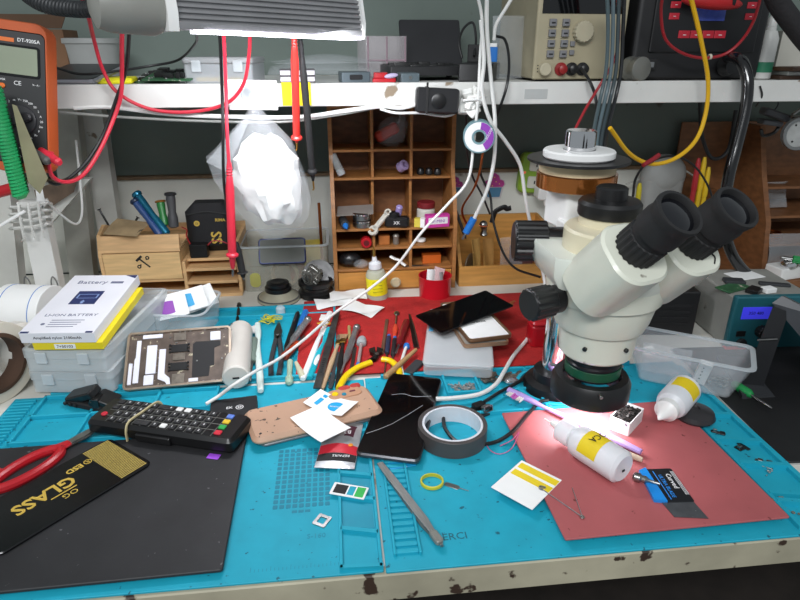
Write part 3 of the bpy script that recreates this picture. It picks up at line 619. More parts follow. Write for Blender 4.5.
# steel tool behind the bottle and blade packet
a, rz, L = lay((632, 480), (655, 487), MP)
one('steel_nozzle', 'short steel nozzle end showing between the bottle and the blue packet', 'nozzle', STEEL, X(lathe([(.003, 0), (.0055, .002), (.0055, .008), (.004, .010), (.0046, .014), (.002, .018), (.0018, .03)], 18)), loc=(a.x, a.y, MP+.006), rz=rz)
c, rz, L, W = quad((655, 500), (691, 494), (663, 464), (634, 468), MP)
a = at(635, 466, MP); b = at(656, 499, MP); d = b-a
bpk = thing('blade_packet', 'black and blue packet with an exposed grey blade on the red mat', 'packet', (at(664, 486, MP).x, at(664, 486, MP).y, MP+.0002), math.degrees(math.atan2(d.y, d.x)))
Lp = d.length
part('card', m('packet_black', '14151a', .4), bpk, rbox(Lp, .036, .0016, .003, .0004, (0, .004, 0)))
part('blue_flap', m('packet_blue', '1a86d8', .35, var=.1), bpk, hull([(x, y, z) for x, y in ((-Lp*.5, -.010), (Lp*.5, -.010), (Lp*.45, -.024), (-Lp*.42, -.020)) for z in (0, .004)]), label='blue folded flap')
part('print', WPRINT, bpk, txt('Curved', .0085, .0003, (-.006, .012, .00175), (0, 0, 0)), *[bx(-Lp*.4, Lp*.3, .0175+i*.0016, .018+i*.0016, .0015, .0018, 0) for i in range(3)])
part('blue_print', m('packet_print', '2a8ae0', .5, var=0), bpk, txt('ULTRA BLADE', .0062, .0003, (.002, .002, .00175)), bx(-Lp*.42, Lp*.42, -.0035, -.0025, .0015, .0018, 0))
part('blade', m('blade_grey', '6c6e72', .4, .7, var=.2, vs=60, spots=('c8c8c8', .70, 200)), bpk, prism([(Lp*.42, -.016), (Lp*.42+.026, -.012), (Lp*.42+.030, .024), (Lp*.42, .020)], .0003, .0010))
# purple toothbrush
def toothbrush(loc, rz, L, mt, bristle, label, grp='toothbrushes', tint=None, up=True):
    t = thing('toothbrush', label, 'toothbrush', loc, rz, grp)
    part('handle', mt, t, tube([(0, 0, .004), (L*.2, 0, .0045), (L*.5, .001, .005), (L*.72, 0, .0042), (L*.82, 0, .005), (L, 0, .006)], .005, 10, 6, .75, radii=[.0045, .0056, .0055, .0042, .003, .0048, .0058, .005]))
    bs = []
    b2 = []
    for i in range(9):
        for j in range(3):
            g = tr(rbox(.0022, .0028, .011, .0006, .0001, n=1), (L*.855+i*.0029, (j-1)*.0034, .0055), (rnd.uniform(-9, 9) if up else -88+rnd.uniform(-9, 9), rnd.uniform(-8, 8), 0))
            (b2 if tint and 3 <= i <= 5 else bs).append(g)
    part('bristles', bristle, t, *bs, kind='stuff')
    if b2: part('coloured_bristles', tint, t, *b2, kind='stuff')
    return t
a, rz, L = lay((640, 458), (508, 396), .008)
LIL = m('lilac_plastic', 'a890cc', .4, var=.05); PB_ = m('bristle_white', 'd8d4d0', .8); PBP = m('bristle_pink', 'c060b0', .8)
toothbrush((a.x, a.y, MP+.0005), rz, L, LIL, PB_, 'lilac toothbrush with pink and white bristles lying behind the bottle', tint=PBP, up=False)
a, rz, L = lay((640, 457), (560, 424), MP+.004)
one('wooden_stick', 'thin pale wooden stick with a burnt end lying along the bottle', 'stick', m('pale_stick', 'c4ae98', .7, var=.15, spots=('5a3a2a', .68, 60)), X(lathe([(.003, 0), (.0036, .004), (.0034, L*.8), (.0016, L)], 10)), loc=(a.x, a.y-.006, MP+.004), rz=rz)
# small white box of metal bits, black puck
c, rz, L, W = quad((609, 438), (628, 444), (642, 413), (622, 404), .014)
wb_ = thing('screw_box', 'small white paper box full of dark metal bits beside the bottle', 'box', (c.x, c.y, MP+.0002), rz)
part('box', m('scribbled_paper', 'd8d6d6', .7, spots=('50505c', .64, 55)), wb_, shell(.027, .048, .020, .001, .001))
part('metal_bits', m('dark_bits', '2c2826', .5, .5, var=.5, vs=150), wb_, *[tr(rbox(.007, .003, .002, .0006, .0002), (rnd.uniform(-.009, .009), rnd.uniform(-.019, .019), .013+rnd.uniform(0, .006)), (rnd.uniform(-30, 30), rnd.uniform(-30, 30), rnd.uniform(0, 180))) for _ in range(70)], rbox(.024, .045, .013, .001, .0003, (0, 0, .001)), kind='stuff')
c = at(692, 426, MP)
one('black_puck', 'round black dome weight with a centre hole beside the bottle base', 'weight', m('puck_black', '2a282a', .3, var=.15), lathe([(.006, .0), (.026, 0), (.0275, .003), (.025, .009), (.012, .0135), (.006, .014), (.005, .012), (.0005, .011)], 36), loc=(at(692, 424).x, at(692, 424).y, MP+.0002))
# ================================================================ MIDDLE OF THE BENCH
# tape and label rolls at far left
RS = m('roll_stand', 'dcd8d0', .5, var=.06)
c = at(30, 392)
t = thing('packing_tape_roll', 'big cream tape roll standing on edge at the left end of the bench', 'tape', at(14, 398), 0)
t.location = at(8, 396)+Vector((-.02, 0, .062)); t.rotation_euler = (R(90), 0, R(62))
part('tape_wind', m('tape_cream_side', 'd2cbbc', .5, var=.06), t, ringg(.062, .046, .030, 56, .001)); part('core', m('dark_core', '4a3426', .8, var=.2), t, ringg(.0459, .040, .032, 48, .001), label='brown cardboard core')
t = thing('label_roll', 'white label roll with blue lines lying behind the cream tape roll', 'label roll', (0, 0, 0))
p0 = at(26, 322, .055)
t.location = (p0.x-.005, p0.y+.05, .050); t.rotation_euler = (0, R(90), R(-12))
part('paper_wind', PAPER, t, tr(ringg(.050, .020, .085, 56, .001), (0, 0, -.05)))
for z in (-.037, .018): part('blue_line', m('blue_line', '5a86c8', .6), t, tr(ringg(.0503, .0495, .0016, 56, .0001), (0, 0, z)))
t = thing('tape_core_roll', 'white plastic roll between cream tape roll and storage boxes', 'roll', (0, 0, 0))
t.location = at(38, 372)+Vector((-.012, .0, .043)); t.rotation_euler = (0, R(90), R(-25))
part('hub', RS, t, tr(lathe([(.018, -.02), (.042, -.02), (.042, -.004), (.037, -.002), (.037, .02), (.018, .02)], 40, True)))
# clear storage cases with the battery boxes on top
CASE2 = m('case_clear', 'dce2e4', .3, var=.05, alpha=.45)
CASE3 = m('case_clear_light', 'e2e8ea', .3, var=.05, alpha=.36)
def clear_case(loc, rz, L, W, H, label, grp, cells, name='storage_case'):
    t = thing(name, label, 'storage case', loc, rz, grp)
    part('tray', CASE2, t, shell(L, W, H*.6, .0018, .008))
    part('dividers', CASE3, t, *[bx(-L/2+.004, L/2-.004, -W/2+W*i/cells[1]-.0006, -W/2+W*i/cells[1]+.0006, .002, H*.55) for i in range(1, cells[1])], *[bx(-L/2+L*i/cells[0]-.0006, -L/2+L*i/cells[0]+.0006, -W/2+.004, W/2-.004, .002, H*.55) for i in range(1, cells[0])])
    lid = part('lid', CASE3, t, tr(loft([[(x, y, z) for x, y in l] for l, z in ((rrect(L+.003, W+.003, .009), 0), (rrect(L+.003, W+.003, .009), H*.36), (rrect(L-.004, W-.004, .007), H*.4), (rrect(L-.010, W-.010, .006), H*.385), (rrect(L-.001, W-.001, .008), H*.33), (rrect(L-.001, W-.001, .008), 0))]), (0, 0, H*.6)))
    for s in (.26, -.26): part('latch', FROST, t, rbox(L*.14, .004, H*.5, .002, .001, (L*s, -W/2-.003, H*.4)))
    return t
c1, rz1, L1, W1 = quad((32, 398), (107, 396), (142, 330), (60, 330), 0)
cz = -14
c0 = at(84, 352, .03)
CL = at(78, 392); cx_ = CL.x+.030; cy_ = CL.y+.106
cx_, cy_, cz = -.390, .948, -8
clear_case((cx_, cy_, MZ+.0036), cz+2, .122, .245, .036, 'clear compartment case at the bottom of the stack under the battery box', 'clear storage cases', (3, 5))
clear_case((cx_+.002, cy_-.002, MZ+.0036+.0365), cz, .120, .245, .036, 'clear compartment case carrying the yellow and white battery boxes', 'clear storage cases', (3, 5))
zt = MZ+.0036+.0365+.0365
bc_ = Vector((-.395, .910, 0)); brz = -5; BW, BL_ = .106, .180
yb = thing('yellow_box', 'flat yellow carton pressed beneath the white battery box', 'box', (bc_.x+.006, bc_.y-.008, zt+.0105), rot=(6.5, 0, brz))
part('carton', m('carton_yellow', 'e6d01a', .5, var=.05), yb, rbox(BW-.006, BL_-.012, .012, .001, .0004, (.004, .002, 0)))
part('barcode_label', PAPER, yb, rbox(.030, .0004, .008, .0002, .00005, (.0, -BL_/2+.0077, .002)))
part('label_print', KPRINT, yb, txt('7+50103', .0065, .0003, (0, -BL_/2+.0073, .0060), (90, 0, 0)))
wb2 = thing('battery_box', 'white LI-ION BATTERY box topping the clear case stack', 'box', (bc_.x, bc_.y-.002, zt+.0105+.0134), rot=(6.5, 0, brz))
part('carton', m('carton_white', 'e2e2e8', .45, var=.03), wb2, rbox(BW, BL_, .017, .001, .0004))
part('battery_picture', NAVY, wb2, bx(-.020, .020, -.008, .034, .0168, .0172, 0))
part('picture_detail', m('pale_blue_print', '8aa0cc', .5, var=0), wb2, bx(-.016, .016, .0225, .0235, .0170, .0174, 0), bx(-.016, .016, .0105, .0113, .0170, .0174, 0), bx(-.016, -.014, .0105, .023, .017, .0174, 0), bx(.014, .016, .0105, .023, .017, .0174, 0), tr(cyl(.004, .0004, 3), (-.001, .001, .017), (0, 0, 90)), bx(-.003, .001, -.006, 0, .017, .0174, 0))
GP_ = m('grey_print', '6a6e86', .6, var=0); part('heading_print', GP_, wb2, txt('Battery', .0150, .0003, (-.012, BL_/2-.026, .0172), sx=1.1)); part('grey_patch', GP_, wb2, bx(.018, .038, BL_/2-.030, BL_/2-.023, .0169, .0172, 0)); part('lettering', GP_, wb2, txt('LI-ION BATTERY', .0095, .0003, (0, -BL_/2+.049, .0172), sx=1.12), *[bx(-.022, .026-.003*i, -BL_/2+.034-.006*i, -BL_/2+.0355-.006*i, .0169, .0172, 0) for i in range(4)], tr(cyl(.003, .0003, 16), (-.030, -BL_/2+.024, .0169)))
for q_ in (bx(-BW/2+.002, -BW/2+.014, -BL_/2, -BL_/2+.004, .0168, .0172, 0), bx(BW/2-.012, BW/2-.002, -BL_/2, -BL_/2+.004, .0168, .0172, 0), prism([(BW/2-.02, BL_/2-.001), (BW/2-.001, BL_/2-.012), (BW/2-.001, BL_/2-.001)], .0168, .0172)): part('navy_corner', NAVY, wb2, q_)
part('front_print', KPRINT, wb2, txt('Amplified nylon 2100mAh', .0062, .0003, (0, -BL_/2-.0002, .0085), (90, 0, 0), sx=1.05))
# clear tub with leaflets
c = at(186, 318)
tub = thing('clear_tub', 'open clear plastic tub holding purple and blue leaflets', 'tub', (c.x, 1.045, MZ+.0002), -8)
part('body', m('tub_clear', 'd6dee2', .2, var=0, alpha=.30), tub, shell(.125, .105, .052, .0016, .018, 1.10))
part('rim', FROST, tub, tr(loft([[(x, y, z) for x, y in l] for l, z in ((rrect(.1375+.004, .1155+.004, .021), 0), (rrect(.1375+.004, .1155+.004, .021), .0025), (rrect(.1375-.004, .1155-.004, .018), .0025), (rrect(.1375-.004, .1155-.004, .018), 0))], closed=True), (0, 0, .0505)))
for i, (x, y, z, a_, tl, col, lb) in enumerate(((-.020, -.014, .046, 26, 40, PURPLE, 'white leaflet with a purple guitar-like shape in front in the clear tub'), (.010, .006, .050, 34, 44, BPRINT, 'white leaflet with blue shapes behind the purple one in the clear tub'), (.026, .020, .046, 44, 44, BPRINT, 'white leaflet rearmost in the clear tub with a blue edge'))):
    lf = thing('leaflet', lb.replace(' guitar-like', ''), 'leaflet', (tub.location.x+x, tub.location.y+y, tub.location.z+z), rot=(tl+8, -4, a_-8), group='leaflets in the clear tub')
    part('paper', PAPER, lf, sheet(.085, .042, lambda u, v: .004*(2*u-1)**2, .0003))
    part('coloured_shape', col, lf, tr(lathe([(.001, 0), (.012, 0), (.012, .0003), (.001, .0003)], 24), (.010, 0, .0006), (0, 0, 0), (1.9, 1.05, 1)), bx(-.034, -.008, .010, .0125, .0016, .0021, 0), bx(-.034, -.010, .004, .0065, .0014, .0019, 0), bx(-.034, -.012, -.002, .0005, .0013, .0018, 0))
# gutted phone frame
zf = .034
c, rz, L, W = quad((123, 386), (231, 376), (221, 321), (127, 329), zf)
ga_ = at(124, 391, .012); gb2 = at(231, 381, .012); L = (gb2-ga_).length; W = .098; gd = gb2-ga_; rz = math.degrees(math.atan2(gd.y, gd.x)); go_ = (ga_+gb2)/2+Vector((-math.sin(R(rz)), math.cos(R(rz)), 0))*W/2*math.cos(R(33))
gf = thing('gutted_phone', 'opened phone housing with white strips and black blocks propped before the tub', 'phone', (go_.x, go_.y, .0095+W/2*math.sin(R(33))), rot=(33, 0, rz))
FRM = m('frame_champagne', 'a09080', .4, .6, var=.2, vs=40); BRD = m('frame_brown', '5a4e46', .5, .3, var=.35, vs=60, spots=('b0a890', .64, 120))
part('tray', BRD, gf, rbox(L, W, .006, .006, .0015))
part('rim', FRM, gf, tr(loft([[(x, y, z) for x, y in l] for l, z in ((rrect(L+.002, W+.002, .007), 0), (rrect(L+.002, W+.002, .007), .004), (rrect(L-.005, W-.005, .004), .004), (rrect(L-.005, W-.005, .004), 0))], closed=True), (0, 0, .0045)))
WS = m('white_foam_strip', 'dcdce6', .6, var=.03)
def pl(*r): return bx(L*(r[0]-.5), L*(r[1]-.5), W*(r[2]-.5), W*(r[3]-.5), .0058, .0078, .0006)
part('white_strip', WS, gf, prism([(L*(x-.5), W*(y-.5)) for x, y in ((.08, .10), (.13, .10), (.13, .85), (.09, .85), (.09, .55), (.08, .5))], .0058, .0078))
part('white_strip', WS, gf, pl(.03, .065, .08, .45)); part('white_strip', WS, gf, pl(.18, .27, .05, .22)); part('white_strip', WS, gf, pl(.19, .285, .24, .75))
part('white_strip', WS, gf, prism([(L*(x-.5), W*(y-.5)) for x, y in ((.31, .14), (.38, .08), (.40, .02), (.43, .02), (.42, .14), (.37, .22), (.37, .66), (.31, .66))], .0058, .0078))
part('white_strip', WS, gf, pl(.14, .33, .88, .95)); part('white_strip', WS, gf, pl(.80, .90, .76, .92)); part('white_strip', WS, gf, pl(.60, .69, .04, .10))
for y in (.66, .33): part('black_connector', BLACK, gf, pl(.42, .58, y-.07, y+.07), *[tr(rbox(.003, .003, .003, .0005), (L*(x-.5), W*(yy-.5), .0058)) for x in (.41, .59) for yy in (y-.06, y, y+.06)])
part('black_film', KPRINT, gf, prism([(L*(x-.5), W*(y-.5)) for x, y in ((.63, .12), (.79, .12), (.80, .3), (.84, .3), (.84, .62), (.90, .66), (.90, .74), (.66, .76), (.63, .72))], .0058, .0066))
for q_ in ((.03, .2), (.44, .56), (.80, .95)): part('metal_plate', m('plate_grey', '7a7268', .4, .6, var=.3, vs=90), gf, pl(.44, .56, *q_))
part('silver_specks', STEEL, gf, *[tr(rbox(.0028, .002, .001, .0003), (L*(rnd.uniform(.02, .98)-.5), W*(rnd.choice((.03, .97, rnd.random()))-.5), .0062)) for _ in range(46)], kind='stuff')
# white cylindrical device
a = at(235, 384, .022); b = at(240, 334, .022)
wd = thing('usb_microscope_tube', 'white cylindrical battery holder lying beside the gutted phone frame', 'cylinder', (a.x, a.y+.012, .0250), 0, rot=(-90, 0, math.degrees(math.atan2((b-a).y, (b-a).x))-90))
wd.name = 'white_cylinder'
Lw = (b-a).length
part('body', m('aged_white', 'cfcac2', .4, var=.06, spots=('8a8478', .70, 30)), wd, lathe([(.008, 0), (.018, .001), (.0205, .004), (.0205, Lw-.006), (.017, Lw-.001), (.006, Lw)], 36))
part('slot', KPRINT, wd, bx(-.005, .005, -.0015, .0015, -.0004, .0006, 0), label='dark slot')
part('black_mark', KPRINT, wd, tr(ringg(.0055, .0040, .0005, 20, .0001), (-.016, -.0157, Lw*.78), (45, -45, 0)), tr(ringg(.0055, .0040, .0005, 20, .0001), (-.016, -.0157, Lw*.93), (45, -45, 0)))
# ---------------- loose hand tools
TZ = MZ+.0002; CZ = .0062
def tool(name, label, cat, p, q, z, grp=None, lift=0):
    a, rz, L = lay(p, q, z+.006); t = thing(name, label, cat, (a.x, a.y, z+lift), rz, grp); return t, L
def driver(p, q, z, label, hmat, r=.007, hl=.5, collar=None, name='screwdriver', shaft=STEEL, rib=True):
    t, L = tool(name, label, 'screwdriver', p, q, z, 'loose screwdrivers', r)
    H = L*hl
    part('handle', hmat, t, X(tr(ribcyl(r, r*.1, H*.8, 10, r*.2), (0, 0, H*.12)) if rib else lathe([(r*.5, 0), (r, H*.06), (r, H*.5), (r*.75, H*.7), (r, H*.85), (r*.6, H)], 20)))
    part('end_cap', collar or STEEL, t, X(lathe([(r*.4, 0), (r*.8, H*.02), (r*.8, H*.13)], 18)))
    part('shaft', shaft, t, X(tr(lathe([(r*.55, 0), (r*.4, H*.08), (r*.28, H*.1), (r*.28, L-H-.003), (r*.1, L-H)], 12), (0, 0, H*.92))))
    return t
def springdriver(p, q, z, label):
    t, L = tool('spring_driver', label, 'screwdriver', p, q, z, 'loose screwdrivers', .007)
    part('knurled_handle', m('dark_chrome', 'b4b6b8', .32, .85, var=.15, vs=40), t, X(lathe([(.003, 0), (.0065, .002), (.0065, .008), (.005, .010)]+[(.0062-(.0014 if i % 2 else 0), .010+i*L*.036) for i in range(17)]+[(.004, L*.75), (.002, L*.8), (.0018, L)], 18)))
    part('cap', STEEL, t, X(tr(lathe([(.002, -.003), (.007, -.001), (.007, .003), (.004, .004)], 18))))
    return t
tb = toothbrush; 
a, rz, L = lay((261, 395), (258, 328), MZ)
toothbrush((a.x, a.y, TZ+.0025), rz, L, m('pale_green_white', 'd4e0da', .4, var=.03), PB_, 'plain white toothbrush lying beside the white cylinder', up=False)
driver((254, 340), (250, 384), TZ, 'screwdriver with grey handle and red cap next to the white toothbrush', m('handle_grey_green', '7a8a80', .4), .0075, .55, m('cap_red', '8a2030', .4), rib=False)
t, L = tool('black_stick', 'thin black rod lying behind the white cylinder', 'rod', (237, 320), (239, 303), TZ, None, .003)
part('rod', BLACK, t, X(lathe([(.002, 0), (.003, .002), (.003, L-.012), (.0045, L-.010), (.0045, L)], 12)))
# tangle of rubber bands
one('rubber_band_tangle', 'loose tangle of yellow rubber bands around the pliers head', 'rubber bands', m('band_lime', 'b8b020', .5), *[tube([(math.cos(2*math.pi*i/9+q)*(.012+.006*math.sin(q*3+i))+.006*math.sin(q*5), math.sin(2*math.pi*i/9+q)*(.008+.004*math.cos(q*2+i*2))+.010*math.sin(q*2.3), .0012+.0042*abs(math.sin(i*1.7+q))) for i in range(9)], .0008, 6, 5, closed=True) for q in range(7)], loc=at(271, 322, .006).xy.to_3d()+Vector((0, 0, .0085)), kind='stuff')
def pliers(p, q, z, label, hm, sp=.010, jaw=DSTEEL, curve=.0, name='pliers', hr=.0042, jl=.32):
    t, L = tool(name, label, 'pliers', p, q, z, 'pliers and cutters', .006)
    for s in (1, -1):
        part('grip', hm, t, tube([(0, s*sp, 0), (L*.22, s*(sp+curve), 0), (L*.45, s*(sp*.75+curve*.7), 0), (L*.64, s*.003, 0)], hr, 10, 6, .8))
        part('jaw', jaw, t, hull([(x, s*y, z_) for x, y, z_ in ((L*.62, -.003, -.003), (L*.62, .006, -.003), (L*.62, -.003, .003), (L*.62, .006, .003), (L*.78, .0075, -.003), (L*.78, .0075, .003), (L, .0008, -.0015), (L, .0008, .0015), (L, .002, 0), (L*.78, .0003, .003), (L*.78, .0003, -.003))]))
    part('pivot', STEEL, t, tr(cyl(.0035, .0085, 18, .0006), (L*.70, 0, -.0042)))
    return t
pliers((275, 375), (279, 322), TZ, 'black handled spring pliers lying under the yellow rubber bands', DGREY, .006, STEEL, .002)
t, L = tool('black_pen', 'slim black marker leaning between the pliers and the blue handle', 'pen', (285, 352), (298, 312), TZ, None, .005)
part('barrel', BLACK, t, X(lathe([(.001, 0), (.003, .01), (.005, .02), (.005, L-.01), (.003, L)], 16))); part('clip', DGREY, t, rbox(.03, .003, .002, .001, .0004, (L*.78, 0, .0045)))
driver((299, 330), (307, 308), TZ, 'blue handled screwdriver pointing to the two speakers', BLUE, .006, .9)
springdriver((308, 320), (286, 350), TZ+.010, 'ribbed metal driver crossing under the white cable, red screwdriver beside it')
driver((284, 358), (306, 335), TZ+.0005, 'screwdriver with a clear amber and red handle', m('amber_red', '9a3a1c', .15, var=.3, vs=30, alpha=.85), .0075, .62, m('clear_red', 'b85a48', .2), rib=False)
t, L = tool('two_part_brush', 'stubby pale green brush head lying below the amber screwdriver', 'brush', (289, 383), (290, 361), TZ, None, .005)
part('head', m('pale_green', 'a4bca4', .6, var=.15), t, X(lathe([(.003, 0), (.006, .004), (.0065, .016), (.004, .022), (.005, L)], 14))); t.name = 'green_brush'
t, L = tool('cream_plug', 'small cream plastic plug next to the pale green brush head', 'plug', (303, 377), (296, 362), TZ, None, .005)
part('cap', m('cream_cap', 'c8c4a8', .5), t, X(lathe([(.003, 0), (.0055, .003), (.0055, .012), (.003, L)], 14)))
one('white_stopper', 'frosted clear plug standing behind the rubber bands', 'plug', FROST, lathe([(.006, 0), (.009, .002), (.009, .014), (.006, .018)], 20), loc=at(281, 316, 0).xy.to_3d()+Vector((0, 0, TZ)))
# white and teal toothbrush pair tied with band
a, rz, L = lay((303, 382), (330, 316), MZ)
toothbrush((a.x, a.y, TZ+.001), rz, L, WHITE, PB_, 'white handled toothbrush tied to the teal one by a yellow band', up=False)
a, rz, L = lay((309, 381), (322, 332), MZ)
tt = toothbrush((a.x+.001, a.y, TZ+.001), rz-4, L*1.0, m('toothbrush_teal', '18a8b8', .35), PB_, 'teal and white toothbrush on the edge of the red cloth', up=False)
part('white_inlay', WHITE, tt, tr(ball(1, 14, 8, (.022, .0042, .0022)), (L*.30, -.001, .0072)))
one('thin_rubber_band', 'yellow rubber band tying the two toothbrush necks', 'rubber band', m('band_orange', 'd0a030', .5), tube([(.012*math.cos(i*math.pi/4), .007*math.sin(i*math.pi/4), .001+.004*abs(math.sin(i))) for i in range(8)], .0009, 6, 5, closed=True), loc=at(324, 327, .01).xy.to_3d()+Vector((0, 0, .0145)))
t, L = tool('flat_file', 'long flat dark metal ruler with lettering leaning across the tools', 'ruler', (317, 386), (337, 310), CZ+.009, None, .001)
part('blade', m('worn_steel', '5e5e5c', .4, .8, var=.3, vs=60), t, prism([(0, -.005), (L*.5, -.006), (L, -.0055), (L+.004, 0), (L, .005), (0, .006)], 0, .0022)); t.name = 'steel_ruler'
part('black_text', KPRINT, t, *[bx(L*.16+i*.006, L*.16+i*.006+.0038, -.002, .0025, .0021, .0025, 0) for i in range(8)])
def brush(p, q, z, label, hm, w=.006, bl=.02, bm_=None):
    t, L = tool('paint_brush', label, 'brush', p, q, z, 'small brushes', .004)
    part('handle', hm, t, X(lathe([(.0025, 0), (.0038, .006), (.0045, L*.4), (.003, L*.6), (.0036, L*.66)], 14)))
    part('ferrule', BRASS, t, tr(rbox(.014, w*1.5, .0065, .002, .0005), (L*.70, 0, -.0032)))
    part('bristles', bm_ or m('bristle_brown', '6a5a4c', .9, var=.3, vs=90), t, hull([(x, y*w, z_) for x in (L*.74, ) for y in (-.75, .75) for z_ in (-.003, .003)]+[(L*.74+bl, y*w, z_) for y in (-1.1, 1.1) for z_ in (-.0025, .0025)]))
    return t
brush((322, 388), (344, 326), CZ, 'wooden handled brush with dark bristles beside the steel ruler', m('handle_tan', 'b89a78', .6, var=.12))
brush((337, 388), (345, 324), CZ, 'black handled brush lying between the wooden brush and the chrome driver', BLACK, .007, .016, m('bristle_tan', '9a7a58', .9, var=.2))
t, L = tool('nylon_pick', 'thin grey toothed strip lying below the black brush', 'tool', (330, 386), (338, 350), CZ, None, .001); part('strip', DGREY, t, rbox(L, .006, .002, .001, .0004, (L/2, 0, 0)), *[rbox(.002, .008, .0024, .0004, .0001, (L*.1+i*.004, 0, 0)) for i in range(10)])
springdriver((357, 328), (341, 374), CZ+.001, 'chrome ribbed driver lying on the red cloth beside the grey capped rod')
t, L = tool('tan_stick', 'short tan wooden stick showing behind the chrome driver head', 'stick', (350, 345), (349, 325), CZ, None, .003); part('stick', m('tan_wood', 'a08a5a', .7, var=.2), t, X(cyl(.003, L, 10, .0006)))
t, L = tool('putty_tool', 'grey flat spatula lying right of the chrome driver', 'spatula', (351, 370), (355, 345), CZ, None, .001); part('blade', STEEL, t, rbox(L, .006, .0014, .001, .0003, (L/2, 0, 0)))
t, L = tool('capped_rod', 'rod with a bulky grey rubber cap lying on the red cloth', 'tool', (358, 365), (363, 333), CZ, None, .006)
part('rod', m('rod_pink_grey', 'a08a88', .5), t, X(cyl(.003, L*.75, 12, .0005))); part('grey_cap', m('cap_grey', '9a9ea0', .6, var=.08), t, X(tr(lathe([(.005, 0), (.0085, .003), (.0085, .014), (.007, .020), (.003, .022)], 18), (0, 0, L*.62)))); part('blue_tip', BLUE, t, X(tr(cyl(.0036, .006, 12, .0006), (0, 0, -.002))))
# yellow handled cutters
a = at(343, 383, .012); b = at(393, 383, .012); h_ = at(377, 352, .012)
yc = thing('side_cutters', 'yellow handled side cutters spread open on the red cloth', 'cutters', (h_.x, h_.y, CZ+.0055), 0, 'pliers and cutters')
YG = m('grip_yellow', 'e8c410', .35, var=.04)
q_ = lambda px, py: at(px, py, .012)-Vector((h_.x, h_.y, .012))
part('grip', YG, yc, tube([q_(371, 362), q_(358, 367), q_(347, 375), q_(341, 384), q_(339, 389)], .0055, 12, 6, .8), label='yellow dipped grip')
part('grip', YG, yc, tube([q_(382, 359), q_(391, 361), q_(399, 370), q_(398, 379), q_(395, 384)], .0055, 12, 6, .8), label='yellow dipped grip')
for s in (1, -1): part('jaw', DSTEEL, yc, tube([q_(371+s*-3, 362-(2 if s < 0 else 0)), q_(376, 356), q_(376+s*4, 351)], .004, 8, 4, .8), hull([q_(376+s*a_, b_)+Vector((0, 0, z_)) for a_, b_ in ((0, 356), (6, 353), (7, 350), (1, 348)) for z_ in (-.003, .003)]))
part('pivot', STEEL, yc, tr(cyl(.0035, .008, 16, .0006), q_(377, 355)+Vector((0, 0, -.004))))
# tools right of the cutters
t, L = tool('old_chisel', 'brown worn metal strip standing out behind the yellow cutters', 'tool', (382, 352), (387, 318), CZ, None, .001); part('strip', m('rust_brown', '6a4a38', .6, .3, var=.35), t, rbox(L, .006, .003, .001, .0004, (L/2, 0, 0)))
driver((389, 334), (384, 376), CZ, 'thin black and blue precision screwdriver between cutters and red driver', m('handle_navy', '26304a', .4), .004, .5, m('cap_blue', '3a66b0', .4))
driver((395, 336), (390, 378), CZ+.0005, 'slim dark precision screwdriver directly beside the red handled driver', m('handle_black', '202024', .4), .004, .5, BLUE)
t, L = tool('spoon_probe', 'steel spoon ended probe with an orange grip', 'probe', (394, 343), (397, 308), CZ, None, .003)
part('grip', m('grip_orange_red', 'd0442c', .45), t, X(lathe([(.0025, 0), (.0035, .004), (.0035, L*.25), (.0055, L*.36), (.0055, L*.42), (.003, L*.52)], 14))); part('spoon', STEEL, t, X(cyl(.0018, L*.3, 10, .0003)) if 0 else X(tr(cyl(.0018, L*.3, 10, .0003), (0, 0, L*.5))), tr(ball(1, 14, 8, (.010, .0055, .002)), (L*.88, 0, 0)))
driver((407, 321), (395, 356), CZ+.002, 'red metal handled screwdriver with a ridged waist', m('red_anodised', '8a1c24', .3, .4, var=.1), .0065, .72, m('red_anodised_cap', '9a2a30', .3, .4), rib=False)
t, L = tool('long_tweezer', 'grey steel tweezers lying right of the red screwdriver', 'tweezers', (417, 346), (410, 313), CZ, None, .001); part('arm', STEEL, t, hull([(x, y, z_) for x, w_ in ((0, .004), (L*.6, .004), (L, .0008)) for y in (-w_, w_) for z_ in (0, .0022)])); part('arm', DSTEEL, t, hull([(x, y+.002, z_) for x, w_ in ((0, .004), (L*.6, .003), (L, .0008)) for y in (-w_, w_) for z_ in (.0024, .0038)]))
t, L = tool('white_loop_cable', 'short white cable with a blue metal collar near the black phone', 'cable', (404, 376), (407, 340), CZ, None, .003)
part('cable', CABW, t, tube([(0, .001, 0), (L*.3, .006, 0), (L*.6, .004, 0), (L*.85, 0, .001)], .0028)); part('collar', BLUE, t, X(tr(lathe([(.003, 0), (.0055, .002), (.0055, .010), (.003, .012)], 16), (0, 0, L*.80))))
t, L = tool('wood_file', 'tan wooden handle crossing above the black phone', 'handle', (385, 380), (416, 352), CZ, None, .0105); part('stick', m('tan_wood2', 'a8845a', .6, var=.2), t, X(lathe([(.003, 0), (.005, .003), (.0042, L*.6), (.003, L)], 14))); t.name = 'wooden_dowel'
t, L = tool('black_clip', 'black plastic clip piece at the lower right of the tools', 'clip', (408, 372), (420, 360), CZ, None, .0); part('body', DGREY, t, rbox(L, .016, .006, .002, .0006, (L/2, 0, 0)))
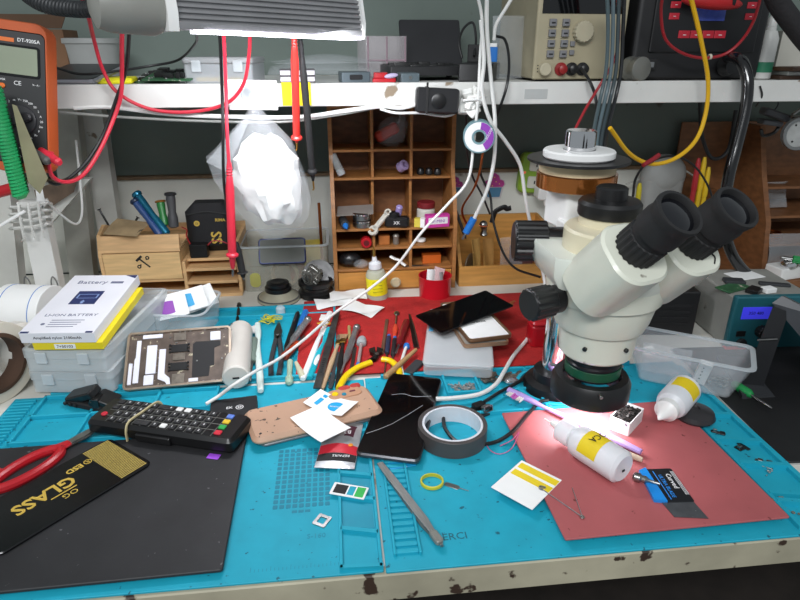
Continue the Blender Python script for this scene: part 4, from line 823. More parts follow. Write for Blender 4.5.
# paper scraps behind the tools
for i, (pts, rz_, lb) in enumerate((((318, 306, 350, 300), 10, 'white torn paper scrap beneath the white cable end'), ((352, 303, 372, 316), -38, 'white paper scrap with folded corner on the red cloth'), ((330, 296, 366, 296), 3, 'white paper strip rearmost on the bench by the honey organizer'))):
    c = at((pts[0]+pts[2])/2, (pts[1]+pts[3])/2, .008)
    p_ = one('paper_scrap', lb, 'paper', PAPER, sheet(.075, .048, lambda u, v: .005*abs(math.sin(3*u+2*v)), .0003), loc=(c.x, c.y, .0070+.0006*i), rz=rz_, group='white paper scraps')
one('pink_paper_tag', 'small pinkish paper tag under the white cable by the blue mat corner', 'tag', m('pinkish', 'd0b4bc', .6), rbox(.026, .020, .001, .002, .0003), loc=(at(317, 318).x, at(317, 318).y, .0068), rz=-15)
# ---------------- clear case with phone frames on the red cloth
c, rz, L, W = quad((417, 372), (478, 376), (500, 320), (435, 318), .012)
cc = thing('parts_case', 'flat frosted clear parts case on the red cloth beneath the phone screens', 'case', (c.x, c.y, CZ+.0008), rz)
L *= 1.0
part('tray', FROST, cc, rbox(L, W, .018, .008, .002)); part('lid', CASE3, cc, rbox(L+.003, W+.003, .005, .009, .0015, (0, 0, .0182))); part('blue_label', m('label_blue', '5ab0dc', .5), cc, rbox(.008, .026, .0006, .001, .0002, (-L*.44, W*.1, .0233)), label='blue sticker')
zc2 = CZ+.0008+.0234
c, rz, L, W = quad((456, 348), (499, 345), (493, 312), (450, 316), zc2)
for k_, (dx, dy, dr, lb, mt) in enumerate(((0, 0, 0, 'bronze phone frame lower of the pair on the frosted case', 'a8866a'), (.003, .008, 4, 'bronze phone frame with a printed paper inside, under the black glass', '8a6a50'))):
    f_ = thing('phone_housing', lb, 'phone frame', (c.x+dx, c.y+.012+dy, zc2+.0002+.0066*k_), rz+dr, 'stacked bronze phone frames')
    l_, w_ = L, W*1.25
    part('frame', m('bronze_'+mt, mt, .35, .6, var=.1), f_, loft([[(x, y, z) for x, y in q] for q, z in ((rrect(l_, w_, .008), 0), (rrect(l_, w_, .008), .006), (rrect(l_-.006, w_-.006, .005), .006), (rrect(l_-.006, w_-.006, .005), .0))], closed=True))
    part('paper' if k_ else 'back_glass', PAPER if k_ else m('frame_glass', '9a948c', .2, var=.2), f_, rbox(l_-.007, w_-.007, .003, .004, .0003, (0, 0, .0006)))
    if k_: part('print', KPRINT, f_, txt('Xtronic', .011, .0003, (0, -.012, .0039), sx=1.0), txt('*', .02, .0003, (.012, .008, .0039)))
c, rz, L, W = quad((438, 327), (514, 308), (486, 291), (418, 313), .052)
bg = thing('black_glass_panel', 'black phone glass propped on the bronze frames above the frosted case', 'glass panel', (c.x, c.y, .0475), rot=(3, -4, rz))
part('glass', BLACKG, bg, rbox(L, W, .0022, .004, .0006)); part('gold_flex', m('flex_copper', 'a8603a', .4, .5, var=.2), bg, rbox(.020, .010, .0006, .001, .0002, (L*.5-.002, -W*.5+.012, -.001)), rbox(.012, .006, .0006, .001, .0002, (L*.5+.012, -W*.5+.016, -.001)), label='copper flex tail')
# red cups
def rcup(loc, r, h, label):
    t = thing('red_cup', label, 'cup', loc, 0, 'red plastic cups')
    part('cup', m('cup_red', 'c01828', .3, var=.05), t, lathe([(r*.9, 0), (r*.94, .001), (r, h-.002), (r*1.02, h), (r*.94, h), (r*.88, .003), (.001, .003)], 40)); return t
c = at(437, 303)
rc_ = rcup((c.x, c.y+.030, .0002), .034, .050, 'red plastic cup filled with paper bits by the pine box')
for i, (x, y, a_, h_) in enumerate(((-.008, 0, 20, .056), (.006, .006, -30, .058), (.014, -.006, 60, .052))):
    one('paper_bit', ('crumpled white paper bit leaning left in the red cup', 'pinkish paper bit standing at the middle of the red cup', 'grey paper bit at the right rim of the red cup')[i], 'paper', (PAPER, m('paper_pinkish', 'c8a8a8', .7), m('paper_greyish', 'a8a4a4', .7))[i], tr(sheet(.022, .040, lambda u, v: .003*math.sin(4*u), .0004, 6, 6), (0, 0, 0), (78, 10, a_)), loc=(c.x+x, c.y+.030+y, h_-.014), group='paper bits in the red cup')
c = at(545, 352)
t = thing('red_container', 'red rounded plastic container standing behind the chrome pole', 'container', (c.x-.004, c.y+.02, CZ+.0006)); part('body', RED, t, rbox(.042, .036, .040, .008, .003)); part('lid', m('cup_red2', 'b81a24', .3), t, rbox(.044, .038, .008, .009, .003, (0, 0, .0402)))
# ---------------- bits in the right mat trays
def bits(label, cx, cy, w, h, n, mt, name='screw_heap', cat='scrap parts', z=MZ+.0003, big=.006):
    c = at(cx, cy, z); gs = []
    for _ in range(n):
        k = rnd.random()
        g = rbox(rnd.uniform(.4, 1.5)*big, rnd.uniform(.3, .8)*big, .0014, .0004, .0001, n=1) if k < .7 else ringg(big*.5, big*.3, .001, 12, .0001)
        gs.append(tr(g, (rnd.uniform(-w, w)/2, rnd.uniform(-h, h)/2, rnd.uniform(0, .003)), (rnd.uniform(-14, 14), rnd.uniform(-14, 14), rnd.uniform(0, 180))))
    return one(name, label, cat, mt, *gs, loc=(c.x, c.y, z+.001), kind='stuff')
SILV = m('silver_bits', 'a8aaa8', .35, .7, var=.4, vs=200)
bits('heap of silver screws and connectors in the tray beside the frosted case', 462, 389, .035, .020, 46, SILV)
bits('heap of dark grey shielding scraps in the long tray behind the lilac toothbrush', 503, 379, .065, .022, 60, SCRAP, 'scrap_heap', big=.011)
bits('a few silver screws in the tray between toothbrush and microscope base', 547, 407, .02, .012, 8, SILV, big=.004)
bits('scattered small screws in the corner tray beside the microscope', 528, 413, .03, .010, 7, SILV, big=.003)
bits('rusty filings and screws in the front tray of the right mat edge', 783, 508, .018, .03, 24, m('filings', '8a8070', .5, .4, var=.4, vs=200), 'filings_heap', big=.004)
bits('loose tiny screws in the third tray of the right mat edge', 765, 472, .015, .018, 6, SILV, big=.0035)
c = at(510, 380, .006)
one('ribbon_scrap', 'brown ribbon cable scrap lying across the long tray', 'ribbon cable', m('ribbon_brown', '7a6a5c', .6), tr(sheet(.034, .018, lambda u, v: .004*math.sin(4*u), .0005), (0, 0, 0)), loc=(at(482, 378).x, at(482, 378).y, .0125), rz=-30)
one('foil_wad', 'crumpled silver foil wad in the long tray', 'foil', m('foil', 'c8c8cc', .25, .9, bump=.6, bs=80), ball(.009, 10, 6, (1.3, .8, .6)), loc=(at(511, 386).x, at(511, 386).y, MZ+.006))
c = at(483, 411, .006)
t = thing('connector_board', 'black charging connector board leaning by the tape roll', 'circuit board', (c.x-.006, c.y, MZ+.0002), 24)
part('board', BLACK, t, rbox(.036, .026, .004, .002, .0006), rbox(.018, .012, .008, .001, .0004, (.004, .006, .003))); part('port', STEEL, t, tr(loft([[(x, y, z) for x, y in l] for l, z in ((rrect(.015, .009, .002), 0), (rrect(.015, .009, .002), .008), (rrect(.012, .006, .002), .008), (rrect(.012, .006, .002), 0))], closed=True), (.008, -.004, .008), (70, 0, 0)), label='steel port shell'); part('port_tongue', KPRINT, t, tr(rbox(.011, .003, .006, .0006), (.008, -.004, .0082), (70, 0, 0)))
for (px, py, rz_, lb, w_, h_) in ((718, 433, -30, 'thin dark bracket in the rearmost tray of the right mat edge', .018, .005), (741, 448, 20, 'black angled metal bracket in the second tray of the right mat edge', .016, .010), (764, 464, -35, 'silver hinge plate in the middle tray of the right mat edge', .020, .011)):
    c = at(px, py, MZ)
    t = thing('metal_bracket', lb, 'bracket', (c.x, c.y, MZ+.0003), rz_, 'brackets in the side trays')
    part('plate', DSTEEL if 'silver' not in lb else STEEL, t, rbox(w_, h_, .0014, .001, .0003), rbox(w_*.35, h_*1.7, .0014, .001, .0003, (w_*.3, 0, .0002))); part('tab', STEEL, t, rbox(w_*.3, h_*.5, .004, .0008, .0003, (-w_*.25, 0, .001)))
# ================================================================ BACK ROW UNDER THE SHELF
YO = 1.20
def bar_(p, q, w): return bar(p, q, w, -.0005, .001)
# ---- pale pine tool organizer (left)
def z_(px, py, Y): return atY(px, py, Y).z
x0 = atY(103, 280, YO).x; x1 = atY(184, 280, YO).x; x2 = atY(241, 280, YO).x
po = thing('desk_organizer', 'pale pine tool organizer with hammer and wrench cut into its drawer front', 'organizer', ((x0+x2)/2, YO, 0))
pp = lambda n, mt, *g, **k: part(n, mt, po, *g, world=True, **k)
zs2 = z_(212, 258, YO+.02)
zd0, zd1, zt1 = z_(140, 278, YO), z_(140, 253, YO), z_(140, 236, YO)
YB = 1.335; T = .007
zr = z_(215, 292, YO)
pp('base_board', WOODL, bx(x0, x2, YO, YB, 0, .007))
pp('side_panel', WOODL, loft([[(x, y, z) for y, z in ((YO, .007), (YB, .007), (YB, .135), (YO+.085, .135), (YO+.05, zt1+.012), (YO+.012, zt1), (YO, zd1-.004))] for x in (x0, x0+T)]), )
pp('side_panel', WOODL, bx(x1, x1+T, YO, YB, .007, zs2))
pp('side_panel', WOODL, bx(x2-T, x2, YO+.01, YB, .007, .115))
pp('back_panel', WOODL, bx(x0, x2, YB, YB+.006, 0, .125))
zq = zd0-.0045
pp('shelf_board', WOODL, bx(x0+T, x1, YO+.001, YB, zq-.006, zq))
pp('divider', WOODL, bx(x0+T, x1, YO+.070, YO+.076, zd1, .118))
pp('tray_top', WOODL, bx(x0+T, x1, YO+.014, YB, zd1+.002, zd1+.008))
pp('front_lip', WOODL, hull([(x, y, z) for x in (x0+T, x1) for y, z in ((YO+.001, zd1+.001), (YO+.010, zt1-.002), (YO+.016, zt1-.002), (YO+.010, zd1+.001))]))
dr = pp('drawer', m('pine_drawer', 'd8b480', .5, var=.14, vs=5, stretch=(3, 14, 30)), bx(x0+T+.001, x1-.001, YO-.002, YO+.10, zq+.001, zd1-.001))
icon = join(bar_((-.006, .0065), (.011, -.010), .0026), bar_((-.011, .002), (-.001, .011), .0042), tr(ringg(.0036, .0016, .001, 14, .0001), (.0085, .0075, -.0005)), bar_((.006, .004), (.0075, .006), .0024), tr(ringg(.0036, .0016, .001, 14, .0001), (-.0075, -.0085, -.0005)), bar_((-.005, -.006), (-.0035, -.0045), .0024))
ic = atY(143, 262, YO-.002); 
o = part('tool_cutout', KPRINT, po, (lambda g: ([v-po.location for v in g[0]], g[1]))(tr(icon, ic, (90, 0, 0), 1.15))); o.parent = dr; o['label'] = 'black hammer and wrench cutout'
# right-hand section: open top step and two slots
zs_ = [z_(212, 258, YO+.02), z_(212, 268, YO), z_(212, 281, YO)]
for i, z in enumerate(zs_): pp('slot_board', WOODL, bx(x1+T, x2-T, YO+(.02 if i == 0 else 0), YB, z-.006, z))
# pencil-like tools in the organizer
def standing(name, label, cat, p, q, Y0, Y1, grp=None):
    a = atY(*p, Y0); b = atY(*q, Y1); t = thing(name, label, cat, a, 0, grp); return t, b-a
def sdriver(p, q, Y0, Y1, label, hm, r, capm=None, prof=None, grp='screwdrivers in the pine organizer'):
    t, d = standing('screwdriver', label, 'screwdriver', p, q, Y0, Y1, grp); L = d.length
    part('handle', hm, t, to(lathe(prof(L) if prof else [(r*.5, 0), (r, L*.04), (r, L*.3), (r*.75, L*.45), (r*.95, L*.8), (r*.9, L*.9), (r*.5, L*.92)], 20), (0, 0, 0), d))
    part('end_cap', capm or hm, t, to(lathe([(r*.6, L*.90), (r*1.15, L*.91), (r*1.25, L*.95), (r*1.0, L*.985), (r*.4, L)], 20), (0, 0, 0), d))
    return t
sdriver((168, 235), (135, 192), 1.235, 1.27, 'teal metal screwdriver leaning left in the pine organizer', m('teal_metal', '1a6a86', .25, .5, var=.1), .0085)
sdriver((161, 236), (133, 199), 1.232, 1.26, 'dark blue screwdriver just below the teal screwdriver', m('blue_handle', '2a4a80', .35), .0078, m('blue_handle_dark', '1c2c48', .4))
sdriver((165, 226), (160, 200), 1.25, 1.265, 'green and orange screwdriver half hidden by the black one', m('green_orange', '2a7a3a', .4), .009, m('handle_orange_dark', '8a5a1c', .45))
sdriver((174, 228), (170, 192), 1.24, 1.25, 'grey black capped screwdriver standing upright in the pine organizer', m('gun_grey', '4e4e50', .35, .3), .010, m('gun_black', '2a2a2c', .35))
for p, q, lb in (((109, 226), (99, 209), 'dark nail leaning over the left edge of the pine organizer'), ((135, 222), (138, 217), 'bolt lying in the rear tray of the pine organizer'), ((150, 224), (141, 213), 'thin wire nail beside the teal screwdriver')):
    a = atY(*p, 1.27); b = atY(*q, 1.275); one('nail', lb, 'nail', DSTEEL, to(lathe([(.0012, 0), (.0022, .002), (.0022, (b-a).length-.002), (.0042, (b-a).length-.001), (.0042, (b-a).length)], 10), (0, 0, 0), b-a), loc=a)
c0 = atY(128, 236, YO+.03)
one('sandpaper_sheet', 'worn brown sandpaper piece lying over the organizer front edge', 'sandpaper', m('sandpaper', 'a08a68', .95, var=.25, vs=30, spots=('5a4a38', .66, 40)), sheet(.072, .058, lambda u, v: .003*math.sin(3*v+u), .0012), loc=(c0.x+.002, YO+.028, zt1+.010), rot=(17, 3, -14))
# bag and black box on the right-hand section
bc = atY(207, 235, 1.27)
bgd = thing('tool_pouch', 'black zip pouch with gold letters behind the hanging red probe', 'pouch', ((x1+x2)/2-.006, 1.285, zs_[0]+.0005))
g = rbox(.096, .070, .104, .024, .018, n=8)
part('pouch_body', m('pouch_black', '17171a', .75, var=.2, bump=.5, bs=28), bgd, g)
part('gold_letters', GOLD, bgd, txt('SS', .030, .0006, (.016, -.0354, .034), (90, -90, 0), bold=.0006), txt('RIMA', .009, .0006, (.026, -.0354, .072), (90, 0, 0), bold=.0002))
part('round_badge', GOLD, bgd, tr(cyl(.006, .001, 20, .0002), (-.022, -.035, .066), (90, 0, 0))); part('badge_letters', KPRINT, bgd, txt('SS', .006, .0004, (-.022, -.0362, .066), (90, 0, 0)))
part('zipper', DARK, bgd, tube([(-.04, -.0345, .084), (0, -.0352, .090), (.04, -.0345, .084)], .0016, 6))
b0 = atY(199, 245, 1.235)
pb_ = thing('switch_box', 'small black box with thin red wire in front of the black pouch', 'box', (b0.x, 1.232, zs_[0]+.0006)); part('case', BLACK, pb_, rbox(.036, .022, .028, .003, .001)); part('lead', m('wire_red', 'a01c28', .4), pb_, tube([(-.016, 0, .026), (-.022, 0, .045), (-.019, -.002, .058), (-.028, -.004, .066)], .0012, 6), tube([(.016, 0, .022), (.03, .002, .032), (.05, .0, .030), (.065, .004, .020)], .0012, 6))
# clear box with a dark phone on top, cream ring inside
xa, xb = atY(243, 280, 1.22).x, atY(329, 280, 1.22).x
cb = thing('clear_storage_tub', 'clear plastic tub with green stickers behind the speaker drivers', 'tub', ((xa+xb)/2, 1.285, .0005))
cw = xb-xa; hb = z_(286, 220, 1.34)*.96
part('body', m('tub_smoky', 'c8c6b8', .25, var=0, alpha=.34), cb, shell(cw, .13, .098, .0016, .012))
part('rim', FROST, cb, tr(loft([[(x, y, z) for x, y in l] for l, z in ((rrect(cw+.006, .136, .014), 0), (rrect(cw+.006, .136, .014), .003), (rrect(cw-.004, .126, .011), .003), (rrect(cw-.004, .126, .011), 0))], closed=True), (0, 0, .097)))
part('green_sticker', m('sticker_lime', 'b4b060', .6, var=.15), cb, tr(rbox(.022, .034, .0006, .008, .0001, (-cw*.5+.024, -.0655, .022)), (0, 0, 0)) if 0 else tr(rbox(.022, .032, .0006, .009, .0001), (-cw*.5+.026, -.0652, .026), (90, 0, 0)), label='round green sticker')
part('green_lettering', m('sticker_lime2', 'aca84a', .6), cb, txt('Tools', .014, .0005, (cw*.5-.034, -.0656, .034), (90, 0, 0), bold=.0004), txt('Box', .014, .0005, (cw*.5-.034, -.0656, .020), (90, 0, 0), bold=.0004))
for i, (x, y, w_, mt, lb) in enumerate(((.05, .02, .06, m('wrap_yellow', 'c8b44a', .5, var=.3, alpha=.9), 'yellow film pack standing in the clear tub'), (.03, .0, .04, m('wrap_red', 'b04a3a', .5, var=.4), 'red printed wrapper standing inside the clear tub'))):
    one('wrapper', lb, 'wrapper', mt, tr(sheet(w_, .08, lambda u, v: .004*math.sin(5*u)*math.sin(4*v), .0006), (0, 0, .04), (78, 0, 12+20*i)), loc=(cb.location.x+x-.01*i, cb.location.y+y, .004), group='wrappers in the clear tub')
pt = atY(283, 263, 1.215)
dp = thing('old_phone', 'dark blue edged phone with a blank grey screen leaning on the clear tub', 'phone', (pt.x, 1.2125, atY(283, 264, 1.212).z-.001), rot=(62, 0, 0))
part('body', m('phone_blue_edge', '1c2a5a', .3, .3, var=.1), dp, rbox(.098, .055, .008, .007, .002, (0, .0275, 0))); part('screen', m('phone_grey_glass', '4a4e46', .45, var=.05), dp, rbox(.092, .049, .0012, .005, .0003, (0, .0275, .0075)))
one('cream_ring', 'cream plastic ring standing inside the tub behind the speaker', 'ring', m('cream_ring', 'c0ac90', .5), tr(ringg(.030, .023, .012, 40, .001), (0, 0, .0305), (90, 0, 0)), loc=(atY(285, 275, 1.235).x, 1.243, .0025))
# copper stick, speakers
a = atY(325, 262, 1.27); b = atY(323, 216, 1.275)
one('copper_rod', 'thin copper coloured rod leaning by the honey wood organizer', 'rod', COPPER, to(cyl(.0035, (b-Vector((a.x, 1.24, .001))).length, 12, .0006), (0, 0, 0), b-Vector((a.x, 1.24, .001))), loc=(a.x, 1.262, .001)) if 0 else one('copper_rod', 'thin copper coloured rod standing in the clear tub corner beside the honey wood organizer', 'rod', COPPER, to(cyl(.0032, .165, 12, .0006), (0, 0, 0), Vector((-.01, .05, 1))), loc=(a.x-.006, 1.30, .004))
s = at(278, 305)
sk = thing('speaker_driver', 'silver rimmed speaker driver with black magnet upward on the bench', 'speaker', (s.x, s.y+.030, .0005))
part('basket', m('basket_olive', 'b4b09c', .4, .3, var=.2), sk, lathe([(.040, 0), (.044, .002), (.044, .006), (.040, .009), (.030, .016), (.026, .020), (.0, .020)], 40)); part('magnet', BLACK, sk, tr(lathe([(.026, 0), (.027, .001), (.027, .009), (.022, .010), (.023, .011), (.023, .018), (.016, .020), (.015, .0205), (.006, .0195), (.0, .0195)], 36), (0, 0, .0198))); part('foam_ring', m('ring_grey', '5a5a58', .7), sk, ringg(.0435, .040, .0085, 40))
s = at(316, 302)
s2 = thing('tip_cleaner', 'black round holder with a grey wire wool ball beside the speaker driver', 'soldering tip cleaner', (s.x, s.y+.036, .0005))
part('holder', BLACK, s2, lathe([(.030, 0), (.036, .002), (.037, .012), (.030, .016), (.030, .022), (.036, .026), (.036, .034), (.031, .035), (.030, .028), (.0, .028)], 36))
wl = [tube([Vector((rnd.gauss(0, 1), rnd.gauss(0, 1), rnd.gauss(0, 1))).normalized()*rnd.uniform(.010, .023) for _ in range(7)], .0009, 4, 5) for _ in range(30)]
part('wire_wool', m('wire_wool', '9a9a94', .35, .8, var=.3), s2, tr(join(ball(.014, 12, 8), *wl), (-.006, -.004, .048)), kind='stuff', label='grey wire wool ball')
part('slotted_disc', DSTEEL, s2, tr(ringg(.034, .010, .004, 36), (.006, .022, .036), (58, 0, 0)))
# ---- honey wood pigeonhole organizer (middle)
hx0, hx1 = atY(333, 250, YO).x, atY(456, 250, YO).x
ho = thing('pigeonhole_organizer', 'honey wood desk organizer with many compartments and a glass knobbed drawer', 'organizer', ((hx0+hx1)/2, YO, 0))
hp = lambda n, mt, *g, **k: part(n, mt, ho, *g, world=True, **k)
YH = YO+.135; YU = YO+.045; TT = .008
ztop = .372
zrow = [z_(395, y, YU) for y in (149, 177)]; zdeep = z_(395, 228, YO); zlow = [z_(395, y, YO) for y in (247, 268)]
zdr = [z_(395, y, YO) for y in (289, 271)]
for x in (hx0, hx1-TT):
    hp('side_panel', WOODM, loft([[(xx, y, z) for y, z in ((YO-.004, 0), (YH, 0), (YH, ztop), (YU, ztop), (YU, zdeep+.115), (YU-.012, zdeep+.09), (YO+.01, zdeep+.05), (YO-.004, zdeep+.005))] for xx in (x, x+TT)]))
hp('back_panel', WOODD, bx(hx0+TT, hx1-TT, YH, YH+.004, 0, ztop))
hp('top_board', WOODM, bx(hx0, hx1, YU, YH, ztop, ztop+.006))
for z in zrow: hp('shelf_board', WOODM, bx(hx0+TT, hx1-TT, YU, YH, z-.005, z))
hp('deep_shelf', WOODM, bx(hx0+TT, hx1-TT, YO, YH, zdeep-.005, zdeep))
for z in zlow: hp('slot_board', WOODM, bx(hx0+TT, hx1-TT, YO, YH, z-.005, z))
hp('base_board', WOODM, bx(hx0+TT, hx1-TT, YO, YH, 0, .004))
dvx = [atY(373, 200, YU).x, atY(411, 200, YU).x]
zz = [zdeep]+[zrow[1], zrow[0]]+[ztop+.005]
for a_, b_ in zip(zz[:-1], zz[1:]):
    for x in dvx: hp('divider', WOODM, bx(x-.003, x+.003, YU+.012 if a_ == zdeep else YU, YH, a_, b_-.005))
dvl = [atY(374, 240, YO).x, atY(411, 240, YO).x]
for a_, b_ in ((zlow[1], zlow[0]), (zlow[0], zdeep)):
    for x in dvl: hp('divider', WOODM, bx(x-.003, x+.003, YO+.003, YH, a_, b_-.005))
hd_ = hp('drawer', m('honey_drawer', 'c0853e', .45, var=.16, vs=5, stretch=(3, 10, 26)), bx(hx0+TT+.001, hx1-TT-.001, YO-.003, YH-.02, .005, zlow[1]-.007))
kc = atY(395, 280, YO-.003)
o = part('knob', m('glass_knob', 'd8cca8', .1, var=0, alpha=.75, coat=1), ho, (lambda g: ([v-ho.location for v in g[0]], g[1]))(join(to(lathe([(.004, 0), (.004, .006), (.010, .009), (.0115, .014), (.008, .018), (.002, .019)], 12), kc, kc+Vector((0, -1, 0)))))); o.parent = hd_; o['label'] = 'clear faceted knob'
# things in its compartments
def put(px, py, Y, z): p = atY(px, py, Y); return Vector((p.x, Y, z+.0004))
def crumple(w, l, a, t=.0006): return sheet(w, l, lambda u, v: a*(math.sin(7*u+3*v)+math.sin(5*v-4*u)), t, 14, 10)
p = put(391, 140, YU+.03, zrow[0])
t = thing('plastic_bag', 'clear plastic bag with a red thing inside in the top middle compartment', 'bag', p); part('film', BAGM, t, tr(ball(1, 14, 8, (.034, .022, .030)), (.002, 0, .030), (0, -40, 0)), tr(crumple(.03, .05, .004), (.022, 0, .066), (70, 20, 40))); part('red_content', m('bag_red', 'c0402c', .5, var=.2), t, tr(rbox(.052, .022, .022, .009, .004), (-.004, -.004, .020), (0, -28, 0)), label='red contents')
p = put(340, 174, YU+.004, zrow[1]); d = Vector((-.022, 0, .05))
t = thing('glass_vial', 'small clear glass vial leaning in the compartment below the top shelf', 'vial', p+Vector((.004, 0, .006))); part('glass', GLASS, t, to(lathe([(.006, 0), (.008, .002), (.008, .044), (.007, .046)], 18), (0, 0, 0), d)); part('white_plug', FROST, t, to(cyl(.0085, .012, 18, .001), (0, 0, 0), d))
p = put(400, 175, YU+.02, zrow[1]); one('purple_roll', 'pale purple translucent tape roll in the second row middle compartment', 'tape', m('purple_roll', '9a88b0', .4, var=.1), tr(ringg(.011, .006, .016, 24), (0, 0, .011), (60, 0, 40)), loc=p+Vector((0, 0, .004)))
p = put(420, 177, YU+.02, zrow[1])
for i in range(3): one('black_dome_stud', ('black dome cap leftmost of the row of three', 'black dome cap at the middle of the row of three', 'black dome cap rightmost of the row of three')[i], 'cap', BLACK, lathe([(.007, 0), (.0085, .002), (.0085, .008), (.006, .013), (.001, .015)], 18), loc=p+Vector((.0175*i+.001, -.004*i, 0)), group='black dome caps')
p = put(362, 216, YO+.02, zdeep)
for i in range(2): t = thing('solder_paste_tin', ('flat silver tin at the bottom of a pair on the deep shelf', 'flat silver tin upper of a pair under the clear card')[i], 'tin', p+Vector((0, .004*i, .0145*i)), 0, 'silver tins'); part('body', STEEL, t, cyl(.0195, .010, 32, .0008)); part('lid', CHROME, t, tr(cyl(.0202, .004, 32, .0008), (0, 0, .0102)))
one('clear_card', 'smoky clear plastic card resting on the silver tins', 'card', m('card_smoky', 'a09a94', .2, var=.1, alpha=.7), rbox(.076, .050, .0012, .001, .0003), loc=put(355, 200, YO+.035, zdeep)+Vector((0, 0, .030)), rot=(9, -3, -4))
p = put(345, 216, YO-.002, zdeep); t = thing('glue_syringe', 'blue tipped dark syringe poking out below the clear card', 'syringe', p+Vector((0, 0, .009)), rot=(0, 0, 0)); part('barrel', DGREY, t, to(cyl(.009, .04, 18, .001), (0, .0, .0), (-.006, .05, .003))); part('tip', BLUE, t, to(lathe([(.006, 0), (.005, .006), (.001, .014)], 14), (0, 0, 0), (.004, -.02, -.006)), label='blue tip')
p = put(378, 219, YO+.004, zdeep); t = thing('white_caliper_part', 'white plastic wrench shaped piece on the deep shelf', 'bracket', p+Vector((0, 0, .004)), rot=(25, -45, 20)); part('arm', m('bone_plastic', 'c8c4b8', .45), t, tr(rbox(.046, .011, .006, .004, .001), (.010, 0, 0)), tr(ringg(.011, .005, .006, 20, .0005), (-.014, 0, 0)), tr(ringg(.008, .004, .006, 20, .0005), (.034, 0, 0)))
p = put(397, 216, YO+.008, zdeep); t = thing('black_adapter', 'black plastic adapter piece with white letters on the deep shelf', 'adapter', p, -8); part('body', BLACK, t, rbox(.052, .024, .022, .008, .004), tr(cyl(.012, .012, 20, .002), (-.006, 0, .020))); part('letters', WPRINT, t, txt('XK', .010, .0004, (0, -.0122, .011), (90, 0, 0))); part('purple_tip', m('lilac_tip', '9a8ac0', .4), t, tr(cyl(.007, .022, 16, .002), (.002, .006, .024), (20, 10, 0)))
p = put(426, 204, YO+.06, zdeep); t = thing('cream_jar', 'small glass jar with a dark red lid on the deep shelf', 'jar', p); part('jar_glass', m('jar_white', 'd0cec4', .2, var=.05), t, lathe([(.017, 0), (.020, .002), (.020, .022), (.016, .026)], 28)); part('lid', m('lid_maroon', '7a2228', .35), t, tr(cyl(.0195, .013, 28, .0015), (0, 0, .0262)), label='dark red lid')
p = put(437, 220, YO+.002, zdeep); t = thing('pink_box', 'small pink box with white print on the deep shelf', 'box', p, 8); part('carton', m('box_pink', 'c83a9a', .5), t, rbox(.050, .016, .026, .001, .0003)); part('white_panel', WPRINT, t, tr(rbox(.042, .014, .0003, .001, .0001), (0, -.0081, .014), (90, 0, 0))); part('purple_words', PURPLE, t, txt('SP-MINI', .009, .0003, (0, -.0086, .013), (90, 0, 0)))
p = put(420, 218, YO+.004, zdeep); t = thing('yellow_carton', 'tiny yellow and white carton behind the pink box', 'box', p+Vector((-.002, 0, 0)), -20); part('carton', m('carton_pale_yellow', 'd8c44a', .5), t, rbox(.018, .014, .018, .001, .0003)); part('white_end', PAPER, t, rbox(.010, .0145, .0186, .001, .0003, (.0086, 0, 0)))
p = put(366, 243, YO+.012, zlow[0]); t = thing('red_stopper', 'red ribbed bottle cap in the upper slot', 'cap', p+Vector((0, -.002, .012)), rot=(90, 0, 0)); part('cap', RED, t, ribcyl(.0115, .001, .016, 14)); part('bore', m('cap_dark', '5a0a12', .5), t, tr(cyl(.006, .0006, 16), (0, 0, .0158)))
p = put(384, 243, YO+.025, zlow[0]); one('orange_block', 'brown orange foam block in the upper slot beside the red cap', 'block', m('foam_orange', 'a8642c', .8, var=.15), rbox(.024, .02, .019, .003, .001), loc=p)
p = put(396, 243, YO+.02, zlow[0]); one('grey_plug', 'grey metal plug standing in the middle of the upper slot', 'plug', m('plug_grey', '8a8880', .4, .4), lathe([(.006, 0), (.007, .002), (.006, .014), (.0075, .018), (.005, .022)], 16), loc=p)
p = put(421, 240, YO+.03, zlow[0]); one('white_button', 'small white button cap at the right of the upper slot', 'cap', WHITE, lathe([(.008, 0), (.010, .002), (.010, .007), (.003, .008)], 20), loc=p)
p = put(431, 265, YO+.03, zlow[1]); one('orange_box', 'bright orange little box in the lower right slot', 'box', m('box_orange', 'c8601c', .5), rbox(.040, .022, .019, .001, .0004), loc=p)
p = put(350, 262, YO+.02, zlow[1]); one('black_plastic_wrap', 'crumpled black plastic wrap in the lower left slot', 'wrap', m('wrap_black', '1a1a1c', .25, var=.2, bump=.8, bs=60), tr(ball(.022, 16, 10, (1.1, .8, .75)), (0, 0, .0165)), loc=p)
p = put(361, 268, YO+.006, zlow[1]); one('clear_wrap', 'crumpled clear plastic wrap beside the black wrap', 'wrap', BAGM, tr(ball(.012, 12, 8, (1.4, .8, .8)), (0, 0, .0098)), loc=p)
p = put(398, 262, YO+.006, zlow[1]); t = thing('white_hook', 'white plastic hook piece in the lower middle slot', 'hook', p+Vector((0, 0, .005)), -30); part('hook', WHITE, t, tube([(-.018, 0, .016), (-.008, 0, .012), (.004, 0, .010), (.010, 0, .004), (.018, 0, .0)], .0045, 8, 5, .6))
one('steel_strip', 'grey flat steel strip lying along the lower slot edge', 'strip', STEEL, rbox(.055, .007, .0012, .0006, .0002), loc=put(416, 267, YO+.008, zlow[1]))
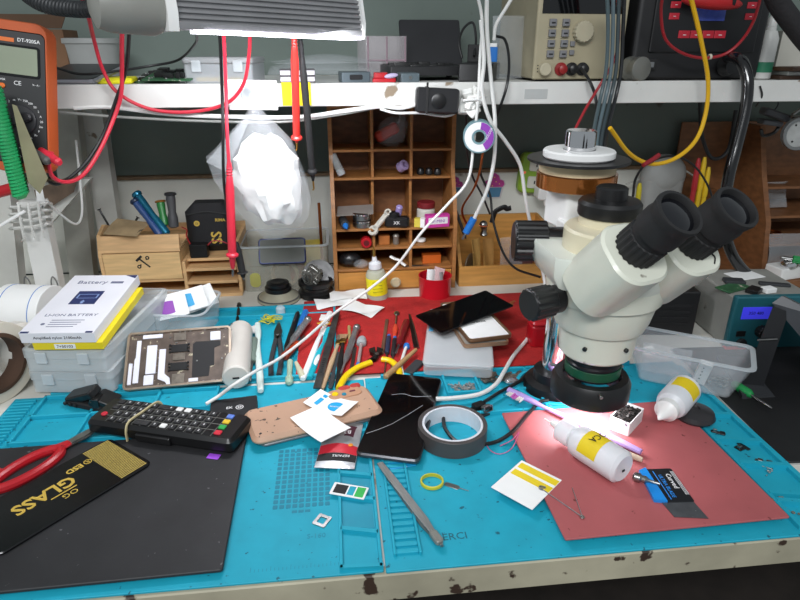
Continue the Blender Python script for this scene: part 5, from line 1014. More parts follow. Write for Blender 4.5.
# ---- yellow dropper bottle in front
s = at(379, 304)
yb_ = thing('dropper_bottle', 'squeeze bottle with a yellow label and needle tip in front of the honey drawer', 'bottle', (s.x, s.y+.020, .0005), rot=(0, -4, 0))
part('bottle_body', m('bottle_smoke', 'c8ccbc', .3, var=0, alpha=.65), yb_, lathe([(.019, 0), (.021, .002), (.021, .058), (.017, .066), (.010, .069), (.010, .073)], 32)); part('liquid', m('murky_liquid', '8a8668', .3, var=.2, vs=90), yb_, tr(cyl(.0195, .010, 28, .001), (0, 0, .0015)), label='murky liquid'); part('cap', HDPE, yb_, tr(lathe([(.0125, 0), (.0135, .002), (.0125, .012), (.006, .016), (.004, .026)], 24), (0, 0, .070))); part('needle', BRASS, yb_, tr(lathe([(.0035, 0), (.0026, .012), (.0010, .022)], 12), (0, 0, .0955)))
part('label', LEMON, yb_, tr(ringg(.0214, .0205, .036, 36, .0002), (0, 0, .017))); part('label_lines', m('label_line', '8a8a20', .6), yb_, *[tr(bx(-.010, .010, -.0002, .0002, 0, .0008, 0), (0, -.0216, .026+i*.007)) for i in range(4)])
# ---- pine box with odds and ends, right of the honey organizer
bx0, bx1 = atY(459, 280, YO).x, atY(552, 280, YO).x; zb1 = z_(500, 266, YO)
pbx = thing('pine_box', 'open pine box with sloping sides holding cards between organizer and microscope', 'box', ((bx0+bx1)/2, YO, 0))
xp = lambda n, mt, *g, **k: part(n, mt, pbx, *g, world=True, **k)
WD = m('pine_honey', 'c08c48', .45, var=.2, vs=4, stretch=(3, 10, 26))
xp('front_panel', WD, bx(bx0, bx1, YO, YO+.008, 0, zb1)); xp('back_panel', WD, bx(bx0, bx1, YO+.13, YO+.138, 0, .125)); xp('base_board', WD, bx(bx0+.007, bx1-.007, YO+.008, YO+.13, 0, .006))
for x in (bx0, bx1-.007): xp('side_panel', WD, loft([[(xx, y, z) for y, z in ((YO+.008, 0), (YO+.13, 0), (YO+.13, .125), (YO+.07, .120), (YO+.008, zb1))] for xx in (x, x+.007)]))
for i, (px, lb, mt, h_, dy, tl) in enumerate(((470, 'round brown disc standing first in the pine box', m('disc_brown', '5a4a34', .5, var=.3), .07, .02, -6), (477, 'tan envelope card standing second in the pine box', m('card_tan', 'b8904e', .7, var=.15), .085, .035, -4), (489, 'smaller tan envelope standing third in the pine box', m('card_tan2', 'a87c40', .7, var=.2), .08, .05, 3), (512, 'clear film bag standing in the pine box', BAGM, .085, .04, 10), (522, 'dark pink film pack at the right end of the pine box', m('film_dark', '5a3c3a', .3, var=.4, vs=30, alpha=.9), .062, .05, 0))):
    p = atY(px, 262, YO+dy)
    if i == 0: one('brown_disc', lb, 'disc', mt, tr(cyl(.026, .004, 32, .001), (0, 0, .028), (90, 0, 55)), loc=(p.x, YO+dy+.01, .012))
    else: one('card_sleeve', lb, 'card', mt, tr(sheet(.028 if i < 3 else .055, h_, lambda u, v: .002*math.sin(6*u+3*v), .001), (0, 0, h_/2), (84, 0, 62-20*i if i < 3 else tl)), loc=(p.x, YO+dy+.01, .008), group='cards in the pine box')
p = atY(486, 226, YO+.06)
t = thing('metal_figurine', 'small silver ball ended metal part on the pine box cards', 'metal part', (p.x, YO+.075, .092)); part('body', STEEL, t, lathe([(.008, 0), (.009, .003), (.006, .010), (.007, .018), (.002, .020)], 16), tr(ball(.0095, 16, 10), (-.002, 0, .025))); part('band', m('band_orange2', 'a85a3a', .4), t, tr(ringg(.0100, .0088, .003, 20, .0003), (-.002, 0, .022))); t.name = 'metal_fitting'
p0 = atY(497, 218, 1.33); t = thing('black_ribbon', 'short crinkled black ribbon lying on the back edge of the pine box', 'ribbon', (p0.x, 1.33, .1255)); part('strip', BLACK, t, tube([(-.012, 0, -.02), (-.006, 0, .004), (.004, 0, .012), (.016, 0, .016), (.022, 0, .012), (.032, 0, .014)], .006, 8, 6, .25))
for i, (px, lb) in enumerate(((455, 'dark pen leaning against the organizer side above the pine box'),)):
    a = atY(462, 228, 1.24); b = atY(454, 206, 1.24); one('pen', lb, 'pen', DGREY, to(lathe([(.001, 0), (.0035, .006), (.0035, (b-a).length+.02), (.002, (b-a).length+.022)], 12), (0, 0, 0), b-a), loc=a-(b-a)*.5)
# ================================================================ ON THE WALL UNDER THE SHELF
YWW = YW-.0125
def cupcake(px, py, s, label, mt_top, mt_cup):
    p = atY(px, py, YWW-.0008); t = thing('cupcake_wall_art', label, 'sticker', p, 0, 'cupcake wall stickers')
    pt = [(-.020, .0), (-.024, .006), (-.021, .014), (-.013, .017), (-.010, .026), (0, .032), (.010, .026), (.013, .017), (.021, .014), (.024, .006), (.020, 0)]
    part('border', m('sticker_edge', 'c8c4c4', .6), t, tr(prism([(x*1.12*s, y*s*1.1-.001) for x, y in pt]+[(.017*s, -.026*s), (-.017*s, -.026*s)], 0, .0004), (0, 0, 0), (90, 0, 0)))
    part('icing', mt_top, t, tr(prism([(x*s, y*s) for x, y in pt], .0004, .0007), (0, 0, 0), (90, 0, 0))); part('paper_cup', mt_cup, t, tr(prism([(-.018*s, -.001), (.018*s, -.001), (.014*s, -.023*s), (-.014*s, -.023*s)], .0004, .0007), (0, 0, 0), (90, 0, 0)))
    part('sprinkles', m('sprinkle', 'e0c050', .5), t, *[tr(cyl(.0014*s, .0003, 8), (x*s, -.0007, y*s), (90, 0, 0)) for x, y in ((-.01, .008), (.004, .012), (.012, .007), (0, .022), (-.004, .003))])
ICE = m('icing_pink', 'b03a8a', .5, var=.25, vs=60)
cupcake(494, 187, 1.05, 'pink cupcake sticker on the wall between white cables', ICE, m('cup_teal', '4a7a9a', .5, var=.2))
cupcake(455, 187, .8, 'smaller cupcake sticker half hidden by the honey organizer', ICE, m('cup_teal', '4a7a9a', .5, var=.2))
p = atY(534, 172, YWW)
ot = thing('power_outlet', 'lime green wall socket strip with white faces behind the microscope', 'socket', (p.x, YWW-.0005, p.z), rot=(0, 4, 0))
part('housing', m('lime_plastic', '8ab03a', .4), ot, tr(rbox(.082, .094, .022, .014, .004), (0, 0, 0), (90, 0, 0)))
for dz in (.020, -.020): 
    f = part('socket_face', m('socket_white', 'd4d4c8', .4), ot, tr(rbox(.050, .028, .003, .005, .0008), (.004, -.0218, dz), (90, 0, 0)))
    f2 = part('slots', KPRINT, ot, *[tr(rbox(.003, .008, .0006, .0005, .0001), (.004+x, -.0246, dz), (90, 0, a_)) for x, a_ in ((-.008, 0), (.008, 0))]); f2.parent = f
part('indicator', m('indicator_red', 'd06040', .4, emit=.4), ot, tr(cyl(.003, .001, 12), (-.030, -.0218, .002), (90, 0, 0)))
p = atY(536, 190, YWW)
pg = thing('white_plug', 'white plug pushed into the lime socket strip', 'plug', (p.x+.002, YWW-.028, p.z+.004)); part('body', WHITE, pg, tr(rbox(.034, .030, .036, .007, .003), (0, 0, 0), (90, 0, 0))); part('cable_collar', WHITE, pg, to(cyl(.006, .016, 14, .001, .0045), (.004, -.03, -.012), (.006, -.034, -.06)))
# ================================================================ RIGHT SIDE
# brown wooden organizer far right with its wooden counter
rx0 = atY(690, 200, 1.30).x
ro = thing('wooden_rack', 'dark brown wooden organizer behind the eyepieces at the right wall', 'organizer', (rx0+.15, 1.30, 0))
rp = lambda n, mt, *g, **k: part(n, mt, ro, *g, world=True, **k)
YR0, YR1 = 1.20, 1.375
zc_ = atY(760, 274, 1.15).z
xr = atY(777, 200, YR0).x; xe = xr+.26; xl = atY(706, 240, YR0).x
rp('counter_board', WOODD, bx(xl-.03, xe, YR0-.10, YR1, zc_-.012, zc_))
rp('front_rail', WOODD, bx(xl-.03, xe, YR0-.10, YR0-.09, .002, zc_-.012))
for x in (xl-.03, xe-.01): rp('side_panel', WOODD, bx(x, x+.01, YR0-.085, YR1, .0, zc_-.0125))
rp('back_panel', WOODD, bx(xl, xe, YR1, YR1+.005, zc_, zc_+.30))
rp('upright', WOODD, loft([[(x, y, z) for y, z in ((YR0-.02, zc_), (YR1, zc_), (YR1, zc_+.30), (YR0+.09, zc_+.30), (YR0+.05, zc_+.2), (YR0+.0, zc_+.10))] for x in (xr-.012, xr)]))
for dz, yy in ((.045, YR0), (.105, YR0+.02), (.165, YR0+.05)): rp('shelf_board', WOODD, bx(xr, xe, yy, YR1, zc_+dz, zc_+dz+.006))
for dz in (.05, .12): rp('drawer_front', m('drawer_brown', 'b0763e', .45, var=.2, vs=5, stretch=(3, 10, 26)), bx(xl+.006, xr-.014, YR0+.09+dz*.3, YR0+.10+dz*.3, zc_+dz-.03, zc_+dz+.012))
rp('divider', WOODD, bx((xl+xr)/2-.02, (xl+xr)/2-.014, YR0+.07, YR1, zc_, zc_+.16))
p = Vector((xr+.05, YR0+.05, zc_+.0515))
t = thing('copper_coil', 'small coil of copper wire on the brown organizer shelf', 'coil', p); part('coil', COPPER, t, *[tr(ringg(.020-.001*i, .017-.001*i, .004, 28), (0, 0, .005*i)) for i in range(3)])
t = thing('film_bag', 'clear plastic bag hanging over the lower shelf of the brown organizer', 'bag', (xr+.04, YR0-.018, zc_+.002)); part('film', BAGM, t, tr(crumple(.09, .075, .0022), (0, 0, .040), (80, 0, 0)))
t = thing('film_bag', 'clear plastic bag in the upper compartment of the brown organizer', 'bag', (xr+.05, YR0+.08, zc_+.1125)); part('film', BAGM, t, tr(crumple(.08, .06, .004), (0, 0, .032), (80, 0, 10)))
# pens standing between
for i, (p_, q_2, hx, lb) in enumerate((((708, 205), (705, 157), 'd8b41c', 'yellow pen standing behind the microscope, taller of the two yellow pens'), ((712, 205), (709, 167), 'd8b41c', 'yellow pen in front of the taller yellow pen behind the microscope'), ((703, 200), (699, 158), 'a82028', 'dark red pen left of the yellow pens behind the microscope'), ((643, 203), (640, 183), 'c8b820', 'yellow capped screwdriver standing between the tapes and the eyepieces'))):
    b = atY(*q_2, 1.26); a = Vector((b.x+.004, 1.255, .001)); L = (b-a).length
    t = thing('pen' if i < 3 else 'screwdriver', lb, 'pen' if i < 3 else 'screwdriver', a, 0, 'pens behind the microscope' if i < 3 else None)
    k_ = m('pen_'+hx, hx, .4); part('barrel', k_ if i < 3 else DARK, t, to(lathe([(.003, 0), (.0055, .003), (.0055, L*.7), (.005, L*.72)], 14), (0, 0, 0), b-a)); part('cap', k_, t, to(lathe([(.006, L*.72), (.0065, L*.74), (.0055, L*.95), (.003, L)], 14), (0, 0, 0), b-a))
# grey cloudy bag / white sheet behind the tapes
# soldering station
a = at(733, 355); Ws, Ds, Hs = .140, .135, .094
ss = thing('soldering_station', 'teal fronted soldering station with a blue display on the right', 'soldering station', (a.x, a.y+.02, .0005), -4)
part('casing', m('casing_grey', '8e8e88', .5, var=.12, spots=('5a564e', .70, 18)), ss, rbox(Ws, Ds, Hs, .006, .003, (Ws/2, Ds/2+.012, 0)))
fpn = part('front_panel', m('station_teal', '1f5e68', .45, var=.08), ss, rbox(Ws+.004, .014, Hs+.004, .004, .002, (Ws/2, .006, 0)))
def sub(name, mt, par, root, *gs, label=None):
    o = part(name, mt, root, *gs); o.parent = par
    if label: o['label'] = label
    return o
LCDB = m('lcd_blue', '3a3ad0', .3, var=.05, emit=.45)
sub('display', LCDB, fpn, ss, bx(.012, .062, -.0022, -.0008, .058, .080, .0004)); sub('display_digits', m('lcd_ink', '16164a', .4), fpn, ss, txt('350 480', .008, .0003, (.036, -.0025, .069), (90, 0, 0)))
sub('knob', BLACK, fpn, ss, to(ribcyl(.011, .001, .014, 12), (.052, -.001, .036), (.052, -1, .036))); sub('rocker_switch', BLACK, fpn, ss, bx(.010, .026, -.004, -.0008, .026, .036, .001)); sub('port', DARK, fpn, ss, to(cyl(.009, .006, 20, .001), (.022, -.001, .013), (.022, -1, .013)))
part('red_foot', RED, ss, bx(-.006, .03, -.008, .004, -.0004, .006, .001))
# bits and bobs on the station
def onst(x, y, z=0): return ss.matrix_basis @ Vector((x, y, Hs+.0006+z))
rec = [('phone_board', 'green phone board lying on the soldering station', PCB, .06, .03, .002, .02, .05, 20), ('battery_pack', 'grey phone battery on the soldering station top', DGREY, .034, .022, .006, .035, .075, -15), ('white_label_box', 'tiny box with white label on the soldering station', PAPER, .022, .016, .008, .07, .03, 10), ('black_module', 'black plastic module at the front of the station top', BLACK, .028, .02, .007, .045, .03, 35), ('ribbed_part', 'dark flat part on the station top behind the white label box', DGREY, .05, .012, .004, .10, .06, -20), ('white_card', 'white printed card under the thick black hose', PAPER, .06, .04, .001, .075, .11, 12)]
for n, lb, mt, w_, l_, h_, x, y, r_ in rec:
    q = onst(x, y); one(n, lb, 'phone part', mt, rbox(w_, l_, h_, .002, .0006), loc=(q.x, q.y, .0005+Hs+.0006), rz=r_)
# dark box and clear film bag left of the station
a = at(672, 348)
t = thing('dark_power_supply', 'dark box between the microscope and the soldering station', 'box', (.575, .975, .0005), -8); t.name = 'dark_box'; part('casing', m('dark_casing', '1b1b1d', .55, var=.2), t, rbox(.14, .10, .085, .004, .002)); part('vent', KPRINT, t, *[bx(-.055, .055, -.0506, -.0498, .02+i*.012, .026+i*.012, 0) for i in range(4)]); part('film_cover', BAGM, t, tr(crumple(.12, .11, .003), (.004, .010, .094)))
# grey tilting stand
bA = at(740, 392); 
gs_ = thing('tilting_stand', 'dark grey tilting device stand on a black base at the right edge', 'stand', (at(790, 400).x, at(790, 400).y, RZ-.004), -12)
b_ = gs_.location
G2 = m('stand_grey', '4a4c50', .45, var=.08)
w_ = lambda px, py, Y: atY(px, py, Y)-b_
Mi2 = gs_.matrix_basis.inverted()
L2 = lambda g: ([Mi2 @ v for v in g[0]], g[1])
YT = bA.y+.005
part('base', DGREY, gs_, L2(hull([atY(x, y, Y)+Vector((0, 0, 0)) for x, y, Y in ((742, 404, YT-.03), (830, 414, YT-.03), (742, 394, YT-.03), (830, 402, YT-.03))]+[Vector((atY(x, y, YT).x, YT+.09, atY(x, y, YT-.03).z)) for x, y in ((748, 404), (830, 410), (748, 394), (830, 402))])))
part('arm', m('stand_dark', '222326', .5, var=.1), gs_, L2(hull([atY(x, y, Y) for x, y in ((739, 394), (760, 396), (789, 312), (773, 306)) for Y in (YT, YT+.035)])))
part('head', G2, gs_, L2(hull([atY(x, y, Y) for x, y, Y in ((772, 303, YT+.01), (830, 372, YT-.03), (830, 320, YT-.03), (782, 296, YT+.01), (772, 303, YT+.11), (830, 372, YT+.08), (830, 318, YT+.08), (785, 296, YT+.11))])))
part('bolt', STEEL, gs_, L2(seg(atY(758, 340, YT-.002), atY(777, 339, YT-.002), .0016)))
# iron holder with green handled iron on the wooden counter
q = Vector((atY(770, 282, 1.16).x, 1.175, zc_+.0004))
ih = thing('iron_holder', 'white and silver soldering iron rest on the brown counter', 'iron rest', (q.x, YR0-.07, zc_+.0004), 12)
part('base', WHITE, ih, rbox(.060, .045, .026, .004, .002)); part('collar', CHROME, ih, to(lathe([(.010, 0), (.016, .003), (.016, .010), (.011, .014)], 24), (.0, -.010, .026), (-.3, -.1, .9)))
si = thing('soldering_iron', 'soldering iron with a green grip resting in the white rest', 'soldering iron', ih.matrix_basis @ Vector((-.002, -.010, .044)))
d = (atY(812, 262, 1.10)-si.location).normalized(); 
part('grip', GREEN, si, to(ribcyl(.0085, .001, .045, 12), d*.004, d)); part('handle', BLACK, si, to(lathe([(.009, 0), (.011, .003), (.010, .06), (.006, .08)], 18), d*.05, d)); part('tip', STEEL, si, to(cyl(.004, .022, 12, .0006), -d*.018, d))
# green screwdriver by the clear container
a, rz, L = lay((733, 383), (772, 408), .012)
t = thing('screwdriver', 'small screwdriver with a green handle lying on the black pad', 'screwdriver', (a.x, a.y, RZ-.0035+.0065), rz)
part('handle', GREEN, t, X(lathe([(.004, 0), (.0065, .003), (.0068, L*.42), (.004, L*.5)], 16))); part('shaft', STEEL, t, X(lathe([(.0018, L*.48), (.0018, L*.95), (.0006, L)], 10)))
# clear flared container with white block
cc_ = at(672, 398)
ct = thing('clear_container', 'clear flared plastic container holding film and a white block', 'container', (.527, .757, .0102), -33)
part('walls', m('tub_clear2', 'd8dce0', .2, var=0, alpha=.2), ct, shell(.128, .064, .055, .0016, .010, 1.32)); part('rim', FROST, ct, tr(loft([[(x, y, z) for x, y in l] for l, z in ((rrect(.175, .090, .014), 0), (rrect(.175, .090, .014), .0028), (rrect(.161, .078, .011), .0028), (rrect(.161, .078, .011), 0))], closed=True), (0, 0, .054)))
q = ct.matrix_basis @ Vector((.020, -.006, .003)); t = thing('white_module', 'white oblong module standing inside the clear flared container', 'module', q, rot=(12, 8, -30)); part('body', WHITE, t, rbox(.018, .010, .040, .002, .0008)); part('dots', KPRINT, t, *[bx(-.003, -.001, -.0054, -.0048, .010+i*.007, .012+i*.007, 0) for i in range(4)])
q = ct.matrix_basis @ Vector((-.03, .0, .003)); one('film_sleeve', 'wrinkled clear film sleeve inside the flared container', 'film', BAGM, tr(crumple(.07, .045, .002), (0, 0, .022), (74, 0, 0)), loc=q, rz=-30)
q = ct.matrix_basis @ Vector((.030, .004, .003)); bits_ = [tr(rbox(rnd.uniform(.003, .010), .003, .0016, .0005, .0001, n=1), (rnd.uniform(-.028, .028), rnd.uniform(-.018, .018), rnd.uniform(0, .004)), (rnd.uniform(-20, 20), rnd.uniform(-20, 20), rnd.uniform(0, 180))) for _ in range(24)]
one('silver_parts_heap', 'silver small parts in the bottom of the flared container', 'scrap parts', SILV, *bits_, loc=q+Vector((0, 0, .001)), rz=-33, kind='stuff')

t = thing('grey_film_bundle', 'big pale grey film bundle against the wall behind the eyepieces', 'bundle', (atY(660, 200, 1.33).x, 1.335, .0005)); part('film', m('film_grey', '9a9c9a', .5, var=.12, bump=.5, bs=25), t, tr(ball(.05, 24, 14, (1.1, .55, 1)), (0, 0, .205)), tr(rbox(.10, .045, .20, .02, .006), (0, 0, .0)))
# ================================================================ ON THE SHELF
def on(px, Y, z=ST): p = atY(px, 70, Y); return Vector((p.x, Y, z+.0006))
def wpx(px0, px1, Y): return abs(atY(px1, 70, Y).x-atY(px0, 70, Y).x)
# multimeter on its bracket at the left
MY = .93
mc = atY(27, 95, MY); mw = wpx(-4, 57, MY); mh = atY(30, 17, MY).z-atY(30, 172, MY).z
mb_ = atY(30, 172, MY)
mm = thing('multimeter', 'black digital multimeter in an orange holster at the upper left corner', 'multimeter', (atY(22, 172, MY).x, MY, mb_.z), rot=(-9, 0, 0))
mm.rotation_euler = (R(-8), R(8), R(4))
w = mw
part('holster', m('holster_orange', 'b85220', .6, var=.08), mm, loft([[(x, -z+.034, y+mh/2) for x, y in l] for l, z in ((rrect(w-.004, mh-.004, .014), 0), (rrect(w, mh, .016), .003), (rrect(w, mh, .016), .036), (rrect(w-.003, mh-.003, .014), .039), (rrect(w-.006, mh-.026, .008), .039), (rrect(w-.006, mh-.026, .008), .0335))]), label='orange holster')
part('front_panel', m('meter_black', '1a1a1c', .5, var=.1), mm, tr(rbox(w-.0065, mh-.0265, .004, .008, .001), (0, -.0005, mh/2), (90, 0, 0)))
FY = -.0047
fz = lambda k: mh*k
scr = part('display', LCD, mm, tr(rbox(w*.72, mh*.175, .0012, .002, .0003), (-.002, FY+.0006, fz(.745)), (90, 0, 0)), label='blank grey green display')
part('display_bezel', BLACKG, mm, tr(loft([[(x, y, z) for x, y in l] for l, z in ((rrect(w*.80, mh*.205, .004), 0), (rrect(w*.80, mh*.205, .004), .0016), (rrect(w*.72, mh*.175, .002), .0016), (rrect(w*.72, mh*.175, .002), 0))], closed=True), (-.002, FY+.0008, fz(.745)), (90, 0, 0)))
part('brand_tag', ORANGE, mm, tr(rbox(w*.28, mh*.026, .0006, .0006, .0001), (-w*.17, FY+.0004, fz(.875)), (90, 0, 0)))
part('model_lettering', WPRINT, mm, txt('DT-9205A', mh*.032, .0004, (w*.20, FY, fz(.880)), (90, 0, 0), bold=.0001)); part('lettering', WPRINT, mm, txt('POWER', mh*.020, .0003, (-w*.28, FY, fz(.615)), (90, 0, 0)), txt('CE', mh*.040, .0003, (.0, FY, fz(.60)), (90, 0, 0)), txt('V~ A~', mh*.018, .0003, (w*.30, FY, fz(.60)), (90, 0, 0)),
     *[txt(s, mh*.020, .0003, (w*.40*math.sin(R(a_))*.86+.002, FY, fz(.36)+w*.40*.86*math.cos(R(a_))), (90, 0, 0)) for s, a_ in zip('200 2k 20k 2M 20M V 200 20 2 m V~ 750 200 20 2 A 20 2m F 2u n'.split(), range(-150, 160, 15))]); part('terminal_lettering', WPRINT, mm, txt('20A  mA  COM', mh*.02, .0003, (.0, FY, fz(.11)), (90, 0, 0)))
part('power_switch', ORANGE, mm, tr(rbox(w*.17, mh*.032, .003, .003, .001), (-w*.28, FY+.0008, fz(.575)), (90, 0, 0)), label='orange power switch')
dl = part('dial', m('dial_grey', '242427', .5), mm, to(lathe([(w*.27, 0), (w*.265, .004), (w*.25, .005), (.0, .005)], 36), (.002, FY+.001, fz(.36)), (.002, -1, fz(.36))), tr(rbox(w*.46, .012, .010, .005, .002), (.002, FY-.003, fz(.36)), (90, -24, 0)))
part('dial_pointer', WPRINT, mm, tr(bx(-.0006, .0006, -.0005, 0, w*.16, w*.24, 0), (.002, FY-.0045, fz(.36)), (0, -114, 0)))
for i, (x, mt, lb) in enumerate(((-.28, BLACK, 'black jack'), (-.05, BLACK, 'black jack'), (.18, BLACK, 'black jack'), (.36, RED, 'red jack'))): part('jack', mt, mm, to(cyl(.0055, .003, 16, .0006), (w*x, FY+.001, fz(.16)), (w*x, -1, fz(.16))), label=lb)
MM = mm.matrix_basis
for nm, x, mt, lb in (('test_plug', .18, m('plug_grey_black', '4c4a48', .5), 'grey black test lead plug pushed into the multimeter'), ('test_plug', .36, CORAL, 'red test lead plug pushed into the multimeter')):
    p = MM @ Vector((w*x, FY-.003, fz(.16))); q = p+Vector((.022, -.030, -.022)) if 0 else p+Vector((.030, -.018, -.014))
    t = thing(nm, lb, 'plug', p, 0); part('body', mt, t, to(lathe([(.004, 0), (.0062, .004), (.0066, .018), (.0058, .030), (.0062, .034), (.004, .038)], 16), (0, 0, 0), q-p))
# green ribbed tool and support bracket
gA = atY(-8, 84, .90); gB = atY(22, 198, .90)
gt = thing('hanging_green_tool', 'green ribbed plastic handle with a red knob hanging before the multimeter', 'tool', gB)
d = gA-gB; L = d.length
def ov(z, k, w_=.040, t_=.016): return [(w_*k*.5*math.cos(2*math.pi*i/24), t_*k*.5*math.sin(2*math.pi*i/24), z) for i in range(24)]
lo = [ov(0, .55), ov(.004, .85)]
for i in range(30):
    z = .006+(L-.012)*i/30; lo += [ov(z, 1.0), ov(z+L*.019, 1.0), ov(z+L*.022, .86), ov(z+L*.030, .86)]
lo += [ov(L-.004, .9), ov(L, .6)]
part('grip', m('green_grip', '1c9a5a', .45, var=.08), gt, to(loft(lo), (0, 0, 0), d))
kp_ = atY(2, 192, .90)-gB; part('knob', RED, gt, to(cyl(.008, .03, 16, .002), kp_+Vector((-.012, 0, -.002)), kp_+Vector((.02, 0, .006))), label='red knob')
part('jaw', m('jaw_tan', '8a8468', .6, var=.2), gt, hull([atY(*p, y)-gB for p in ((12, 104), (17, 106), (48, 178), (40, 194), (28, 182)) for y in (.905, .915)]), label='tan strap')
# white holder post wrapped with twine
PY = 1.10
hp0 = atY(54, 292, PY); hp1 = atY(38, 178, PY)
wp = thing('holder_post', 'white bracket post wound with white twine at the left under the multimeter', 'post', (hp0.x, PY, .001))
o_ = wp.location
part('post', WPAINT, wp, hull([Vector((atY(51, 292, PY).x+i*.021, PY+j*.012, .001))-o_ for i in (-1, 1) for j in (-1, 1)]+[Vector((atY(33, 200, PY).x+i*.020, PY+j*.012, atY(33, 200, PY).z))-o_ for i in (-1, 1) for j in (-1, 1)]))
tw_ = []
for y_ in (207, 214, 221, 228): tw_.append(tube([atY(11, y_, PY-.02)-o_, atY(28, y_-1, PY-.028)-o_, atY(47, y_-4, PY-.02)-o_, atY(49, y_-2, PY+.012)-o_, atY(13, y_+1, PY+.012)-o_], .0024, 6, 4, closed=True))
for x_ in (18, 28, 38): tw_.append(tube([atY(x_, 202, PY-.03)-o_, atY(x_+2, 218, PY-.033)-o_, atY(x_+6, 238, PY-.026)-o_], .0024, 6, 4))
part('twine', m('twine_white', 'cfcfca', .8, var=.1), wp, *tw_)
part('upright_arm', WHITE, wp, hull([atY(*p, y)-o_ for p in ((34, 178), (40, 177), (46, 206), (38, 210)) for y in (PY-.012, PY)]))
for px in (27, 54):
    q = atY(px, 283, PY-.02)-o_; part('wire_clip', STEEL, wp, tube([q+Vector((-.004, 0, -.022)), q+Vector((-.005, 0, 0)), q+Vector((0, 0, .012)), q+Vector((.005, 0, 0)), q+Vector((.004, 0, -.022))], .0013, 6))
one('white_rod', 'thin white rod sticking out left from the twine holder', 'rod', WHITE, to(cyl(.0028, .07, 10, .0005), (0, 0, 0), atY(-2, 227, PY-.04)-atY(25, 211, PY-.035)), loc=atY(25, 211, PY-.035))
# shelf items, left to right
t = thing('white_bucket', 'pale round tub at the back of the shelf behind the red lead', 'tub', on(94, 1.30)); part('tub', m('tub_greywhite', '9a9c9a', .5, var=.08), t, lathe([(.044, 0), (.052, .06), (.055, .062), (.055, .070), (.050, .071), (.048, .066)], 40))
t = thing('dark_tablet', 'dark grey tablet with silver edge lying on the shelf beside the multimeter', 'tablet', on(80, 1.13, ST+.010), rot=(9, 0, -8)); part('body', m('tablet_silver', '9a9aa0', .35, .5), t, rbox(.105, .13, .008, .010, .003)); part('screen', m('tablet_dark', '26262a', .35, var=.25), t, rbox(.098, .124, .0016, .008, .0004, (0, 0, .0074)))
t = thing('yellow_pouch', 'bright yellow flat pouch on the shelf below the lamp joint', 'pouch', on(116, 1.125), 8); part('pouch', LEMON, t, tr(rbox(.055, .07, .009, .004, .002)))
for i, (px, Y, rz_, lb, w_, l_) in enumerate(((150, 1.16, 30, 'green circuit board leaning at the left of the board pile', .07, .09), (172, 1.11, -14, 'green circuit board lying flat in front of the board pile', .085, .055), (168, 1.22, 12, 'dark circuit board at the back of the board pile', .09, .07))):
    t = thing('circuit_board', lb, 'circuit board', on(px, Y, ST+(.004*i if i != 1 else .010)), rz_, 'circuit boards on the shelf', None if i != 1 else (12, 0, rz_)); part('board', PCB if i < 2 else m('pcb_dark', '2c322e', .5, var=.4, vs=60), t, rbox(w_, l_, .0022, .001, .0003)); part('chips', BLACK, t, *[rbox(rnd.uniform(.006, .018), rnd.uniform(.005, .012), rnd.uniform(.002, .010), .0006, .0002, (rnd.uniform(-w_, w_)*.36, rnd.uniform(-l_, l_)*.36, .0021), n=1) for _ in range(12)], kind='stuff'); part('solder_points', SILV, t, *[rbox(.003, .002, .002, .0004, .0001, (rnd.uniform(-w_, w_)*.44, rnd.uniform(-l_, l_)*.44, .0021), n=1) for _ in range(22)], kind='stuff')
px0 = on(226, 1.10)
t = thing('pencil_case', 'clear latched plastic box with a yellow pencil in it under the lamp', 'box', on(226, 1.13), -6)
cw_ = wpx(192, 262, 1.09)
part('box', m('box_clear_grey', 'c4c8cc', .3, var=0, alpha=.38), t, shell(cw_, .10, .030, .0015, .005)); part('lid', m('box_lid_grey', 'a4a6a8', .35, var=.05, alpha=.75), t, rbox(cw_+.003, .103, .010, .006, .002, (0, 0, .0304)))
for x in (-.30, .30): part('latch', FROST, t, rbox(.016, .004, .018, .003, .001, (cw_*x, -.0535, .018)))
t2 = thing('pencil', 'yellow pencil lying inside the clear latched box', 'pencil', t.matrix_basis @ Vector((.0, -.038, .006)), -8); part('barrel', YELLOW, t2, tr(X(cyl(.0036, .075, 6)), (-.04, 0, 0))); part('tip', m('pencil_wood', 'c8a070', .7), t2, tr(X(cyl(.0036, .010, 6, 0, .0005)), (.0351, 0, 0)))
t = thing('cardboard_carton', 'brown cardboard carton at the back of the shelf behind the multimeter', 'carton', on(44, 1.30), 6); part('carton', m('carton_brown', '6e5038', .8, var=.15), t, rbox(.12, .10, .085, .002, .0006)); part('flap', m('carton_brown_dark', '5a4230', .8), t, tr(rbox(.12, .05, .002, .001, .0003), (0, -.03, .098), (28, 0, 0))); part('tape', m('carton_tape', '9a8a70', .4), t, bx(-.012, .012, -.0506, -.0496, .0, .085, .0002))
t = thing('acrylic_box', 'clear acrylic box with pinkish edges standing behind the lamp end', 'box', on(382, 1.28), 14); part('walls', m('acrylic_clear', 'd0c8cc', .1, var=0, alpha=.22), t, shell(.085, .06, .075, .002, .003)); part('edge_strips', m('acrylic_edge', 'a8909a', .3, alpha=.8), t, *[bx(x-.0015, x+.0015, -.0315, -.0295, .002, .074, .0004) for x in (-.038, 0, .038)], bx(-.04, .04, -.0315, -.0295, .030, .033, .0004))
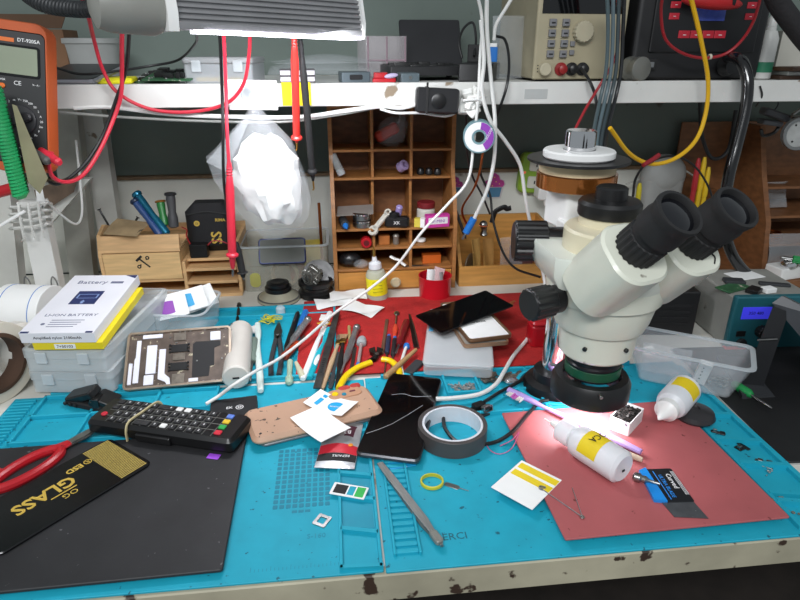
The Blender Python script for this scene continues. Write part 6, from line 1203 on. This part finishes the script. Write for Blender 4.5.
# film, white striped block
t = thing('bubble_wrap_sheet', 'folded bubble wrap lying on the shelf right of the lamp', 'bubble wrap', on(325, 1.22)); bb = []
part('film', BAGM, t, tr(sheet(.20, .15, lambda u, v: .012+.022*math.sin(2.4*u+.5)*math.sin(3*v), .001, 18, 12)), tr(sheet(.19, .14, lambda u, v: .030+.014*math.sin(3*u)*math.sin(3*v), .001, 18, 12), rot=(0, 0, 8)))
t = thing('white_connector_block', 'small white and dark striped block under the bubble wrap', 'connector', on(297, 1.09), 4); part('body', m('block_dark', '4a464a', .5), t, rbox(.058, .030, .022, .002, .001)); part('white_bars', m('bar_white', 'd8d4dc', .5, var=.03), t, *[rbox(.017, .002, .007, .0008, .0003, (-.020+.020*i, -.0158, .003+.010*j)) for i in range(3) for j in range(2)])
t = thing('hdmi_hub', 'small blue grey hub with a video port on the shelf edge', 'hub', on(354, 1.10), 6); part('case', m('hub_grey', '5a666c', .4, .3, var=.06), t, rbox(.050, .045, .017, .003, .001)); part('port', KPRINT, t, tr(rbox(.020, .006, .0008, .002, .0002), (.0, -.0226, .009), (90, 0, 0)), tr(loft([[(x, y, z) for x, y in l] for l, z in ((rrect(.022, .008, .002), 0), (rrect(.022, .008, .002), .001), (rrect(.017, .004, .001), .001), (rrect(.017, .004, .001), 0))], closed=True), (0, -.0227, .009), (90, 0, 0)))
t = thing('red_clip', 'red plastic clip with a pale lilac lever beside the small hub', 'clip', on(384, 1.09), -4); part('body', RED, t, rbox(.040, .028, .007, .003, .001), rbox(.024, .026, .009, .003, .001, (-.006, 0, .007))); part('lever', m('lever_lilac', 'b4a8c8', .4), t, tr(ball(.01, 14, 8, (1.2, .5, .42)), (.012, -.014, .011), (0, -8, 0)))
t = thing('grey_dongle', 'blue grey metal case at the right of the red clip', 'case', on(408, 1.10), 3); part('case', m('hub_grey', '5a666c', .4, .3), t, rbox(.032, .05, .015, .002, .001)); part('screw', STEEL, t, tr(cyl(.003, .0008, 10), (0, -.025, .008), (90, 0, 0)))
# black laptop parts
t = thing('laptop_chassis', 'black dismantled laptop base lying on the shelf', 'laptop', on(425, 1.20), 3); part('base', m('laptop_black', '18181a', .45, var=.25, vs=40), t, rbox(.155, .14, .016, .004, .001, (0, 0, .008))); part('feet', DARK, t, *[cyl(.006, .0082, 12) if 0 else tr(cyl(.006, .0082, 12), (x, y, 0)) for x in (-.06, .06) for y in (-.055, .055)]); part('inner_parts', DSTEEL, t, *[rbox(rnd.uniform(.01, .04), rnd.uniform(.008, .02), rnd.uniform(.002, .006), .001, .0003, (rnd.uniform(-.06, .06), rnd.uniform(-.055, .05), .0238)) for _ in range(16)], kind='stuff')
t = thing('laptop_screen', 'black laptop screen half standing behind the dismantled base', 'laptop', on(428, 1.335), 2, None); part('lid', m('laptop_lid', '1c1c1f', .35, var=.15), t, tr(rbox(.125, .105, .008, .004, .001), (0, -.02, .056), (64, 0, 0))); part('hinge', DSTEEL, t, seg((-.055, -.06, .010), (.055, -.06, .010), .005))
t = thing('black_wedge_device', 'black tapered charger box carrying a blue plug on the shelf', 'charger', on(480, 1.15), -20); part('case', BLACK, t, rbox(.060, .14, .030, .004, .002)); part('cradle', DARK, t, rbox(.03, .05, .03, .003, .001, (-.01, .03, .030)))
t2 = thing('blue_plug', 'blue plug with a white cable standing in the black charger box', 'plug', on(492, 1.105, ST+.0316), -8); part('body', BLUE, t2, rbox(.015, .010, .024, .002, .0006)); part('collar', WHITE, t2, rbox(.012, .008, .006, .001, .0004, (0, 0, .0242)))
t = thing('clear_film_roll', 'upright clear plastic film sheet beside the cream power supply', 'film', on(512, 1.16)); part('film', BAGM, t, tr(sheet(.09, .105, lambda u, v: .010*math.sin(3*u), .001), (0, 0, .054), (86, 0, 18)))
t = thing('blue_strip', 'small blue piece behind the clear film sheet', 'plug', on(520, 1.22), 0); part('body', BLUE, t, rbox(.016, .02, .04, .003, .001)); part('foot', DARK, t, rbox(.018, .022, .004, .002, .0006))
# cream bench power supply
Yp = 1.09
pw = wpx(545, 617, Yp)
ps_ = thing('bench_power_supply', 'cream bench power supply with eight grey buttons and red terminal', 'power supply', on(534, Yp)-Vector((0, 0, 0)), 3)
PSW = wpx(534, 622, Yp); o0 = 0
PSC = m('supply_cream', '9c947c', .5, var=.08)
part('case', PSC, ps_, rbox(PSW, .20, .15, .004, .002, (PSW/2, .106, .004))); fp_ = part('front_panel', m('supply_panel', 'a39a80', .5, var=.06), ps_, rbox(PSW+.004, .008, .152, .005, .002, (PSW/2, .003, .003)))
part('foot', DARK, ps_, tr(cyl(.008, .0045, 14), (.02, .02, -.0002)), tr(cyl(.008, .0045, 14), (PSW-.02, .02, -.0002)))
sub('display_strip', BLACKG, fp_, ps_, bx(.006, PSW-.006, -.0022, -.0008, .108, .146, .0006))
BT = m('button_greyblue', '77777a', .5)
for i in range(4):
    for j in range(2):
        b_ = part('key', BT, ps_, rbox(.0125, .006, .0115, .0015, .0006, (.026+.0235*j, -.003, .039+.0165*i))); b_.parent = fp_
sub('key_marks', KPRINT, fp_, ps_, *[bx(.0225+.0235*j, .0295+.0235*j, -.0063, -.0058, .043+.0165*i, .0455+.0165*i, 0) for i in range(4) for j in range(2)], *[bx(.019+.0235*j, .033+.0235*j, -.0012, -.0006, .036+.0165*i, .0366+.0165*i, 0) for i in range(4) for j in range(2)])
sub('round_knob', m('knob_cream', 'b4ac94', .4), fp_, ps_, to(cyl(.0105, .012, 24, .0015), (.017, -.001, .020), (.017, -1, .020)))
sub('dial_knob', m('knob_cream', 'b4ac94', .4), fp_, ps_, to(ribcyl(.017, .001, .014, 16), (.080, -.001, .080), (.080, -1, .080)), label='large dial')
sub('terminal', m('terminal_red', '8a1c1c', .4), fp_, ps_, to(lathe([(.011, 0), (.011, .003), (.006, .004), (.0075, .014), (.004, .016)], 18), (.048, -.001, .020), (.048, -1, .020)), label='red terminal')
for x in (.068, .088): sub('terminal', BLACK, fp_, ps_, to(lathe([(.011, 0), (.011, .003), (.006, .004), (.0075, .014), (.004, .016)], 18), (x, -.001, .020), (x, -1, .020)), label='black terminal')
for i in range(2): b_ = part('small_button', BT, ps_, rbox(.008, .005, .008, .001, .0004, (.065, -.003, .043+.014*i))); b_.parent = fp_
sub('indicator_dots', KPRINT, fp_, ps_, *[bx(.005, .007, -.0013, -.0006, .015+.005*i, .017+.005*i, 0) for i in range(3)])
p = on(622, 1.115); t = thing('metal_can', 'grey ribbed metal canister between the two instruments on the shelf', 'canister', p+Vector((.002, 0, .022))); part('can', m('can_grey', '8a8a84', .35, .7, var=.1), t, to(lathe([(.014, 0), (.020, .002), (.020, .010), (.019, .012), (.019, .022), (.020, .024), (.020, .034), (.018, .035)], 32), (0, -.02, -.0015), (.25, -1, -.0015)))
# black hot air rework station
Yr = 1.10
rw = wpx(632, 762, Yr)
rs = thing('rework_station', 'black rework station with red buttons and a small blue screen', 'rework station', on(697, Yr), 0)
cs = part('case', m('station_black', '161618', .45, var=.12), rs, rbox(rw, .24, .17, .010, .004, (0, .125, .002))); fr = part('front_panel', m('station_panel', '121214', .35, var=.05), rs, rbox(rw*.80, .006, .118, .012, .002, (.004, .004, .046), ))
part('foot', DARK, rs, *[tr(cyl(.009, .003, 14), (x, .03, -.0003)) for x in (-rw*.4, rw*.4)])
sub('screen', m('screen_navy', '2c3870', .2, var=.25, vs=90, emit=.25), fr, rs, bx(-.022, .034, -.0012, -.0003, .098, .140, .0006))
RB = m('button_coral', 'b02030', .45, var=.04)
for x in (-.060, .082):
    for z in (.100, .118, .136): b_ = part('red_button', RB, rs, rbox(.019, .003, .0105, .0015, .0005, (x, .0008, z))); b_.parent = fr
for i in range(4): b_ = part('red_button', RB, rs, rbox(.0215, .003, .0125, .0012, .0004, (-.036+.0225*i, .0008, .070))); b_.parent = fr
sub('button_marks', WPRINT, fr, rs, *[bx(-.039+.0225*i, -.033+.0225*i, -.0012, -.0006, .0748, .0758, 0) for i in range(4)], *[bx(x-.002, x+.002, -.0012, -.0006, z+.0048, z+.0056, 0) for x in (-.060, .082) for z in (.100, .118, .136)])
sub('switch', DARK, fr, rs, rbox(.020, .004, .018, .002, .0008, (-rw*.36, -.001, .018))); sub('rocker', GREY, fr, rs, rbox(.008, .004, .009, .001, .0004, (-rw*.36, -.004, .022)))
sub('hose_socket', BLACK, cs, rs, to(lathe([(.018, 0), (.017, .006), (.014, .010), (.013, .02)], 24), (rw*.22, .001, .024), (rw*.30, -1, .024)))
# spray bottle and boxes at right end
p = on(762, 1.12); t = thing('spray_bottle', 'white slim bottle with a green band at the right end of the shelf', 'bottle', p); part('bottle', m('bottle_white', 'c8c8c4', .4, var=.04), t, lathe([(.014, 0), (.0165, .002), (.0165, .070), (.012, .082), (.009, .084), (.009, .090)], 28)); part('green_band', m('band_green', '2a7a5a', .5, var=.1), t, tr(ringg(.0168, .0160, .018, 28, .0001), (0, 0, .012))); part('cap', m('bottle_white', 'c8c8c4', .4), t, tr(lathe([(.0085, 0), (.0085, .012), (.004, .020), (.002, .034)], 20), (0, 0, .0902)))
t = thing('white_carton', 'off white carton behind the slim bottle', 'carton', on(785, 1.20), -25); part('carton', m('carton_offwhite', 'b4b2a8', .7, var=.06), t, rbox(.05, .06, .085, .001, .0004))
for i, (lb, mt, w_, rz_) in enumerate((('dark brown folded booklet at the bottom right of the shelf', m('booklet_brown', '4a3428', .6, var=.2), .075, -8), ('silver and white flat device on the brown booklet', m('device_silver', 'a8a8a4', .4, .3), .06, -2), ('thin brown plate topmost of the small stack at the shelf end', m('plate_brown', '5a4030', .5, var=.2), .07, 14))):
    t = thing(('booklet', 'flat_device', 'brown_plate')[i], lb, ('booklet', 'device', 'plate')[i], on(795, 1.11, ST+.0075*i), rz_, 'stack at the shelf end'); part('body', mt, t, rbox(w_, .05, .007, .002, .0008))
# ================================================================ HANGING THINGS
def cord(name, label, cat, mt, r, pts, group=None, n=8, k=8, flat=1.0):
    P = [p if isinstance(p, Vector) else atY(*p) for p in pts]; o = P[0]
    return one(name, label, cat, mt, tube([p-o for p in P], r, n, k, flat), loc=o, group=group)
YF_ = YS-.010
# test leads from the multimeter, up over the lamp and down to the probes
p1 = MM @ Vector((w*.36, FY-.003, fz(.16)))
cord('red_test_lead', 'red test lead rising from the multimeter past the shelf edge behind the lamp', 'test lead', CORAL, .0031, [(52, 152, .93), (49, 166, .93), (54, 178, .94), (68, 182, .96), (84, 174, .98), (100, 150, 1.0), (114, 118, 1.02), (121, 95, 1.025), (122, 70, 1.02), (122, 36, .98), (124, 10, .95), (126, -20, .93)])
cord('hanging_test_lead', 'black test lead running from the multimeter up beside the red one', 'test lead', BLACK, .0028, [(49, 182, .97), (58, 184, .97), (72, 176, .98), (88, 160, 1.0), (103, 135, 1.02), (116, 100, 1.03), (126, 70, 1.03), (129, 36, .99), (130, 10, .96)])
cord('red_loop_lead', 'red cable loop drooping from the lamp across the shelf edge', 'test lead', CORAL, .0028, [(79, -10, .90), (88, 15, .93), (94, 40, 1.0), (103, 70, 1.03), (118, 93, 1.035), (150, 109, 1.035), (190, 112, 1.035), (225, 104, 1.03), (243, 85, 1.02), (249, 55, .99), (250, 30, .96)])
cord('red_probe_lead', 'red lead dropping from behind the lamp to the long red probe', 'test lead', CORAL, .0026, [(222, 20, .93), (224, 40, .96), (226, 90, .985), (227, 130, .97), (229, 165, .968)])
cord('black_probe_lead', 'black lead dropping beside the red probe lead in front of the bag', 'test lead', BLACK, .0024, [(217, 20, .93), (220, 40, .97), (222, 90, .99), (223, 130, .974), (224, 182, .974), (230, 225, .985), (237, 250, 1.0)])
def probe(p, q, Y0, Y1, label, mt, r, tip=True, cl=None, grp='test probes', flange=.78):
    a = atY(*p, Y0); b = atY(*q, Y1); d = b-a; L = d.length; t = thing('test_probe', label, 'test probe', a, 0, grp)
    part('grip', mt, t, to(lathe([(r*.45, 0), (r*.6, L*.03)]+[(r*(.75 if i % 2 else .6), L*(.04+.012*i)) for i in range(8)]+[(r*.8, L*.16), (r, L*.22), (r, L*flange), (r*1.5, L*(flange+.015)), (r*1.5, L*(flange+.03)), (r*.85, L*(flange+.04)), (r*.6, L*.90), (r*.4, L*.93)], 18), (0, 0, 0), d))
    if tip: part('tip', STEEL if cl is None else cl, t, to(lathe([(r*.3, L*.92), (r*.28, L*.985), (.0004, L)], 12), (0, 0, 0), d)); 
    if tip: part('hook', STEEL if cl is None else cl, t, to(tr(tube([(0, 0, L*.97), (.001, 0, L*1.0), (.003, 0, L*.995)], .0008, 6), (0, 0, 0)), (0, 0, 0), d))
    return t
probe((229, 162), (233, 276), .968, .975, 'long red test probe hanging before the black pouch', CORAL, .0068)
probe((236, 242), (244, 280), 1.0, 1.0, 'black test probe hanging behind the tip of the long red probe', DARK, .0062)
probe((294, 30), (297, 150), .965, 1.03, 'bright red pointed probe hanging over the yellow note', m('probe_red', 'd0322c', .35, var=.05), .0060, cl=BRASS, flange=.86)
probe((300, 36), (314, 190), .975, 1.04, 'black pointed probe hanging right of the yellow note', DARK, .0056, cl=BRASS, flange=.84)
# yellow note and white paper on the shelf edge
one('yellow_sticky_note', 'bright yellow note stuck on the white shelf edge', 'note', m('note_yellow', 'f0dc10', .7, var=.02), tr(rbox(.047, .036, .0006, .001, .0001), (0, 0, 0), (90, 0, 0)), loc=atY(296.5, 94, YS-.0026))
one('white_paper_tag', 'white paper patch taped on the shelf edge behind the bag hook', 'paper', PAPER, tr(rbox(.078, .046, .0006, .001, .0001), (0, 0, 0), (90, 1, 0)), loc=atY(253, 95, YS-.0026))
t = thing('wall_hook', 'clear adhesive hook on the shelf edge carrying the plastic bag', 'hook', atY(253, 92, YS-.0036)); part('plate', FROST, t, to(cyl(.014, .002, 24, .0006), (0, 0, 0), (0, -1, 0)), to(cyl(.010, .002, 24, .0006), (-.010, 0, -.004), (-.010, -1, -.004))); part('hook', CLEAR, t, tube([(0, -.002, .002), (0, -.006, -.006), (0, -.014, -.010), (0, -.018, -.004)], .0022, 8))
# clear bag with white cotton
YB_ = YS-.035
def ell(pts, Y, dep):     # (x px, y px) rows: left, right -> closed section
    ls = []
    for y, xl, xr, dd in pts:
        a = atY(xl, y, Y); b = atY(xr, y, Y); c = (a+b)/2; hw = (b-a).length/2
        ls.append([Vector((c.x+hw*math.cos(2*math.pi*i/26)*(1+.06*math.sin(5*i+y)), Y+dd*dep*math.sin(2*math.pi*i/26)*(1+.1*math.sin(3*i+y*.7)), c.z)) for i in range(26)])
    return ls
bo = atY(254, 235, YB_)
bgb = thing('cotton_bag', 'clear plastic bag of white cotton hanging from the shelf edge', 'bag', bo)
lb_ = lambda g: ([v-bo for v in g[0]], g[1])
part('film', BAGM, bgb, lb_(loft(ell([(103, 250, 258, .15), (112, 247, 264, .3), (122, 238, 274, .5), (140, 222, 290, .8), (156, 208, 300, 1.05), (180, 214, 308, 1.12), (200, 230, 314, 1.12), (218, 244, 310, 1.0), (230, 256, 300, .6), (238, 264, 284, .25)], YB_, .034), cap=True)))
cg = loft(ell([(133, 264, 272, .3), (138, 250, 284, .7), (144, 243, 290, .85), (152, 238, 294, .95), (160, 234, 297, 1.0), (168, 233, 299, 1.0), (176, 233, 300, 1.02), (184, 236, 302, 1.02), (192, 239, 303, 1.0), (200, 243, 303, 1.0), (208, 248, 301, .95), (215, 254, 298, .8), (221, 262, 292, .45)], YB_, .026), cap=True)
c_o = (atY(266, 180, YB_))
ct_ = lb_(([c_o+(v-c_o)*(1+.07*math.sin(95*v.x+40*v.z)*math.sin(120*v.z-30*v.x)+.05*math.sin(210*v.x+150*v.z)) for v in cg[0]], cg[1]))
part('cotton', COTTON, bgb, ct_)
part('handle_twist', BAGM, bgb, lb_(tube([atY(254, 94, YS-.02), atY(253, 100, YS-.022), atY(254, 106, YB_)], .007, 10, 4, .5)), lb_(hull([atY(x, y, YB_+.002) for x, y in ((245, 118), (206, 162), (226, 172), (250, 120))]+[atY(x, y, YB_-.002) for x, y in ((245, 118), (206, 162), (226, 172), (250, 120))])))
# white cable strip under the shelf, switch box, cable clump, solder spool
cord('white_trunk_cord', 'white cable fixed along the underside of the shelf edge', 'cable', CABW, .0035, [(74, 108, YS), (110, 107, YS), (170, 114, YS-.006), (240, 117, YS-.006), (300, 117, YS-.006), (345, 111, YS-.006), (380, 106.5, YS-.006), (400, 108, YS-.006), (418, 104, YS-.006)])
cord('grey_trunk_cord', 'thin grey cable sagging just below the white shelf cable', 'cable', m('cable_grey', '8a8c88', .5), .0022, [(60, 112, YS), (120, 117, YS), (200, 121, YS-.004), (280, 122, YS-.004), (330, 116, YS-.004), (375, 108, YS-.004)])
cord('short_white_cord', 'short white cable loop below the black switch box', 'cable', CABW, .0022, [(380, 109, YS-.006), (396, 113, YS-.008), (420, 113, YS-.006), (446, 116, YS-.008), (458, 110, YS-.008), (462, 98, YS-.006)])
p = atY(436, 100, YS-.004); t = thing('cord_switch', 'black in-line cord switch on the shelf edge', 'switch', p, rot=(0, 3, 0)); part('case', m('switch_black', '202022', .4, var=.1), t, tr(rbox(.072, .040, .020, .006, .003), (0, 0, 0), (90, 0, 0))); part('rocker', BLACK, t, to(lathe([(.012, 0), (.0125, .002), (.009, .004), (.001, .0045)], 24), (.001, -.0195, 0), (.001, -1, 0))); part('tie', DARK, t, tr(rbox(.004, .042, .022, .001, .0004), (-.018, .0005, 0), (90, 0, 0)), bx(-.020, -.017, -.018, -.014, .02, .028, .0005))
p = atY(472, 106, YS-.008)
t = thing('cable_tie_clump', 'crumpled white tape clump holding the white cables at the shelf edge', 'tape', p); part('tape', TAPEW, t, *[tr(rbox(.018, .012, .014, .003, .001), (rnd.uniform(-.014, .010), rnd.uniform(-.008, .002), rnd.uniform(-.016, .018)), (rnd.uniform(-40, 40), rnd.uniform(-40, 40), rnd.uniform(-60, 60))) for _ in range(16)], kind='stuff'); part('tie', WHITE, t, tube([(-.018, -.01, .01), (0, -.020, .012), (.016, -.012, .008)], .002, 6))
p = atY(479, 136, YS-.02); t = thing('solder_spool', 'solder spool with a purple and white label hanging under the shelf', 'spool', p, rot=(0, 0, -12))
part('rear_flange', m('spool_teal', '6a8a90', .4), t, tr(ringg(.027, .009, .003, 40, .0004), (0, .014, 0), (90, 0, 0))); part('front_flange', m('spool_teal', '6a8a90', .4), t, tr(ringg(.027, .009, .003, 40, .0004), (0, -.011, 0), (90, 0, 0))); part('solder_wire', STEEL, t, tr(ringg(.021, .009, .022, 36, .0004), (0, .011, 0), (90, 0, 0)))
part('white_label', WPRINT, t, tr(ringg(.0245, .0125, .0004, 40, .0001), (0, -.0141, 0), (90, 0, 0))); part('purple_label', PURPLE, t, tr(loft([[(r_*math.cos(R(a_)), r_*math.sin(R(a_)), z) for a_ in range(-60, 95, 12)]+[(ri_*math.cos(R(a_)), ri_*math.sin(R(a_)), z) for a_ in range(84, -61, -12)] for r_, ri_, z in ((.0243, .0127, 0), (.0243, .0127, .0004))]), (0, -.0146, 0), (90, 0, 0))); part('label_marks', WPRINT, t, txt('SOLDER', .0058, .0003, (.0165, -.0152, .006), (90, -65, 0)))
cord('copper_braid', 'flat copper braid hanging from the solder spool over the pine box', 'braid', COPPER, .0022, [(483, 152, 1.05), (480, 170, 1.06), (474, 188, 1.08), (463, 206, 1.10), (463, 216, 1.11), (468, 226, 1.12)], flat=.4)
# white charging cables
cord('white_usb_cord', 'white cable running from the shelf down across the tools to the remote', 'cable', CABW, .0026, [(476, -10, 1.00), (482, 20, 1.02), (480, 60, 1.03), (478, 100, 1.025), (474, 140, 1.03), (468, 180, 1.03), (448, 204, 1.03), (422, 232, 1.03), (396, 266, 1.05), (368, 290, 1.04), at(336, 312, .030), at(306, 338, .024), at(280, 358, .026), at(256, 371, .040), at(243, 379, .044), at(232, 386, .038), at(219, 396, .022), at(206, 404, .0170)])
cord('white_usb_cord', 'white cable with a bright blue metal connector hanging before the pine box', 'cable', CABW, .0034, [(487, -10, 1.0), (487, 30, 1.02), (491, 80, 1.03), (495, 120, 1.03), (494, 160, 1.04), (487, 190, 1.05), (474, 219, 1.06)])
a = atY(474, 218, 1.06); b = atY(463, 238, 1.065); t = thing('usb_connector', 'bright blue metal connector on the end of a hanging white cable', 'connector', a); part('sleeve', BLUE, t, to(cyl(.0068, (b-a).length*.75, 18, .001), (0, 0, 0), b-a)); part('plug_end', STEEL, t, to(rbox(.008, .004, (b-a).length*.3, .001, .0003, (0, 0, (b-a).length*.75)), (0, 0, 0), b-a))
cord('white_power_cord', 'white cable curving from the shelf down behind the microscope focus knob', 'cable', CABW, .0033, [(481, 20, 1.01), (484, 60, 1.02), (482, 90, 1.025), (490, 120, 1.03), (506, 142, 1.04), (520, 165, 1.05), (525, 195, 1.06), (530, 222, 1.07), (536, 246, 1.08), (545, 285, 1.07), at(541, 316, .035), at(528, 338, .013), at(514, 355, .0105), at(505, 370, .0125), at(496, 384, .0145), at(480, 394, .0150), at(455, 398, .0150), at(436, 399, .0160)])
cord('hanging_plug_cable', 'white cable rising from the blue plug on the shelf', 'cable', CABW, .003, [(494, 40, 1.105), (496, 25, 1.10), (506, 8, 1.09), (518, -12, 1.08)])
cord('black_charger_cord', 'black cable hanging from the charger box over the shelf edge', 'cable', BLACK, .0024, [(496, 36, 1.12), (505, 40, 1.10), (509, 60, 1.06), (507, 85, 1.03), (499, 110, 1.04), (488, 140, 1.10), (480, 170, 1.16), (490, 195, 1.16), (493, 220, 1.14), (502, 250, 1.10), (515, 268, 1.06), (540, 277, 1.0)])
cord('black_back_cord', 'black cable behind the spool dropping beside the honey organizer', 'cable', BLACK, .0022, [(466, 115, 1.08), (467, 150, 1.12), (472, 175, 1.16), (482, 195, 1.17), (490, 214, 1.18)])
cord('black_shelf_cord', 'black cable arching up from the charger box on the shelf', 'cable', BLACK, .0022, [(462, 58, 1.16), (459, 42, 1.17), (464, 28, 1.18), (473, 23, 1.18), (476, 40, 1.17), (474, 56, 1.15)])
cord('black_shelf_cord', 'black wire lying along the shelf from the tablet to the lamp', 'cable', BLACK, .0020, [(57, 68, 1.08), (80, 74, 1.07), (110, 72, 1.07), (150, 66, 1.10), (178, 60, 1.08), (195, 44, 1.0), (197, 34, .95)])
# grey wire bundle, red leads, yellow cable right of centre
for i, (dx, hx, lb) in enumerate(((0, '4a5a5e', 'leftmost grey wire of the bundle falling past the power supply'), (5, '5a6a70', 'middle grey wire of the bundle falling past the power supply'), (10, '3a464a', 'right grey wire of the bundle falling past the power supply'), (15, '1c1e20', 'black wire at the right of the grey wire bundle'))):
    cord('grey_wire', lb, 'wire', m('wire_'+hx, hx, .45), .0032, [(607+dx*1.2, -12, 1.0), (608+dx*1.0, 30, 1.01), (606+dx, 70, 1.015), (600+dx, 100, 1.01), (594+dx*.9, 130, .95), (592+dx*.8, 152, .90), (592+dx*.7, 170, .87)], 'grey wire bundle')
cord('red_wire', 'dark red wire running from the power supply terminal down behind the pole top', 'wire', m('wire_dark_red', '9a2028', .4), .0024, [(617, -10, 1.02), (619, 30, 1.02), (615, 58, 1.02), (600, 85, 1.02), (585, 110, 1.0), (572, 136, .97), (566, 152, .92)])
cord('black_terminal_wire', 'black wire from the power supply terminals across the shelf edge', 'wire', BLACK, .0026, [(581, 68, 1.06), (590, 82, 1.03), (596, 100, 1.02), (600, 140, .98), (604, 168, .93)])
cord('red_loop_wire', 'dark red cable loop hanging in front of the rework station', 'cable', m('wire_dark_red', '9a2028', .4), .0026, [(664, -12, 1.0), (661, 12, 1.03), (665, 38, 1.05), (680, 52, 1.06), (702, 58, 1.06), (725, 54, 1.06), (742, 40, 1.05), (754, 20, 1.03), (762, -8, 1.0)])
one('cable_tie', 'pale tie on the dark red cable loop before the rework station', 'cable tie', m('tie_pale', 'c0b8a8', .6), tr(ringg(.0048, .0030, .004, 16, .0004), (0, 0, 0), (0, 80, 0)), loc=atY(710, 57, 1.06)-Vector((.002, 0, 0)))
cord('hanging_yellow_cable', 'thick yellow cable looping below the shelf behind the eyepieces', 'cable', m('cable_yellow', 'd8a814', .35, var=.05), .0036, [(688, -12, .98), (694, 10, .99), (702, 45, 1.0), (708, 80, 1.01), (706, 112, 1.01), (696, 140, 1.0), (676, 158, .99), (652, 164, .98), (630, 154, .96), (610, 128, .93)])
cord('red_heatshrink', 'dark red sleeve on a cable end between the tape rolls and yellow cable', 'sleeve', m('sleeve_red', '8a1a24', .45), .0042, [(643, 165, .97), (652, 160, .975), (659, 155, .98)])
cord('thin_black_cord', 'thin black cable arching behind the yellow cable to the pens', 'cable', BLACK, .0022, [(633, 196, .98), (636, 178, 1.02), (648, 163, 1.06), (672, 156, 1.12), (692, 164, 1.16), (706, 182, 1.18), (715, 205, 1.18)])
cord('white_back_cord', 'thin white cable lying on the wall ledge behind the yellow cable', 'cable', m('cable_dull_white', 'b4b4ae', .5), .0022, [(626, 184, 1.34), (650, 176, 1.35), (676, 168, 1.35), (694, 176, 1.35), (702, 182, 1.35)])
cord('thick_black_hose', 'thick glossy black hose from the rework station curving down to the right', 'hose', m('hose_black', '0e0e10', .18, coat=.4), .0098, [(728, 57, 1.07), (740, 60, 1.03), (747, 78, 1.01), (746, 105, 1.0), (738, 140, .99), (729, 175, .98), (724, 210, .98), (727, 240, .98), (738, 264, .985), (760, 283, .99), (790, 292, .99), (830, 292, 1.0)], n=14)
cord('corrugated_hose', 'thick ribbed black hose at the top right corner over the shelf', 'hose', m('hose_ribbed', '1c1a1c', .7, bump=.4, bs=160), .016, [(770, -30, .99), (776, -2, 1.0), (792, 22, 1.0), (815, 50, 1.0), (850, 80, 1.02)], n=14)
cord('dark_back_hose', 'dark cable behind the thick glossy hose', 'cable', m('cable_dark', '1e2022', .5), .0042, [(700, 100, 1.28), (702, 135, 1.28), (712, 158, 1.28), (728, 150, 1.28), (736, 110, 1.28)])
# red bag on the rework station top edge
t = thing('red_bundle', 'red rolled bundle resting over the top of the rework station', 'bundle', atY(712, 2, 1.075)); part('roll', m('bundle_red', 'a81c20', .5, var=.15, bump=.3, bs=30), t, tr(ball(.03, 20, 12, (1.9, .45, .40)), (0, 0, 0), (0, 4, 0))); part('strap', DARK, t, tr(ringg(.0128, .0108, .006, 20, .0004), (.03, 0, .002), (0, 86, 0)))
# grey clip lamp and round dial under the shelf at right
p = atY(773, 118, 1.15); t = thing('grey_clamp', 'dark grey clamp gadget hanging under the shelf at the right', 'clamp', p); part('jaw', m('clamp_grey', '4a4c50', .4, var=.1), t, tr(rbox(.055, .03, .014, .006, .003), (0, 0, 0), (0, 18, -10)), tr(rbox(.040, .03, .010, .004, .002), (-.002, .004, -.014), (0, 8, -10))); part('arm', DSTEEL, t, tube([(.02, 0, -.01), (.01, .0, -.028), (-.012, 0, -.034), (-.02, .0, -.022)], .0035, 8)); part('wire', BLACK, t, tube([(-.006, 0, .008), (.004, 0, .024), (.0, 0, .036), (-.006, 0, .042)], .0012, 6))
p = atY(797, 133, 1.12); t = thing('round_fan_lamp', 'round grey faced lamp under the shelf at the right edge', 'lamp', p); part('rim', m('rim_grey', '7a7c7c', .35, .5), t, to(ringg(.032, .026, .012, 40, .001), (0, 0, 0), (-.15, -1, 0))); part('face', m('face_pale', 'a4a6a4', .35, var=.12, vs=60), t, to(cyl(.0262, .006, 36), (0, 0, 0), (-.15, -1, 0))); part('rivets', KPRINT, t, to(join(*[tr(cyl(.002, .001, 8), (.018*math.cos(a_), .018*math.sin(a_), .006)) for a_ in (0, 2.1, 4.2)]), (0, 0, 0), (-.15, -1, 0))); part('arm', STEEL, t, tube([(0, .004, .03), (-.012, .01, .012+.02), (.02, .02, .05)], .003, 8))
cord('dark_switch_cord', 'short dark wire hanging from the shelf edge near the grey clamp', 'wire', BLACK, .0016, [(760, 86, YS-.004), (762, 96, YS-.004), (756, 106, YS+.02)])
# black cables over the right mat
cord('black_mat_cord', 'black cable looping from the tape roll over the red mat to the microscope base', 'cable', BLACK, .0026, [at(443, 414, .01), at(446, 430, .008), at(462, 444, .007), at(492, 443, .006), at(512, 432, .0165), at(528, 414, .014), at(540, 402, .0135), at(548, 400, .012)])
cord('black_tray_cord', 'black cable crossing the long tray towards the microscope pole', 'cable', BLACK, .0026, [at(484, 402, .013), at(500, 392, .0135), at(520, 381, .0135), at(530, 371, .014), at(540, 366, .0085)])
cord('pink_thread', 'thin pink wire loop on the mat left of the red mat', 'thread', m('thread_pink', 'c05080', .5), .0006, [at(484, 440, .0045), at(490, 450, .0045), at(500, 454, .0045), at(512, 448, .0135), at(519, 432, .0135), at(512, 440, .0138), at(500, 446, .006)], n=5)
cord('thin_left_cord', 'thin white cable looping on the rack behind the holder post', 'cable', CABW, .0022, [(46, 200, 1.09), (60, 214, 1.12), (76, 224, 1.15), (82, 212, 1.18), (80, 180, 1.2), (76, 140, 1.2)])
